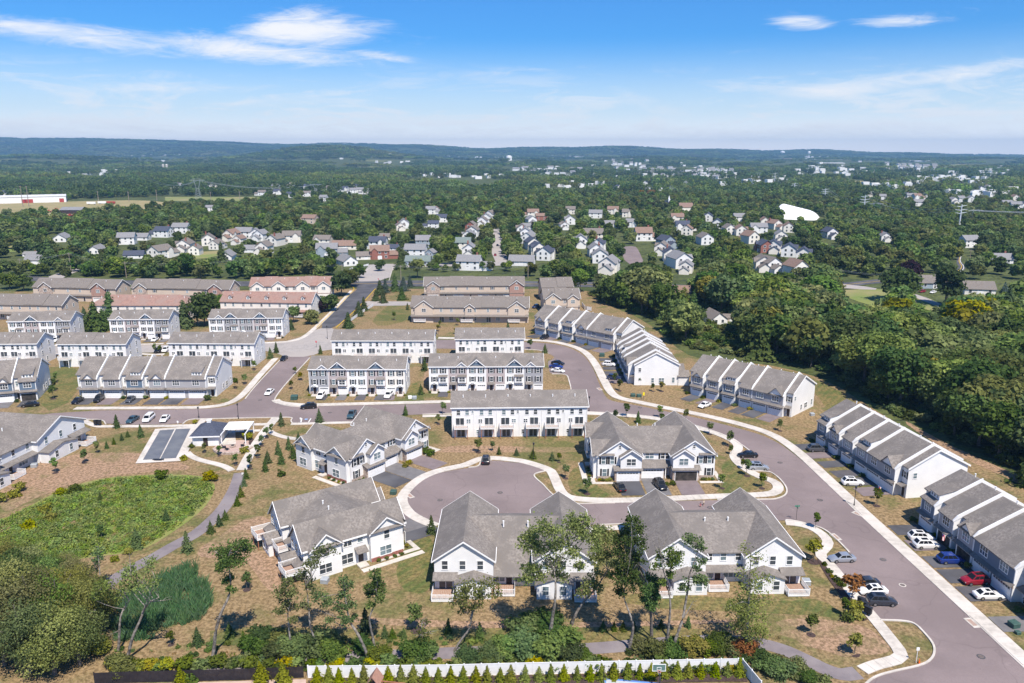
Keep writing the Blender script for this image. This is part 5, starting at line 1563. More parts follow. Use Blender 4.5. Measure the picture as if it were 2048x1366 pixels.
WL = 'in the gardens far left'; WR = 'in the stepped row'; WC = 'by the pale entrance street'; WS = 'left of the straight street'; WT = 'right of the straight street'
WQ = 'round the short cul de sac'; WN = 'beyond the wood on the right'; WF = ''
for a in [(322, 512, 'g', 'c', 'd', WR), (372, 498, 'g', 'c', 'd', WR), (392, 505, 'g', 'c', 'd', WR, .8), (418, 486, 'g', 'c', 'd', WR), (434, 494, 'g', 'c', 'd', WR, .8), (464, 476, 'g', 'c', 'n', WR), (480, 484, 'g', 'c', 'n', WR, .8), (490, 472, 'e', 'w', 'g', WR), (512, 474, 'g', 'w', 'g', WR),
          (503, 500, 'e', 'w', 'g', WR, .8, None, None, 1), (455, 515, 'g', 'w', 'g', WR, 1, None, None, 1), (270, 512, 'e', 'w', 's', WL, .8, None, None, 1), (255, 484, 'e', 'w', 'g', WL), (283, 476, 'e', 'w', 'g', WL, .9, None, None, 1), (328, 470, 'e', 'w', 's', WL), (364, 462, 'e', 'w', 'g', WL), (195, 502, 'g', 'w', 'g', WL, .9, None, None, 1),
          (125, 478, 'g', 'w', 'g', WL, 1, None, None, 1), (76, 523, 'e', 'w', 'g', WL, .9, None, None, 1), (62, 508, 'e', 'w', 'g', WL, .5, None, None, 1), (420, 418, 'e', 'w', 'g', WL, .8),
          (523, 477, 'g', 'w', 'g', WC), (552, 487, 'g', 'c', 'd', WC), (585, 480, 'e', 'c', 'd', WC), (530, 503, 'g', 'c', 'd', WC), (647, 487, 'e', 'c', 'd', WC, .9), (676, 490, 'e', 'c', 'd', WC, .8, None, None, 1), (655, 508, 'e', 'u', 'g', WC), (690, 494, 'e', 'c', 'n', WC, 1, None, None, 1), (694, 525, 'g', 'w', 'g', WC, 1, -60, None, 1),
          (757, 493, 'e', 'w', 's', WC), (786, 502, 'e', 'w', 's', WC, .7), (760, 513, 'e', 'b', 'n', WC), (732, 514, 'e', 'c', 'd', WC, .8, None, None, 1), (767, 475, 'e', 'c', 'd', WC, .8, None, None, 1), (847, 490, 'e', 'u', 'g', WC), (832, 510, 'e', 'w', 'g', WC), (862, 512, 'g', 'u', 'g', WC, .7), (837, 525, 'e', 'u', 'e', WC, .9, None, None, 1),
          (939, 535, 'e', 'w', 'g', WC), (621, 443, 'e', 't', 'n', WC), (927, 495, 'e', 'c', 'e', WS), (940, 508, 'g', 'w', 'g', WS), (938, 478, 'g', 'w', 'g', WS), (946, 468, 'g', 'w', 'd', WS), (943, 458, 'g', 'b', 'd', WS), (965, 447, 'g', 'w', 'd', WS), (972, 440, 'g', 'w', 'g', WS), (981, 433, 'g', 'w', 'd', WS), (867, 452, 'e', 'w', 's', WS, .8), (884, 440, 'e', 'w', 's', WS, .9),
          (808, 452, 'g', 'w', 'g', WS), (800, 456, 'g', 'c', 'd', WS, .8), (862, 424, 'e', 'w', 'g', WS), (872, 420, 'g', 'w', 'n', WS, .8),
          (1066, 430, 'e', 'c', 'n', WT), (1082, 436, 'e', 'b', 'n', WT, .8), (1062, 445, 'g', 'w', 'g', WT), (1056, 458, 'e', 'w', 'g', WT, .8), (1044, 464, 'g', 'w', 'd', WT), (1051, 472, 'g', 'w', 'g', WT), (1058, 482, 'g', 'w', 'g', WT), (1064, 494, 'g', 'c', 's', WT), (1074, 505, 'g', 'c', 's', WT), (1091, 515, 'g', 'w', 's', WT), (1044, 526, 'e', 'w', 'g', WT, 1, None, None, 1),
          (1139, 444, 'g', 'w', 'g', WT), (1127, 454, 'g', 'w', 'd', WT, .8), (1191, 432, 'e', 'w', 'g', WT), (1226, 424, 'e', 'c', 'n', WT), (1254, 430, 'e', 'c', 'd', WT), (1141, 424, 'e', 'c', 'd', WT), (1262, 450, 'e', 'w', 'g', WT, .9), (1218, 452, 'e', 'w', 'g', WT, .8),
          (1161, 490, 'g', 'w', 'g', WQ, 1.1), (1186, 477, 'e', 'c', 'd', WQ, 1.1), (1196, 497, 'g', 'w', 's', WQ), (1190, 508, 'g', 'w', 'g', WQ), (1200, 520, 'g', 'w', 'g', WQ), (1218, 540, 'g', 'c', 'g', WQ, 1.1, 70), (1286, 477, 'e', 'w', 'n', WQ, 1.2), (1331, 490, 'g', 'u', 's', WQ, 1), (1324, 504, 'g', 'c', 'd', WQ), (1340, 517, 'g', 'c', 's', WQ), (1357, 530, 'g', 'w', 'g', WQ, 1.1), (1372, 540, 'g', 'c', 'g', WQ, .8),
          (1354, 440, 'e', 'c', 'n', WN), (1364, 457, 'e', 'w', 's', WN), (1374, 466, 'g', 'c', 'n', WN), (1416, 438, 'g', 'w', 's', WN), (1434, 452, 'g', 'w', 's', WN), (1457, 464, 'g', 'c', 'd', WN), (1480, 466, 'g', 'c', 'n', WN), (1499, 482, 'g', 'c', 'n', WN, 1.1), (1478, 440, 'e', 'w', 'g', WN), (1516, 462, 'e', 'w', 'g', WN), (1528, 448, 'g', 'c', 'n', WN), (1528, 500, 'g', 'b', 's', WN),
          (1524, 535, 'g', 'c', 'd', WN), (1409, 484, 'g', 'w', 'd', WN), (1547, 454, 'g', 'c', 'n', WN), (1576, 460, 'g', 'c', 'n', WN), (1560, 478, 'g', 'c', 'g', WN), (1546, 500, 'g', 'c', 's', WN), (1577, 508, 'g', 'w', 's', WN), (1606, 517, 'g', 'c', 's', WN), (1658, 472, 'g', 'w', 's', WN), (1538, 538, 'g', 'w', 'd', WN), (1590, 548, 'g', 'c', 'n', WN, 1.1),
          (1936, 490, 'e', 'w', 'g', WN), (1768, 478, 'g', 'w', 'g', WN, .8), (1861, 570, 'e', 'u', 'd', WN, 1, None, None, 1), (1993, 522, 'e', 'w', 'g', WN, 1, None, None, 1), (1953, 583, 'e', 'c', 'd', WN, 1, None, None, 1), (1428, 640, 'g', 'w', 'd', 'in the wood clearing', .8, None, None, 1), (1352, 590, 'e', 'b', 'n', 'among trees below the main road', .9, None, None, 1),
          (1461, 637, 'e', 't', 'd', 'in the wood clearing', .45, None, None, 1)]:
 house(*a)
for x, y in ((552, 380), (585, 377), (616, 380), (640, 382), (660, 384), (676, 386), (690, 385), (706, 389), (720, 388), (732, 391), (555, 392), (582, 398), (615, 396), (648, 405), (525, 394), (714, 380)):
 house(x, y - 12 + 5, 'e', 'w', rnd.choice('gsd'), 'in the bright far row', 1.0)
for x, y in ((1236, 375), (1296, 378), (1319, 377), (1344, 377), (1371, 366), (1384, 370), (1290, 366), (1310, 368)):
 house(x, y, 'g', 'w', rnd.choice('gs'), 'in the far hamlet')
for x, y in ((1763, 396), (1809, 392), (1822, 394), (1833, 395), (1851, 392), (1891, 378), (1905, 403), (1920, 400), (1956, 378), (1940, 400), (2022, 380), (2028, 397), (2012, 410), (2030, 413), (2045, 413), (1836, 408), (1740, 390), (1975, 375)):
 house(x, y, rnd.choice('ge'), rnd.choice('wwc'), rnd.choice('gsn'), 'among far trees at the right')
for x, y in ((343, 372), (352, 370), (362, 371), (422, 369), (436, 370), (12, 388), (28, 384)):
 house(x, y, rnd.choice('ge'), rnd.choice('wc'), rnd.choice('gs'), 'beyond the dry field')
distinguish(house_items)


# ---- single buildings in the distance
def far_shed(name, label, cat, a, b, dp, h, rise, wm, rm, extra=None):
 P, Q = g(*a), g(*b); d = Q - P
 t = thing(name, label, cat, P, math.atan2(d.y, d.x)); w = d.length
 mb = MB(); body(mb, w, dp, h, h + rise); mb.build('wall', wm, t)
 mb = MB(); gable_roof(mb, 0, w, 0, dp, h, h + rise, .3, .5); mb.build('roof', rm, t)
 if extra: extra(t, w, dp, h)
 c = P + d / 2
 HB.append((*screen_box(c, w, h + rise), c.y))
 return t


red = M('red_metal', (.40, .06, .05), (.32, .05, .045), .5, .5)


def reddoors(t, w, dp, h):
 for q in (.18, .21, .55, .58, .62, .95):
  mb = MB(); mb.box(w * q - 3, w * q + 3, -.15, -.01, 0, h * .6); mb.build('loading_door', red, t)


far_shed('warehouse', 'long white warehouse with red loading doors beside the dry field', 'warehouse', (-60, 409), (133, 404), 60, 9, 1.5, white, M('pale_metal_roof', (.62, .62, .62), None, .2, .6), reddoors)
far_shed('barn', 'dark barn with grey metal roof at the edge of the dry field', 'barn', (120, 428), (163, 428), 16, 5, 3, M('dark_barn_boards', (.05, .035, .035), None, 1, .8), roof_gray)
for k, (x, y, m_, lb) in enumerate(((183, 409, trim, 'white trailer parked in the dry field'), (205, 408, trim, 'second white trailer beside the red machines'), (222, 408, red, 'red trailer at the end of the parked line'))):
 P = g(x, y); t = thing('trailer', lb, 'trailer', P, R(4)); mb = MB(); mb.box(-6, 6, -1.3, 1.3, 1.0, 3.8); mb.build('body', m_, t)
 for sx in (-4.2, -3.0, 4.2):
  mb = MB(); mb.tube([(sx, -1.35, .5), (sx, 1.35, .5)], .5, 8); mb.build('wheel', metal_d, t)
for k, (x, y, m_, lb) in enumerate(((45, 424, metal_d, 'dark flatbed machine in the dry field'), (62, 430, M('yellow_machine', (.6, .35, .03), None, 1, .5), 'yellow digger in the dry field'), (112, 421, red, 'red loader near the dark barn'), (98, 425, red, 'second red machine in the dry field'), (140, 433, red, 'red tractor in front of the dark barn'), (150, 433, red, 'red implement beside the tractor'))):
 P = g(x, y); t = thing('farm_machine', lb, 'machine', P, R(rnd.uniform(-40, 40)))
 mb = MB(); mb.box(-2.5, 2.5, -1, 1, .8, 1.8); mb.box(-.9, .9, -.9, .9, 1.8, 3.2); mb.build('chassis', m_, t)
 mb = MB(); mb.tube([(2.3, 0, 1.6), (4.0, 0, 3.2), (5.0, 0, 1.4)], .25, 6); mb.build('boom', m_, t)
 for sx in (-1.7, 1.7):
  mb = MB(); mb.tube([(sx, -1.1, .8), (sx, 1.1, .8)], .8, 10); mb.build('wheel', metal_d, t)
# air dome
P, Q = g(1566, 438), g(1653, 441); d = Q - P
t = thing('air_dome', 'big white air supported sports dome among the trees', 'sports dome', (P + Q) / 2 + Vector((0, 24, 0)), math.atan2(d.y, d.x))
mb = MB(); nx_, ny_ = 30, 16; Lx, Ly = d.length * .5, 26
for j in range(ny_ + 1):
 for i in range(nx_ + 1):
  u, v = -1 + 2 * i / nx_, -1 + 2 * j / ny_
  e = max(0, 1 - max(0, (-u - .62) / .38) ** 2.2) ** .5 * max(0, 1 - max(0, (u - .45) / .55) ** 2.4) ** .5
  mb.v.append((u * Lx, v * Ly * (.8 + .2 * e), (15 - 5.2 * (u + .6)) * e * max(0, 1 - abs(v) ** 2.2) ** .6))
for j in range(ny_):
 for i in range(nx_):
  k = j * (nx_ + 1) + i; mb.f.append((k, k + 1, k + nx_ + 2, k + nx_ + 1)); mb.m.append(0)
mb.build('membrane', M('dome_fabric', (.80, .80, .80), (.76, .76, .77), .05, .5), t, smooth=True)
mb = MB(); mb.box(-Lx - 12, -Lx + 1, -9, 7, 0, 7); mb.build('entrance_building', red, t)
HB.append((1566, 404, 1652, 442, 900))
# chapel
P = g(1338, 421); t = thing('chapel', 'small red chapel with white steeple in front of the far trees', 'chapel', P, R(12))
mb = MB()
for s in (1,):
 mb.poly([(-4.5, 0, 0), (4.5, 0, 0), (4.5, 0, 5), (0, 0, 12), (-4.5, 0, 5)]); mb.poly([(4.5, 0, 0), (4.5, 16, 0), (4.5, 16, 5), (4.5, 0, 5)]); mb.poly([(-4.5, 16, 0), (-4.5, 0, 0), (-4.5, 0, 5), (-4.5, 16, 5)]); mb.poly([(4.5, 16, 0), (-4.5, 16, 0), (-4.5, 16, 5), (0, 16, 12), (4.5, 16, 5)])
mb.build('wall', M('chapel_red', (.22, .06, .05), None, 1, .8), t)
mb = MB(); gable_roof_y(mb, -4.5, 4.5, 0, 16, 5, 12, .2, .4); mb.build('roof', roof_slate, t)
mb = MB(); mb.box(-1.1, 1.1, .3, 2.5, 10, 14.5); mb.cone((0, 1.4, 14.5), 1.3, .05, 4.5, 4); mb.build('steeple', trim, t)
mb = MB(); mb.box(-.7, .7, -.1, -.01, 0, 3); mb.build('door', trim, t)
HB.append((1326, 395, 1352, 424, 800))
far_shed('cream_hall', 'cream house with red brown roof right of the red chapel', 'house', (1360, 422), (1386, 422), 14, 5, 5, cream, roof_brown)


def water_tower(px, py, h, r, label, kind):
 P = g(px, py); t = thing('water_tower', label, 'water tower', P)
 mb = MB()
 if kind == 0:
  mb.tube([(0, 0, -5), (0, 0, h * .93), (0, 0, h)], [r, r, r * .5], 16)
  mb.build('tank', trim, t, smooth=False)
 else:
  mb.tube([(0, 0, -5), (0, 0, h * .7)], r * .28, 10); mb.build('shaft', trim, t)
  mb = MB(); mb.tube([(0, 0, h * .66), (0, 0, h * .76), (0, 0, h * .92), (0, 0, h)], [r * .4, r, r, r * .35], 14); mb.build('tank', trim, t)
 HB.append((*screen_box(P, r * 2, h), P.y))


water_tower(1018, 331, 55, 17, 'white cylindrical water tower standing above the far woods', 0)
water_tower(1564, 318, 90, 26, 'bulb topped water tower on the far skyline', 1)
water_tower(1617, 321, 85, 14, 'slim tower beside the far water tower', 1)
for k, (x, y, lb) in enumerate(((327, 337, 'left grey silo of the pair in the far wood'), (334, 337, 'right grey silo of the pair in the far wood'), (448, 298, 'left white silo on the far ridge'), (453, 298, 'right white silo on the far ridge'))):
 P = g(x, y + 3); s = 1 if y > 320 else 2.2
 t = thing('silo', lb, 'silo', (P.x, min(P.y, 5200), hill_z(P.x, min(P.y, 5200))), 0); mb = MB(); hh = 22 * s; rr = 5 * s
 if P.y > 5200: t.location = (P.x * 5200 / P.y, 5200, hill_z(P.x * 5200 / P.y, 5200)); hh, rr = 30, 9
 mb.tube([(0, 0, -3), (0, 0, hh * .85), (0, 0, hh)], [rr, rr, rr * .3], 12); mb.build('barrel', concrete, t)
 HB.append((*screen_box(t.location, rr * 2, hh), t.location.y))

# far pale buildings: the larger and nearer ones are objects, the rest of the town is one mass
far_items = []
nfar = 0
town = MB()
for cx, cy, sx, sy, n, lb in ((70, 308, 85, 9, 40, 'pale building in the town below the left hills'), (640, 309, 130, 9, 46, 'pale building in the town below the wooded hill'), (1180, 306, 90, 10, 34, 'pale building in the distant town at centre'), (1330, 344, 130, 12, 46, 'pale house in the far valley right of centre'),
                             (1240, 332, 60, 8, 14, 'pale house by the far woods'), (1420, 346, 60, 8, 24, 'pale house in the far valley before the pylons'), (1830, 340, 60, 10, 26, 'pale building in the far right town'), (1680, 322, 90, 6, 20, 'pale industrial building on the far plain'), (1090, 345, 60, 10, 18, 'pale house in the far central wood'),
                             (150, 348, 90, 8, 10, 'pale house in the far left woods'), (760, 328, 90, 8, 20, 'pale house in the far central town'), (900, 352, 80, 8, 12, 'pale house behind the central woods'), (1150, 372, 60, 6, 8, 'pale house behind the far tree line'), (1500, 362, 60, 8, 16, 'pale house by the far pylons'), (1900, 360, 90, 12, 34, 'pale house in the far right suburb'), (1780, 374, 60, 8, 14, 'pale house beyond the pylon line'), (1650, 345, 80, 8, 24, 'pale house in the far plain suburb'), (1960, 388, 60, 8, 18, 'pale house in the right edge suburb'),
                             (1970, 345, 70, 12, 20, 'pale house at the far right'), (1000, 310, 130, 10, 20, 'pale farm building on the far plain'), (820, 300, 120, 6, 16, 'pale speck of a house under the far ridge'), (330, 312, 140, 14, 20, 'pale house scattered in the far left woods')):
 for k in range(int(n * 1.45)):
  x, y = cx + rnd.gauss(0, sx * .5), cy + rnd.gauss(0, sy * .5)
  P = g(x, max(y, 313)); yy_ = min(P.y, 7500)
  P = Vector((P.x * yy_ / P.y, yy_, 0)); P.z = hill_z(P.x, P.y) - 1
  w = rnd.uniform(9, 20) * (1.35 if yy_ > 3000 else 1.0); dp = rnd.uniform(8, 12); h = rnd.uniform(5, 9) * (1.5 if yy_ > 3000 else 1.1); a = rnd.uniform(-.6, .6)
  if nfar < 190 and k % 2 == 0:
   nfar += 1
   def mk():
    mb = MB(); body(mb, 12, 9, 6, 9); return mb.mesh('wall', white)
   def mk2():
    mb = MB(); gable_roof(mb, 0, 12, 0, 9, 6, 9, .3, .4); return mb.mesh('roof', roof_gray)
   t = thing('far_house', lb, 'house', P, a, lb.replace('building', 'buildings', 1).replace('house', 'houses', 1) + ' together')
   t.scale = (w / 12, dp / 9, h / 6)
   link('wall', cached(('fhw',), mk), t); link('roof', cached(('fhr',), mk2), t)
   HB.append((*screen_box(P, w * .8, h + 2), P.y))
  else:
   ca, sa = math.cos(a), math.sin(a)
   HB.append((*screen_box(P, w, h + 2), P.y)); k0 = len(town.v); town.box(-w / 2, w / 2, -dp / 2, dp / 2, -6, h)
   for i in range(k0, len(town.v)):
    vx, vy, vz = town.v[i]; town.v[i] = (P.x + vx * ca - vy * sa, P.y + vx * sa + vy * ca, P.z + vz)
tag(town.build('distant_town', white), 'scattered pale buildings of towns near the horizon', 'town', None, 'stuff')
far_shed('factory', 'long pale industrial hall on the far right plain', 'factory', (1795, 326), (1858, 326.5), 120, 16, 2, white, M('pale_metal_roof', (.62, .62, .62), None, .2, .6))
far_shed('factory', 'low pale hall left of the far right industrial hall', 'factory', (1640, 330), (1690, 330), 60, 12, 2, white, M('pale_metal_roof', (.62, .62, .62), None, .2, .6))
far_shed('brick_works', 'long red brown building below the far water towers', 'factory', (1568, 322), (1608, 322), 60, 18, 3, M('far_brick', (.28, .13, .10), None, .1, .9), roof_brown)
sheet('green_field', [(1555, 332), (1595, 331), (1600, 326), (1560, 325)], fieldg, .05, 0, label='green field below the far water towers')
sheet('dry_field', [(1672, 336), (1705, 335), (1712, 330), (1685, 331)], M('stubble', (.45, .30, .16), None, .01, 1.0), .05, 0, label='orange stubble field on the far plain')
sheet('green_field', [(1410, 331), (1460, 329), (1465, 324), (1420, 325)], fieldg, .05, 0, label='pale field in the far valley')

FARF = []
for k in range(34):
 x = rnd.uniform(-20, 2060); y = rnd.uniform(317, 346) if k % 3 else rnd.uniform(346, 392)
 w, h_ = rnd.uniform(14, 52), rnd.uniform(1.2, 3.0) * (1 if y < 346 else 1.5)
 if any(abs(x - b[0]) < 60 and abs(y - b[1]) < 6 for b in FARF): continue
 if any(b[4] > 900 and b[0] - 8 < x < b[2] + 8 and abs(b[3] - y) < 6 for b in HB): continue
 FARF.append((x, y, w, h_))
 sheet('field', [(x - w, y + h_ * .3), (x - w * .3, y + h_), (x + w * .8, y + h_ * .7), (x + w, y - h_ * .4), (x + w * .2, y - h_), (x - w * .7, y - h_ * .6)], rnd.choice([fieldg, fieldg, MATS['dry_field']]), .05 + hill_z(*g(x, y)[:2]) * 0, 1, label='small field between the far woods')
# ---------------------------------------------------------------- vegetation
leafA = foliage('leaf_mid_green', (0.068, 0.117, 0.031), (0.220, 0.281, 0.083), .42, .85, .045)
leafB = foliage('leaf_dark_green', (0.048, 0.090, 0.030), (0.154, 0.215, 0.066), .42, .85, .045)
leafC = foliage('leaf_olive', (.095, .115, .036), (.235, .265, .095), .42, .85, .045)
leafD = foliage('leaf_yellow_green', (.12, .125, .015), (.24, .215, .03), vary=.35)
leafE = foliage('leaf_rust', (.13, .06, .015), (.26, .13, .03), vary=.3)
leafP = foliage('leaf_purple', (.018, .012, .016), (.04, .022, .03), vary=.2)
needle = foliage('needle_green', (0.046, 0.079, 0.029), (0.120, 0.162, 0.058))
needleB = foliage('needle_blue', (.045, .075, .06), (.10, .135, .115))
arbo_m = foliage('arborvitae_green', (.10, .13, .012), (.22, .24, .03), vary=.3)
shrub_m = foliage('shrub_green', (.04, .065, .012), (.11, .14, .025))
shrub_y = foliage('shrub_yellow', (.16, .17, .015), (.30, .27, .03), vary=.3)
weed_m = foliage('weed_green', (.125, .185, .04), (.25, .31, .085), trans=.3, hue=.06, vary=.6)
reed_m = foliage('reed_green', (.06, .14, .06), (.15, .255, .115), trans=.3, vary=.3)
weed_b = foliage('weed_brown', (.22, .16, .08), (.34, .25, .13), trans=.2)


def leaf_mesh(name, C, N, S, var, mat, r):
 """one quad per leaf clump: centres C, normals N, sizes S"""
 n = len(C)
 N = N / np.maximum(np.linalg.norm(N, axis=1, keepdims=True), 1e-6)
 up = r.normal(size=(n, 3))
 T = np.cross(N, up); T /= np.maximum(np.linalg.norm(T, axis=1, keepdims=True), 1e-6)
 B = np.cross(N, T)
 V = np.empty((n, 4, 3))
 for k, (a, b) in enumerate(((-1, -.25), (.15, -.8), (1, .2), (-.2, .85))):
  j = r.uniform(.65, 1.15, size=(n, 1))
  V[:, k] = C + (T * a + B * b) * S[:, None] * j + N * (r.uniform(-.18, .18, size=(n, 1)) * S[:, None])
 me = bpy.data.meshes.new(name)
 me.vertices.add(n * 4); me.vertices.foreach_set('co', V.reshape(-1).astype(np.float32))
 me.loops.add(n * 4); me.loops.foreach_set('vertex_index', np.arange(n * 4, dtype=np.int32))
 me.polygons.add(n); me.polygons.foreach_set('loop_start', np.arange(0, n * 4, 4, dtype=np.int32)); me.polygons.foreach_set('loop_total', np.full(n, 4, dtype=np.int32))
 at = me.attributes.new('var', 'FLOAT', 'FACE'); at.data.foreach_set('value', np.clip(var, 0, 1).astype(np.float32))
 me.materials.append(mat)
 me.update(calc_edges=True); me.validate()
 return me


def crown_pts(r, lobes, nq, leaf):
 """lobes: (cx,cy,cz,rx,ry,rz); clumps sit near the outer skin of each lobe"""
 C, N, S, V = [], [], [], []
 L = np.array(lobes); vol = (L[:, 3] * L[:, 4]) ** 1.0; cnt = np.maximum(6, (nq * vol / vol.sum()).astype(int))
 for (cx, cy, cz, rx, ry, rz), k in zip(lobes, cnt):
  d = r.normal(size=(k, 3)); d[:, 2] += .25; d /= np.linalg.norm(d, axis=1, keepdims=True)
  rad = r.uniform(.2, 1, size=k) ** .35 * r.uniform(.78, 1.24, size=k)
  C.append(np.stack([cx + d[:, 0] * rx * rad, cy + d[:, 1] * ry * rad, cz + d[:, 2] * rz * rad], 1))
  N.append(d * .9 + r.normal(size=(k, 3)) * .55 + np.array([0, 0, .25])); S.append(leaf * r.uniform(.6, 1.35, size=k))
  V.append(np.clip(r.normal(r.uniform(.25, .75), .22, size=k), 0, 1))
 return np.concatenate(C), np.concatenate(N), np.concatenate(S), np.concatenate(V)


def broad_mesh(seed, H, Rr, nl, nq, leaf, mat, low=.26):
 r = np.random.default_rng(seed); lobes = []
 zc = H * (1 + low) / 2; hz = H * (1 - low) / 2
 for k in range(nl):
  a = r.uniform(0, 2 * math.pi); t = r.uniform(-.85, .8); q = math.sqrt(max(0, 1 - t * t)) * r.uniform(.35, .82)
  s = r.uniform(.30, .50)
  lobes.append((math.cos(a) * q * Rr, math.sin(a) * q * Rr, zc + t * hz * .78, Rr * s, Rr * s, Rr * s * r.uniform(.65, .9)))
 lobes.append((0, 0, zc, Rr * .6, Rr * .6, hz * .7))
 return leaf_mesh('crown', *crown_pts(r, lobes, nq, leaf), mat, r)


def conifer_mesh(seed, H, Rr, nq, leaf, mat, layers=9, low=.08, power=1.0):
 r = np.random.default_rng(seed)
 t = r.uniform(0, 1, size=nq) ** .72 * .98; t = 1 - t  # dense low down
 t = 1 - r.uniform(0, 1, size=nq) ** .62
 wob = r.uniform(.72, 1.25, size=layers + 1)[(t * layers).astype(int)]
 lay = np.floor(t * layers) / layers; f = (t - lay) * layers
 rad = Rr * (1 - t) ** power * (.62 + .5 * (1 - f)) * wob * r.uniform(.3, 1.1, size=nq) ** .5
 a = r.uniform(0, 2 * math.pi, size=nq); lob = 1 + .26 * np.sin(a * 5 + lay * 40) + .12 * np.sin(a * 3 + seed)
 C = np.stack([np.cos(a) * rad * lob, np.sin(a) * rad * lob, H * (low + (1 - low) * t) - rad * .12], 1)
 N = np.stack([np.cos(a), np.sin(a), np.full(nq, .75)], 1) + r.normal(size=(nq, 3)) * .5
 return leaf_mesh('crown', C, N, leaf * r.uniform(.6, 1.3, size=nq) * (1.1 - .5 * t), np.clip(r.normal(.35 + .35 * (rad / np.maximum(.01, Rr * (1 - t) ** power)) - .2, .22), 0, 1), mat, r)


def trunk_mesh(seed, H, r0, m, limbs=5, Rr=3.0):
 r = random.Random(seed); mb = MB()
 p = [(0, 0, -.3), (r.uniform(-.2, .2), r.uniform(-.2, .2), H * .3), (r.uniform(-.5, .5), r.uniform(-.5, .5), H * .6), (r.uniform(-.5, .5), r.uniform(-.5, .5), H * .86)]
 mb.tube(p, [r0 * 1.25, r0 * .9, r0 * .55, r0 * .18], 6)
 for k in range(limbs):
  a = r.uniform(0, 6.28); z = H * r.uniform(.28, .6); L = Rr * r.uniform(.5, .85)
  mb.tube([(0, 0, z), (math.cos(a) * L * .5, math.sin(a) * L * .5, z + L * .35), (math.cos(a) * L, math.sin(a) * L, z + L * .8)], [r0 * .5, r0 * .3, r0 * .1], 5)
 return mb.mesh('trunk', m)


BTN = [broad_mesh(150 + k, 12, 5.0, 34, 11000, .145, leafA, .12) for k in range(3)]
BL = []
BT = []      # broadleaf variants: (H, crown mesh base, trunk)
for k in range(8):
 H = [12, 13, 11, 14, 12, 10, 13, 12][k]; Rr = [5.2, 5.8, 5.4, 5.0, 4.4, 5.0, 6.2, 4.8][k]
 BT.append((H, Rr, broad_mesh(100 + k, H, Rr, 17 + k % 4 * 4, 6000, .38, leafA, .16 if k % 2 else .24), trunk_mesh(200 + k, H, .26, bark, 6, Rr)))
 BL.append(broad_mesh(100 + k, H, Rr, 17 + k % 4 * 4, 1950, .60, leafA, .16 if k % 2 else .24))
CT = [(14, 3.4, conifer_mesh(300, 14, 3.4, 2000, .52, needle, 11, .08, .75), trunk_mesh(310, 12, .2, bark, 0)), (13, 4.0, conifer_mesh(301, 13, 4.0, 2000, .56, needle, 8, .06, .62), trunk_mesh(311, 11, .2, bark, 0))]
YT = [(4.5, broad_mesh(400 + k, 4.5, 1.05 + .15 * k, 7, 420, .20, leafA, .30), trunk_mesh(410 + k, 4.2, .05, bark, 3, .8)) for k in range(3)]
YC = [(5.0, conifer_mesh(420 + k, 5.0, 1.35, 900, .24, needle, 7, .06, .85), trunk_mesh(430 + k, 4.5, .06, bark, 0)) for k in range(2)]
SH = [broad_mesh(440 + k, 1.0, .75, 8, 430, .11, shrub_m, .0) for k in range(3)]
AB = [conifer_mesh(450 + k, 3.2, .95, 900, .17, arbo_m, 9, .02, .72) for k in range(3)]
PALS = [leafA, leafB, leafC, leafD, leafE, leafP, needle, needleB, shrub_m, shrub_y, arbo_m]


def with_mat(me, m):
 if me.materials[0] == m: return me

 def mk():
  c = me.copy(); c.materials[0] = m; return c
 return cached(('mm', me.name, m.name), mk)


TONE = {leafA.name: 'mid green', leafB.name: 'dark green', leafC.name: 'olive green', leafD.name: 'yellow green', leafE.name: 'rust orange', leafP.name: 'dark purple', needle.name: 'dark green', needleB.name: 'blue green'}


def plant_tree(name, loc, crown, trunk, s, rz, m, label=None, cat='tree', group=None, sq=(1, 1)):
 t = thing(name, label, cat, loc, rz, group)
 t.scale = (s * sq[0], s * sq[0], s * sq[1])
 link('crown', with_mat(crown, m), t)
 if trunk: link('trunk', trunk, t)
 return t


def in_poly(x, y, poly):
 c = False; j = len(poly) - 1
 for i in range(len(poly)):
  xi, yi = poly[i]; xj, yj = poly[j]
  if (yi > y) != (yj > y) and x < (xj - xi) * (y - yi) / (yj - yi) + xi: c = not c
  j = i
 return c


WOOD = [(1180, 588), (1262, 578), (1400, 584), (1560, 584), (1660, 584), (1700, 625), (1850, 650), (1960, 640), (2100, 620), (2600, 700), (2700, 1150), (2300, 1080), (2100, 985), (1995, 918), (1905, 872), (1800, 832), (1735, 797), (1680, 752), (1575, 724), (1460, 708), (1395, 700), (1368, 690), (1335, 668), (1305, 640), (1265, 622), (1200, 602)]
CLEAR = [[(1340, 615), (1400, 606), (1440, 640), (1400, 660), (1345, 655)], [(1655, 572), (1760, 566), (1905, 596), (1925, 628), (1790, 632), (1720, 618)], [(1420, 625), (1475, 628), (1480, 655), (1425, 655)]]
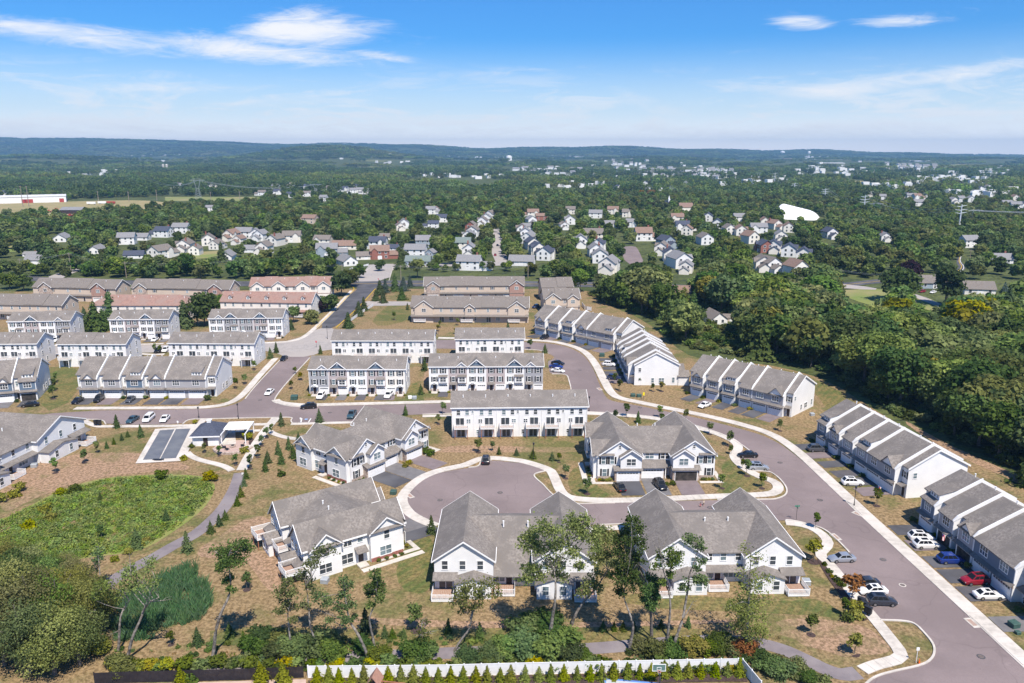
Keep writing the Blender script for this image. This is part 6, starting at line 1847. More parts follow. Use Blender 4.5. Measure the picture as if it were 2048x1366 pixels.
# far streets and open ground that nearer trees must not hide
KEEP = [(996, 525), (1000, 515), (988, 512), (998, 505), (990, 500), (998, 494), (992, 478), (997, 475), (1275, 512), (1262, 505), (1268, 520), (1575, 425), (1600, 425), (1625, 430), (1640, 435), (1018, 325), (745, 552), (760, 545), (775, 556), (990, 520), (993, 500), (995, 485), (994, 470), (1260, 515), (1255, 500), (1915, 540), (1926, 532), (1920, 520), (1700, 600), (1740, 606), (1850, 600), (1870, 610), (900, 529), (950, 528), (150, 548), (700, 545),
  (66, 405), (30, 420), (100, 428), (141, 430), (200, 410), (250, 405), (860, 400), (950, 398), (1050, 397), (430, 398), (480, 398), (1760, 575), (1690, 577), (1920, 445), (1240, 470), (20, 500), (1340, 428), (420, 512)]
ROADPX = [(x, 563) for x in range(0, 1100, 30)] + [(x, 568) for x in range(1190, 1240, 15)]
cand = []
# the wood on the right
x0, x1, y0, y1 = 20, 345, 150, 470
yy_ = y0
while yy_ < y1:
 xx_ = x0
 while xx_ < x1:
  x, y = xx_ + rnd.uniform(-2.8, 2.8), yy_ + rnd.uniform(-2.8, 2.8)
  px, py = px_of((x, y, 0))
  if in_poly(px, py, WOOD) and not any(in_poly(px, py, c) for c in CLEAR):
   cand.append((x, y, rnd.uniform(11.5, 19.5), 'wood'))
  xx_ += 7.0
 yy_ += 7.0
# trees among the houses
yy_ = 425.0
while yy_ < 1300:
 st = 10.5 if yy_ < 900 else 13
 half = yy_ * .72
 xx_ = -half
 while xx_ < half:
  x, y = xx_ + rnd.uniform(-4.5, 4.5), yy_ + rnd.uniform(-4.5, 4.5)
  px, py = px_of((x, y, 0))
  dens = .62 + .35 * math.sin(x * .011 + 1.3) * math.sin(y * .013 + x * .004)
  if px > 1420: dens += .3
  if py < 455: dens += .2
  if rnd.random() < dens and py < 560:
   dry = in_poly(px, py, [(-400, 442), (0, 440), (230, 425), (520, 405), (520, 392), (330, 392), (0, 405), (-400, 409)])
   if not dry: cand.append((x, y, rnd.uniform(7.5, 13.5), 'suburb'))
  xx_ += st
 yy_ += st
for px in range(165, 700, 13):                        # hedge-like line in front of the far gardens
 p = g(px + rnd.uniform(-4, 4), 549 + rnd.uniform(-6, 4)); cand.append((p.x, p.y, rnd.uniform(8, 12), 'belt'))
 p = g(px + rnd.uniform(-4, 4), 536 + rnd.uniform(-5, 4)); cand.append((p.x, p.y, rnd.uniform(7, 11), 'belt'))
for px in range(1050, 1180, 12):
 p = g(px, 552 + rnd.uniform(-5, 5)); cand.append((p.x, p.y, rnd.uniform(9, 12), 'belt'))
for px in range(850, 1040, 13):
 p = g(px + rnd.uniform(-4, 4), 543 + rnd.uniform(-3, 3)); cand.append((p.x, p.y, rnd.uniform(4.5, 7), 'belt'))
for px in range(1180, 1560, 15):
 p = g(px, 560 + rnd.uniform(-4, 4))
 if not 1185 < px < 1240: cand.append((p.x, p.y, rnd.uniform(8, 11), 'belt'))
for px, py, dx in ((965, 521, 0), (966, 510, 0), (970, 500, 0), (972, 492, 0), (975, 484, 0), (978, 476, 0), (1024, 520, 0), (1020, 508, 0), (1016, 498, 0), (1013, 488, 0), (1011, 480, 0), (1008, 470, 0)):
 p = g(px, py); cand.append((p.x, p.y, 9.5, 'street'))
kept = []
for x, y, h, kind in cand:
 rr = h * .40
 bx, by = px_of((x, y, 0)); tx, ty = px_of((x, y, h)); s = FPX / math.hypot(y, CAM_H)
 bx0, bx1 = bx - rr * s, bx + rr * s
 if bx1 < -60 or bx0 > 2110: continue
 bad = False
 for hx0, hy0, hx1, hy1, hd in HB:
  if abs(hd - y) < 6 and hx0 - 2 < bx < hx1 + 2: bad = True; break
  if y < hd and bx1 > hx0 and bx0 < hx1 and by > hy0 and ty < hy1:
   ov = (min(bx1, hx1) - max(bx0, hx0)) * (min(by, hy1) - max(ty, hy0))
   if ov > min(90, .20 * (hx1 - hx0) * (hy1 - hy0)) and rnd.random() < .95: bad = True; break
 if bad: continue
 if kind != 'street' and any(bx0 < kx < bx1 and ty < ky < by for kx, ky in KEEP): continue
 if kind in ('suburb', 'belt') and any(bx0 < kx < bx1 and ty < ky + 4 and by > ky for kx, ky in ROADPX): continue
 kept.append((x, y, h, kind, bx, by, ty))
kept.sort(key=lambda c: -c[2] / c[1])
WHERE = dict(wood='in the wood behind the grey garage rows', suburb='among the small houses beyond the main road', belt='in the tree belt along the main road', street='lining the long straight street')
def where_of(kind, px, py):
 if kind == 'street': return 'lining the straight street'
 if kind == 'belt': return 'in the belt along the main road'
 if kind == 'wood':
  if px < 1330: return 'beside the upper bend row'
  if py < 625: return 'round the small field' if px > 1560 else 'in the wood above the clearing'
  if px < 1600: return 'behind the striped lawn row' if py > 680 else 'in the wood beside the clearing'
  if py > 790: return 'at the wood edge by red soil'
  return 'deep in the wood, centre' if px < 1780 else 'deep in the wood, far side'
 for lim, tx in ((330, 'in the far left gardens'), (700, 'near the stepped row'), (970, 'by the pale entrance street'), (1160, 'right of the straight street'), (1420, 'round the short cul de sac')):
  if px < lim: return tx
 return 'beyond the small field'


rest = []
nw = nc = 0
titems = []
for k, (x, y, h, kind, bx, by, ty) in enumerate(kept):
 conif = (rnd.random() < (.10 if kind == 'wood' else .07))
 m = rnd.choices([leafA, leafB, leafC, leafD, leafE], [.40, .32, .24, .03, .01 if kind != 'street' else 0])[0]
 if kind == 'wood' and m is leafE: m = leafC
 rz = rnd.uniform(0, 6.28); wh_ = where_of(kind, bx, by)
 if (nw < 288 and not conif) or (conif and nc < 60):
  if conif:
   nc += 1
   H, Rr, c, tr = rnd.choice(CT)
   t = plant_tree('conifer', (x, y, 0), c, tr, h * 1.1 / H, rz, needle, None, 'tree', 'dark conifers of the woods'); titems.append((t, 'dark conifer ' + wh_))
  else:
   nw += 1
   v_ = rnd.randrange(8); H, Rr, c, tr = BT[v_]; c = c if nw < 50 else BL[v_]
   t = plant_tree('broadleaf_tree', (x, y, 0), c, tr, h / H, rz, m, None, 'tree', 'broadleaf trees of the woods', (rnd.uniform(.95, 1.2), 1)); titems.append((t, '%s broadleaf tree %s' % (TONE[m.name], wh_)))
 else:
  rest.append((x, y, 0, h / 12, h / 12, h / 12, rz, rnd.randrange(12)))
distinguish(titems)

# single trees one can point to
for px, py, h, v, m, lb, sq in ((1793, 604, 17, 6, leafB, 'large round green tree standing in the small green field', 1.25), (1821, 566, 13, 0, leafP, 'dark purple leaved tree behind the large round tree', 1.1), (1890, 612, 21, 3, leafB, 'tall dark tree beside the pale lane', 1.0),
                          (410, 652, 15, 1, leafB, 'big dark round tree between two three storey front rows', .95), (447, 622, 8, 5, leafA, 'lower green tree beside the faded red roofs', 1.3), (515, 622, 8, 2, leafA, 'green round tree in front of the dormer row', 1.2), (478, 622, 7, 4, leafB, 'dark small tree between the two green round trees', 1.2),
                          (683, 592, 13, 0, leafB, 'dark round tree at the left of the entrance road', 1.1), (702, 574, 10, 2, leafC, 'olive tree behind the dark round entrance tree', 1.1), (657, 622, 8, 5, leafB, 'dark spreading tree by the entrance sidewalk', 1.3), (587, 645, 8, 4, leafA, 'green tree by the cream porch', .9), (624, 648, 6.5, 5, leafC, 'light green tree beside the entrance road sidewalk', 1.1),
                          (641, 625, 6, 5, leafP, 'small purple tree beside the entrance sidewalk', 1.1), (20, 578, 9, 2, leafA, 'round tree at the far left beside the pale lane', 1.2), (48, 582, 9, 0, leafB, 'dark round tree left of the tan stone row', 1.2), (835, 556, 13, 4, leafC, 'tall brown green tree behind the spruces at the main road', .9), (1135, 578, 15, 3, leafA, 'light green tree beside the plain tan house', .9),
                          (1160, 585, 13, 6, leafA, 'green tree right of the tan house', .8), (1640, 545, 8, 5, leafC, 'olive tree above the gravel lot', 1.1), (1300, 395, 13, 6, leafE, 'big rust coloured tree in front of the far hamlet', 1.5), (1283, 395, 12, 0, leafE, 'second rust tree left of the big one', 1.3), (1362, 398, 12, 1, leafE, 'rust tree behind the red chapel', 1.1)):
 H, Rr, c, tr = BT[v]; p = g(px, py); c = BL[v]
 plant_tree('broadleaf_tree', p, c, tr, h / H, rnd.uniform(0, 6), m, lb, 'tree', None, (sq, 1))
for px, py, h, m, lb in ((172, 660, 10, needle, 'left dark fir beside the blue gabled row'), (192, 664, 13, needle, 'tallest fir between the two left front rows'), (207, 660, 9, needle, 'fir close to the white wall of the middle front row'), (222, 640, 13, needle, 'fir behind the middle front row'), (370, 655, 12, needle, 'slim fir at the corner of the middle front row'),
                         (760, 590, 8, needle, 'dark spruce beside the fence at the entrance road'), (771, 586, 8, needleB, 'blue spruce at the main road corner'), (790, 583, 10, needle, 'tall dark spruce at the main road corner'), (807, 582, 8, needleB, 'blue spruce right of the tall dark spruce'), (820, 574, 7, needleB, 'small blue spruce left of the tan front row'),
                         (752, 602, 6, needle, 'short dark spruce above the side street'), (767, 606, 7, needle, 'spruce at the bend of the side street'), (804, 600, 7, needle, 'round spruce below the main road bank'), (728, 622, 7, needle, 'fir along the white entrance fence, upper one'), (718, 632, 7, needle, 'fir along the white entrance fence, middle one'), (697, 656, 7, needle, 'fir along the white entrance fence, lowest one'),
                         (100, 530, 18, needle, 'tall dark spruce beside the utility poles at far left'), (766, 503, 8, needleB, 'blue spruce beside the red brick house'), (1365, 640, 15, leafC, 'bronze conifer at the edge of the garden clearing'), (1385, 642, 14, needle, 'dark conifer beside the bronze one'), (918, 400, 14, needle, 'dark pointed conifer before the far tree line'),
                         (1520, 690, 17, needle, 'tall dark pine deep in the wood'), (1655, 700, 20, needle, 'huge dark pine in the middle of the wood'), (2000, 640, 17, needleB, 'blue green pine at the right side wood edge'), (1785, 650, 12, needle, 'pine with layered boughs behind the field'), (583, 660, 5, needle, 'small fir at the porch of the front row')):
 H, Rr, c, tr = CT[rnd.randrange(2)]; p = g(px, py)
 plant_tree('conifer', p, c, tr, h / H, rnd.uniform(0, 6), m, lb, 'tree')


# ---- far woods as masses (geometry nodes instances)
def grove(seed, n, spread, mat):
 r = np.random.default_rng(seed); lobes = []
 for k in range(n):
  x, y = r.uniform(-spread, spread, 2); h = r.uniform(8, 14); q = r.uniform(3.2, 5.5)
  lobes.append((x, y, h * .6, q, q, h * .42))
  lobes.append((x + r.uniform(-2, 2), y + r.uniform(-2, 2), h * .8, q * .6, q * .6, h * .25))
 return leaf_mesh('grove', *crown_pts(r, lobes, 60 * n, 1.25), mat, r)


def scatter(name, label, cat, pts, meshes):
 """one object: instances of meshes on points (x, y, z, sx, sy, sz, rot, idx)"""
 src = bpy.data.collections.new(name + '_kinds')
 for k, me in enumerate(meshes):
  o = bpy.data.objects.new('%s_kind_%02d' % (name, k), me); src.objects.link(o)
 A = np.array(pts, dtype=np.float32)
 me = bpy.data.meshes.new(name)
 me.vertices.add(len(A)); me.vertices.foreach_set('co', A[:, :3].reshape(-1))
 for nm, ty, key, dat in (('scl', 'FLOAT_VECTOR', 'vector', A[:, 3:6].reshape(-1)), ('rot', 'FLOAT', 'value', A[:, 6]), ('idx', 'INT', 'value', A[:, 7].astype(np.int32))):
  at = me.attributes.new(nm, ty, 'POINT'); at.data.foreach_set(key, dat)
 o = bpy.data.objects.new(name, me); COL.objects.link(o)
 ng = bpy.data.node_groups.new(name + '_scatter', 'GeometryNodeTree')
 ng.interface.new_socket('Geometry', in_out='INPUT', socket_type='NodeSocketGeometry'); ng.interface.new_socket('Geometry', in_out='OUTPUT', socket_type='NodeSocketGeometry')
 N = ng.nodes; Lk = ng.links.new
 gi, go = N.new('NodeGroupInput'), N.new('NodeGroupOutput'); m2p = N.new('GeometryNodeMeshToPoints'); iop = N.new('GeometryNodeInstanceOnPoints'); ci = N.new('GeometryNodeCollectionInfo')
 ci.inputs['Collection'].default_value = src; ci.inputs['Separate Children'].default_value = True; ci.inputs['Reset Children'].default_value = True
 Lk(gi.outputs[0], m2p.inputs['Mesh']); Lk(m2p.outputs[0], iop.inputs['Points']); Lk(ci.outputs[0], iop.inputs['Instance']); iop.inputs['Pick Instance'].default_value = True

 def attr(nm, ty):
  a = N.new('GeometryNodeInputNamedAttribute'); a.data_type = ty; a.inputs['Name'].default_value = nm
  return a.outputs['Attribute']
 Lk(attr('idx', 'INT'), iop.inputs['Instance Index']); Lk(attr('scl', 'FLOAT_VECTOR'), iop.inputs['Scale'])
 cx = N.new('ShaderNodeCombineXYZ'); Lk(attr('rot', 'FLOAT'), cx.inputs[2])
 try:
  er = N.new('FunctionNodeEulerToRotation'); Lk(cx.outputs[0], er.inputs[0]); Lk(er.outputs[0], iop.inputs['Rotation'])
 except Exception:
  Lk(cx.outputs[0], iop.inputs['Rotation'])
 Lk(iop.outputs[0], go.inputs[0])
 md = o.modifiers.new('scatter', 'NODES'); md.node_group = ng
 return tag(o, label, cat, None, 'stuff')


tm = []
for k in range(12):
 m = [leafA, leafB, leafC, leafA, leafB, leafA, leafC, leafB, leafA, leafC, leafB, leafA][k]
 tm.append(broad_mesh(600 + k, 12, 4.8 + .25 * (k % 4), 14, 1000, .85, m, .12))
scatter('suburb_woods', 'mass of smaller trees filling the suburb beyond the main road', 'woods', rest, tm)
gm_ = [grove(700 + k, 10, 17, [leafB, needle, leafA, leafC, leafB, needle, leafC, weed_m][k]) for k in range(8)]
far = []
FIELDS = [[(850, 402), (1100, 398), (1100, 391), (860, 393)], [(1885, 457), (1960, 454), (1950, 436), (1880, 439)], [(-400, 445), (0, 440), (190, 427), (330, 416), (520, 405), (520, 392), (330, 392), (0, 407), (-400, 411)], [(1550, 333), (1600, 332), (1605, 325), (1555, 324)], [(1668, 337), (1708, 336), (1716, 329), (1680, 330)], [(1408, 332), (1462, 330), (1467, 323), (1418, 324)], [(1548, 375), (1580, 375), (1580, 368), (1548, 368)]]
def far_kind(X, Y):  # dark grove bands stand in for cloud shadow, put into the leaf colour
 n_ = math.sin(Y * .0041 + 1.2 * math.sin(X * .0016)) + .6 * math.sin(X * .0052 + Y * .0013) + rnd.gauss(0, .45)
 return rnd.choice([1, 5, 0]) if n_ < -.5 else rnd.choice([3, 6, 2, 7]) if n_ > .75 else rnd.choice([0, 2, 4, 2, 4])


FIELDS += [[(x - w, y + h_ + 2), (x + w, y + h_ + 2), (x + w, y - h_), (x - w, y - h_)] for x, y, w, h_ in FARF]
FHB = [b for b in HB if b[4] > 1100]
for ya, yb, st, sc_ in ((1280, 2200, 25, 1.0), (2200, 3600, 36, 1.35), (3600, 6200, 70, 2.4), (6200, 10800, 130, 4.4)):
 y = ya
 while y < yb:
  half = y * .71; x = -half
  while x < half:
   X, Y = x + rnd.uniform(-.45, .45) * st, y + rnd.uniform(-.45, .45) * st
   Z = hill_z(X, Y); px, py = px_of((X, Y, Z)); s = FPX / Y; top = py - 12 * s; hw = 14 * sc_ * s
   bad = any(in_poly(px, py, f) for f in FIELDS)
   if not bad:
    for b in FHB:
     if Y < b[4] + 20 and px + hw > b[0] and px - hw < b[2] and top < b[3] - 1 and py > b[1] + 1 and py < b[3] + 16:
      bad = rnd.random() < .9; break
   if not bad and math.sin(X * .0031 + 2) * math.sin(Y * .0024 + X * .0009) > -.86:
    k = .75 + .5 * rnd.random(); zf = 1 + .06 * (sc_ - 1)
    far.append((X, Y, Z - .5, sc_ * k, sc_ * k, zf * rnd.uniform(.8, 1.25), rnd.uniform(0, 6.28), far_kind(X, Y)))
   x += st
  y += st
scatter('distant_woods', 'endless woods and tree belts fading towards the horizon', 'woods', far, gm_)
# ---------------------------------------------------------------- planted young trees, shrubs, foreground trees
young = []
LM = [((1130, 940), 'left of the front white carriage house'), ((1440, 920), 'right of the front white carriage house'), ((1280, 845), 'above the front white carriage house'), ((960, 905), 'behind the cul de sac'), ((560, 900), 'on the slope by the straight walk'), ((590, 850), 'beside the parking bays'), ((430, 905), 'round the pool house'),
      ((200, 890), 'on the lawn left of the game court'), ((80, 1010), 'on the basin rim'), ((260, 1060), 'inside the green basin'), ((460, 1010), 'along the basin trail'), ((1290, 780), 'on the dry lawn by the yellow sign'), ((1640, 1100), 'along the winding sidewalk'), ((1700, 1230), 'above the bottom right path'), ((470, 770), 'on the dry bank by the entrance road'),
      ((110, 790), 'beside the left grey row'), ((590, 770), 'beside the three storey corner row'), ((850, 760), 'in the gap between three storey rows'), ((550, 710), 'at the entrance crossing'), ((1075, 702), 'on the upper street bend'), ((1750, 1010), 'between the two grey rows on the right'), ((860, 1065), 'between the near white buildings'), ((700, 1280), 'on the bottom slope'), ((1300, 1265), 'beside the bottom trail'), ((310, 705), 'in the far left street'), ((1560, 860), 'beside the row near the striped lawn')]


def near_lm(px, py):
 return min(LM, key=lambda l: (l[0][0] - px) ** 2 + ((l[0][1] - py) * 1.6) ** 2)[1]


for px, py, h, k in ((234, 856, 5.5, 'c'), (282, 875, 5.2, 'c'), (256, 874, 2.6, 'C'), (244, 881, 2.8, 'C'), (228, 889, 2.6, 'C'), (214, 897, 2.8, 'C'), (195, 907, 4.2, 'y'), (169, 926, 4.6, 'y'), (111, 946, 4.8, 'y'), (201, 1002, 3, 'C'), (205, 1079, 4.2, 'p'), (274, 1096, 6, 'c'), (334, 1044, 4, 'C'),
                     (492, 957, 3.6, 'C'), (488, 972, 3, 'C'), (482, 994, 3.8, 'C'), (475, 1011, 3.2, 'C'), (451, 1039, 3.0, 'C'), (439, 1052, 3.6, 'C'), (422, 1066, 3.6, 'C'), (375, 1104, 6.2, 'c'), (409, 905, 3.4, 'o'), (439, 912, 3.6, 'y'), (472, 930, 3.8, 'p'), (492, 872, 3.2, 'y'), (500, 938, 4.6, 'p'), (533, 876, 4, 'p'), (524, 892, 4, 'p'), (516, 915, 4.4, 'p'),
                     (563, 852, 5.6, 'c'), (639, 845, 5.8, 'c'), (543, 869, 3.8, 'y'), (598, 892, 5.4, 'c'), (578, 899, 5, 'c'), (587, 916, 5, 'c'), (557, 909, 5.2, 'c'), (563, 928, 5.2, 'c'), (536, 926, 4.8, 'c'), (531, 943, 4.6, 'c'), (811, 831, 4.6, 'c'), (886, 829, 5, 'y'), (877, 849, 3.8, 'y'), (957, 905, 5, 'g'), (986, 903, 3.6, 'y'), (998, 909, 3, 'C'), (863, 1067, 5.6, 'c'),
                     (1033, 911, 2.8, 'C'), (1066, 917, 3.6, 'C'), (1104, 921, 3.2, 'C'), (1118, 925, 3.2, 'g'), (1131, 957, 4.6, 'y'), (1174, 988, 5.2, 'y'), (1231, 843, 4.6, 'p'), (1253, 834, 5.2, 'p'), (1276, 846, 5.0, 'c'), (1318, 836, 4.8, 'p'), (1324, 852, 4.6, 'g'), (1371, 842, 4.6, 'o'), (1419, 869, 4.6, 'y'), (1458, 892, 5.4, 'y'), (1462, 909, 3.4, 'g'), (1444, 977, 4.6, 'y'), (1494, 952, 5.4, 'p'), (1524, 977, 4.8, 'g'), (1484, 938, 3.4, 'g'),
                     (1560, 862, 4.4, 'y'), (1753, 1012, 5.2, 'g'), (1632, 1058, 4.6, 'g'), (1627, 1124, 6, 'Y'), (1702, 1200, 6.5, 'O'), (1688, 1233, 4.4, 'g'), (1622, 1270, 4.8, 'g'), (1708, 1308, 4.6, 'Y'), (541, 717, 6, 'c'), (553, 706, 6, 'c'), (641, 708, 5, 'c'), (849, 742, 7, 'c'), (842, 789, 5, 'c'), (602, 760, 3.6, 'Y'), (583, 778, 3.8, 'g'), (590, 748, 3.4, 'g'), (107, 798, 6, 'y'), (110, 781, 5.2, 'y'), (112, 765, 4.5, 'y'),
                     (490, 768, 4.6, 'y'), (471, 777, 4.8, 'g'), (508, 740, 4.4, 'y'), (310, 708, 5, 'y'), (320, 706, 4, 'g'), (1060, 698, 5.2, 'y'), (1090, 706, 5.2, 'c'), (1239, 782, 5, 'g'), (1229, 767, 4.6, 'g'), (1323, 783, 4.2, 'Y'), (1306, 783, 3.6, 'g'), (1280, 770, 3.6, 'y'), (1268, 1262, 2.4, 'C'), (1228, 1262, 2.4, 'C'), (1246, 1262, 2.4, 'C'), (1322, 1258, 2.6, 'C'), (1376, 1255, 2.8, 'C'), (1206, 1262, 2.6, 'C'),
                     (460, 1275, 3.6, 'C'), (488, 1290, 3.4, 'C'), (342, 1290, 3.2, 'g'), (396, 1290, 4.4, 'c'), (960, 1280, 4.4, 'c'), (897, 1270, 4.2, 'c'), (770, 1275, 3, 'C'), (785, 1276, 2.6, 'C'), (808, 1277, 2.6, 'C'), (494, 1180, 4.6, 'y'), (732, 1268, 6.5, 'c'), (833, 1262, 6.5, 'y'), (1110, 610, 4, 'y'), (815, 620, 5, 'c'), (766, 607, 5, 'c'), (789, 640, 5, 'y'), (876, 662, 3.6, 'Y'), (912, 668, 3.6, 'Y'), (1016, 656, 4, 'c'), (915, 650, 4, 'y'), (880, 655, 4, 'y')):
 p = g(px, py); rz = rnd.uniform(0, 6)
 if k in 'cC':
  H, c, tr = YC[rnd.randrange(2)]; m = needle if k == 'c' else rnd.choice([needle, shrub_m]); h *= .72 if k == 'c' else .74
  t = plant_tree('young_conifer', p, c, tr, h / H, rz, m, None, 'tree', 'young conifers planted on the lawns', (.95 if k == 'c' else 1.1, 1)); lb = ('small dark conifer ' if k == 'c' else 'low green cone shrub ') + near_lm(px, py)
 else:
  H, c, tr = YT[rnd.randrange(3)]; h *= .82; m = dict(y=leafA, g=shrub_m, p=leafB, o=leafC, Y=leafD, O=leafE)[k]
  t = plant_tree('young_tree', p, c, tr, h / H, rz, m, None, 'tree', 'young trees planted on the lawns', (1.0 if k not in 'YO' else 1.3, 1)); lb = dict(y='thin young tree ', g='light green young tree ', p='dark slim young tree ', o='olive young tree ', Y='yellow leaved young tree ', O='orange leaved young tree ')[k] + near_lm(px, py)
  mb = MB()
  cached(('ring',), lambda: (mb.poly([(math.cos(q * .524) * .8, math.sin(q * .524) * .8, .045) for q in range(12)]), mb.mesh('mulch_ring', mulch))[1])
  link('mulch_ring', CACHE[('ring',)], t)
 young.append((t, lb))
distinguish(young)

shr = []
for px, py, r, m in ((41, 982, 1.6, shrub_y), (30, 994, 1.7, shrub_y), (5, 1004, 1.6, shrub_y), (91, 1024, 1.7, shrub_y), (100, 1040, 1.6, shrub_y), (60, 1057, 1.8, shrub_y), (489, 905, 1.5, shrub_y), (497, 880, 1.6, shrub_y), (368, 920, 1.2, shrub_y), (563, 952, 1.3, shrub_m), (384, 895, .9, shrub_m), (390, 848, .9, shrub_y), (416, 801, 1.4, shrub_m), (294, 1084, 1.0, shrub_y), (282, 1094, 1.0, shrub_y),
                     (256, 1108, 1.0, shrub_y), (230, 1122, 1.0, shrub_y), (420, 962, 2.0, shrub_y), (325, 960, 1.8, shrub_m), (150, 985, 1.6, shrub_m), (120, 990, 1.4, shrub_y), (1649, 1131, .7, shrub_m), (1658, 1146, .7, shrub_m), (1676, 1165, 1.0, shrub_m), (1684, 1172, .9, shrub_m), (1708, 1224, 1.5, shrub_y), (1714, 1236, 1.4, shrub_y), (1696, 1241, 1.2, shrub_m), (1664, 1155, .6, shrub_y), (860, 910, 1.5, shrub_m), (850, 905, 1.3, shrub_m),
                     (817, 928, 1.0, shrub_y), (811, 934, 1.0, shrub_y), (1330, 972, .9, shrub_m), (1345, 970, .9, shrub_m), (1480, 560, 2.0, shrub_m)):
 p = g(px, py); t = thing('shrub', '', 'shrub', p, rnd.uniform(0, 6), 'shrubs planted about the estate'); t.scale = (r * 1.25, r * 1.25, r * 1.25)
 link('foliage', with_mat(SH[rnd.randrange(3)], m), t); shr.append((t, ('yellow green' if m is shrub_y else 'green') + ' shrub ' + near_lm(px, py)))
distinguish(shr)
sd = []
for p, r, m, al in SHRUBS[:290]:
 px, py = px_of(p)
 if not (-20 < px < 2070): continue
 t = thing('shrub', '', 'shrub', p, rnd.uniform(0, 6), 'low shrubs at the house doors'); t.scale = (r * 1.5, r * 1.5, r * 1.3)
 link('foliage', with_mat(SH[rnd.randrange(3)], m or rnd.choice([shrub_m, shrub_m, leafB, shrub_y])), t)
 sd.append((t, 'low shrub at the doors of ' + al))
distinguish(sd)


# ---- tall thin trees in front: curved pale trunks, open crowns
def twig(mb, a, b, r0, r1, n=6, bend=.25):
 a, b = Vector(a), Vector(b); d = b - a; L = d.length
 off = Vector((rnd.uniform(-1, 1), rnd.uniform(-1, 1), rnd.uniform(-.2, .9))) * L * bend
 P = [a, a + d * .35 + off * .6, a + d * .7 + off * .5, b]
 mb.tube(P, [r0, r0 * .7 + r1 * .3, r0 * .35 + r1 * .65, r1], n)
 return P


def tall_tree(base, trunk, blobs, label, r0=.30, leafm=leafA, leaf=.17, dens=2.7, dead=(), barkm=bark_p):
 B = g(*base); Y = B.y; r0 *= .74
 t = thing('tall_tree', label, 'tree', B)
 P = [Vector((0, 0, -.4))]
 for k, q in enumerate(trunk):
  w = at_depth(q[0], q[1], Y + .5 * math.sin(k * 1.7 + base[0])) - B; P.append(w)
 # denser, slightly wandering polyline
 Q = chaikin(P, 2, False)
 mb = MB(); n = len(Q)
 mb.tube(Q, [r0 * (1.25 - 1.05 * (i / (n - 1))) for i in range(n)], 8)
 mb.build('trunk', barkm, t, smooth=True)
 C, N, S, V = [], [], [], []
 r = np.random.default_rng(int(base[0] * 7 + base[1]))
 br = MB()
 for (px, py, rp, dn) in blobs:
  rw = rp * Y / math.cos(math.atan2(CAM_H, Y)) / FPX
  c = at_depth(px, py, Y + rnd.uniform(-1.3, 1.3) * min(2.2, rw)) - B
  lo = [q for q in Q if q.z < c.z + .3] or [Q[0]]
  a = min(lo[len(lo) // 3:] or lo, key=lambda q: (q - c).length)
  i = min(range(n), key=lambda i: (Q[i] - a).length); ra = r0 * (1.25 - 1.05 * i / (n - 1)) * .6
  if (a - c).length > .4: twig(br, a, c, max(.05, ra), .035, 6)
  ends = []
  for k in range(int(5 + rw * 3)):
   d = Vector(r.normal(size=3)); d.z = abs(d.z) * .7 - .1; d.normalize(); e = c + d * rw * r.uniform(.5, 1.0)
   twig(br, c, e, .04, .012, 4, .3); ends.append(e)
  m_ = int(dn * dens * (50 + 62 * rw * rw))
  for e in ends:
   k = max(4, m_ // len(ends))
   pts = r.normal(size=(k, 3)) * rw * .30 + np.array(e); C.append(pts); N.append(r.normal(size=(k, 3)) + np.array([0, 0, .6])); S.append(leaf * r.uniform(.55, 1.25, size=k)); V.append(np.clip(r.normal(r.uniform(.2, .8), .25, size=k), 0, 1))
 for a, b in dead:
  wa, wb = at_depth(*a, Y) - B, at_depth(*b, Y + .5) - B
  twig(br, wa, wb, .09, .015, 5, .12)
  for k in range(3):
   q = wa.lerp(wb, .4 + .2 * k); twig(br, q, q + Vector((rnd.uniform(-1, 1), rnd.uniform(-.6, .6), rnd.uniform(.2, 1.2))), .03, .008, 4, .2)
 if br.v: tag(br.build('branches', barkm, t), None, None, None, 'stuff')
 if C: link('crown', leaf_mesh('crown', np.concatenate(C), np.concatenate(N), np.concatenate(S), np.concatenate(V), leafm, r), t)
 return t


tall_tree((422, 1322), [(428, 1300), (431, 1260), (444, 1220), (459, 1193), (462, 1160), (455, 1120), (462, 1098)], [(455, 1130, 17, 1.5), (448, 1112, 12, 1.2), (470, 1122, 16, 1.2), (488, 1100, 16, 1.2), (478, 1088, 12, 1.2), (462, 1105, 14, 1.4), (432, 1105, 12, 1.0), (440, 1140, 10, 1.1), (458, 1160, 10, 1.5), (462, 1180, 8, 1.5)], 'tall pale trunked tree leaning over the bottom slope, left of the near white house', .33, leafB)
tall_tree((254, 1322), [(258, 1300), (267, 1268), (281, 1240), (287, 1220), (300, 1203), (318, 1195)], [(285, 1165, 18, .5), (262, 1180, 18, .6), (300, 1170, 15, .4), (270, 1145, 20, .7), (295, 1130, 16, .6), (250, 1160, 14, .5)], 'pale forked tree with thin crown in front of the reeds', .32, leafC, dead=(((300, 1203), (345, 1198)), ((284, 1225), (312, 1160)), ((262, 1150), (258, 1105))))
tall_tree((236, 1302), [(238, 1280), (240, 1235), (248, 1215), (258, 1200)], [(240, 1190, 16, .5), (225, 1175, 16, .6), (200, 1180, 15, .6), (190, 1200, 14, .6)], 'second pale stem with broken branches beside the reeds', .28, leafC, dead=(((236, 1262), (216, 1272)), ((240, 1230), (262, 1195)), ((200, 1150), (196, 1110)), ((190, 1220), (160, 1248))))
tall_tree((584, 1310), [(581, 1290), (577, 1245), (575, 1225), (582, 1205)], [(560, 1185, 13, 1), (572, 1168, 12, 1), (585, 1185, 13, 1), (590, 1215, 12, .8), (565, 1210, 12, .9), (555, 1225, 9, .9), (588, 1240, 8, .8)], 'slender tree with yellow top in front of the bare slope', .22, leafC)
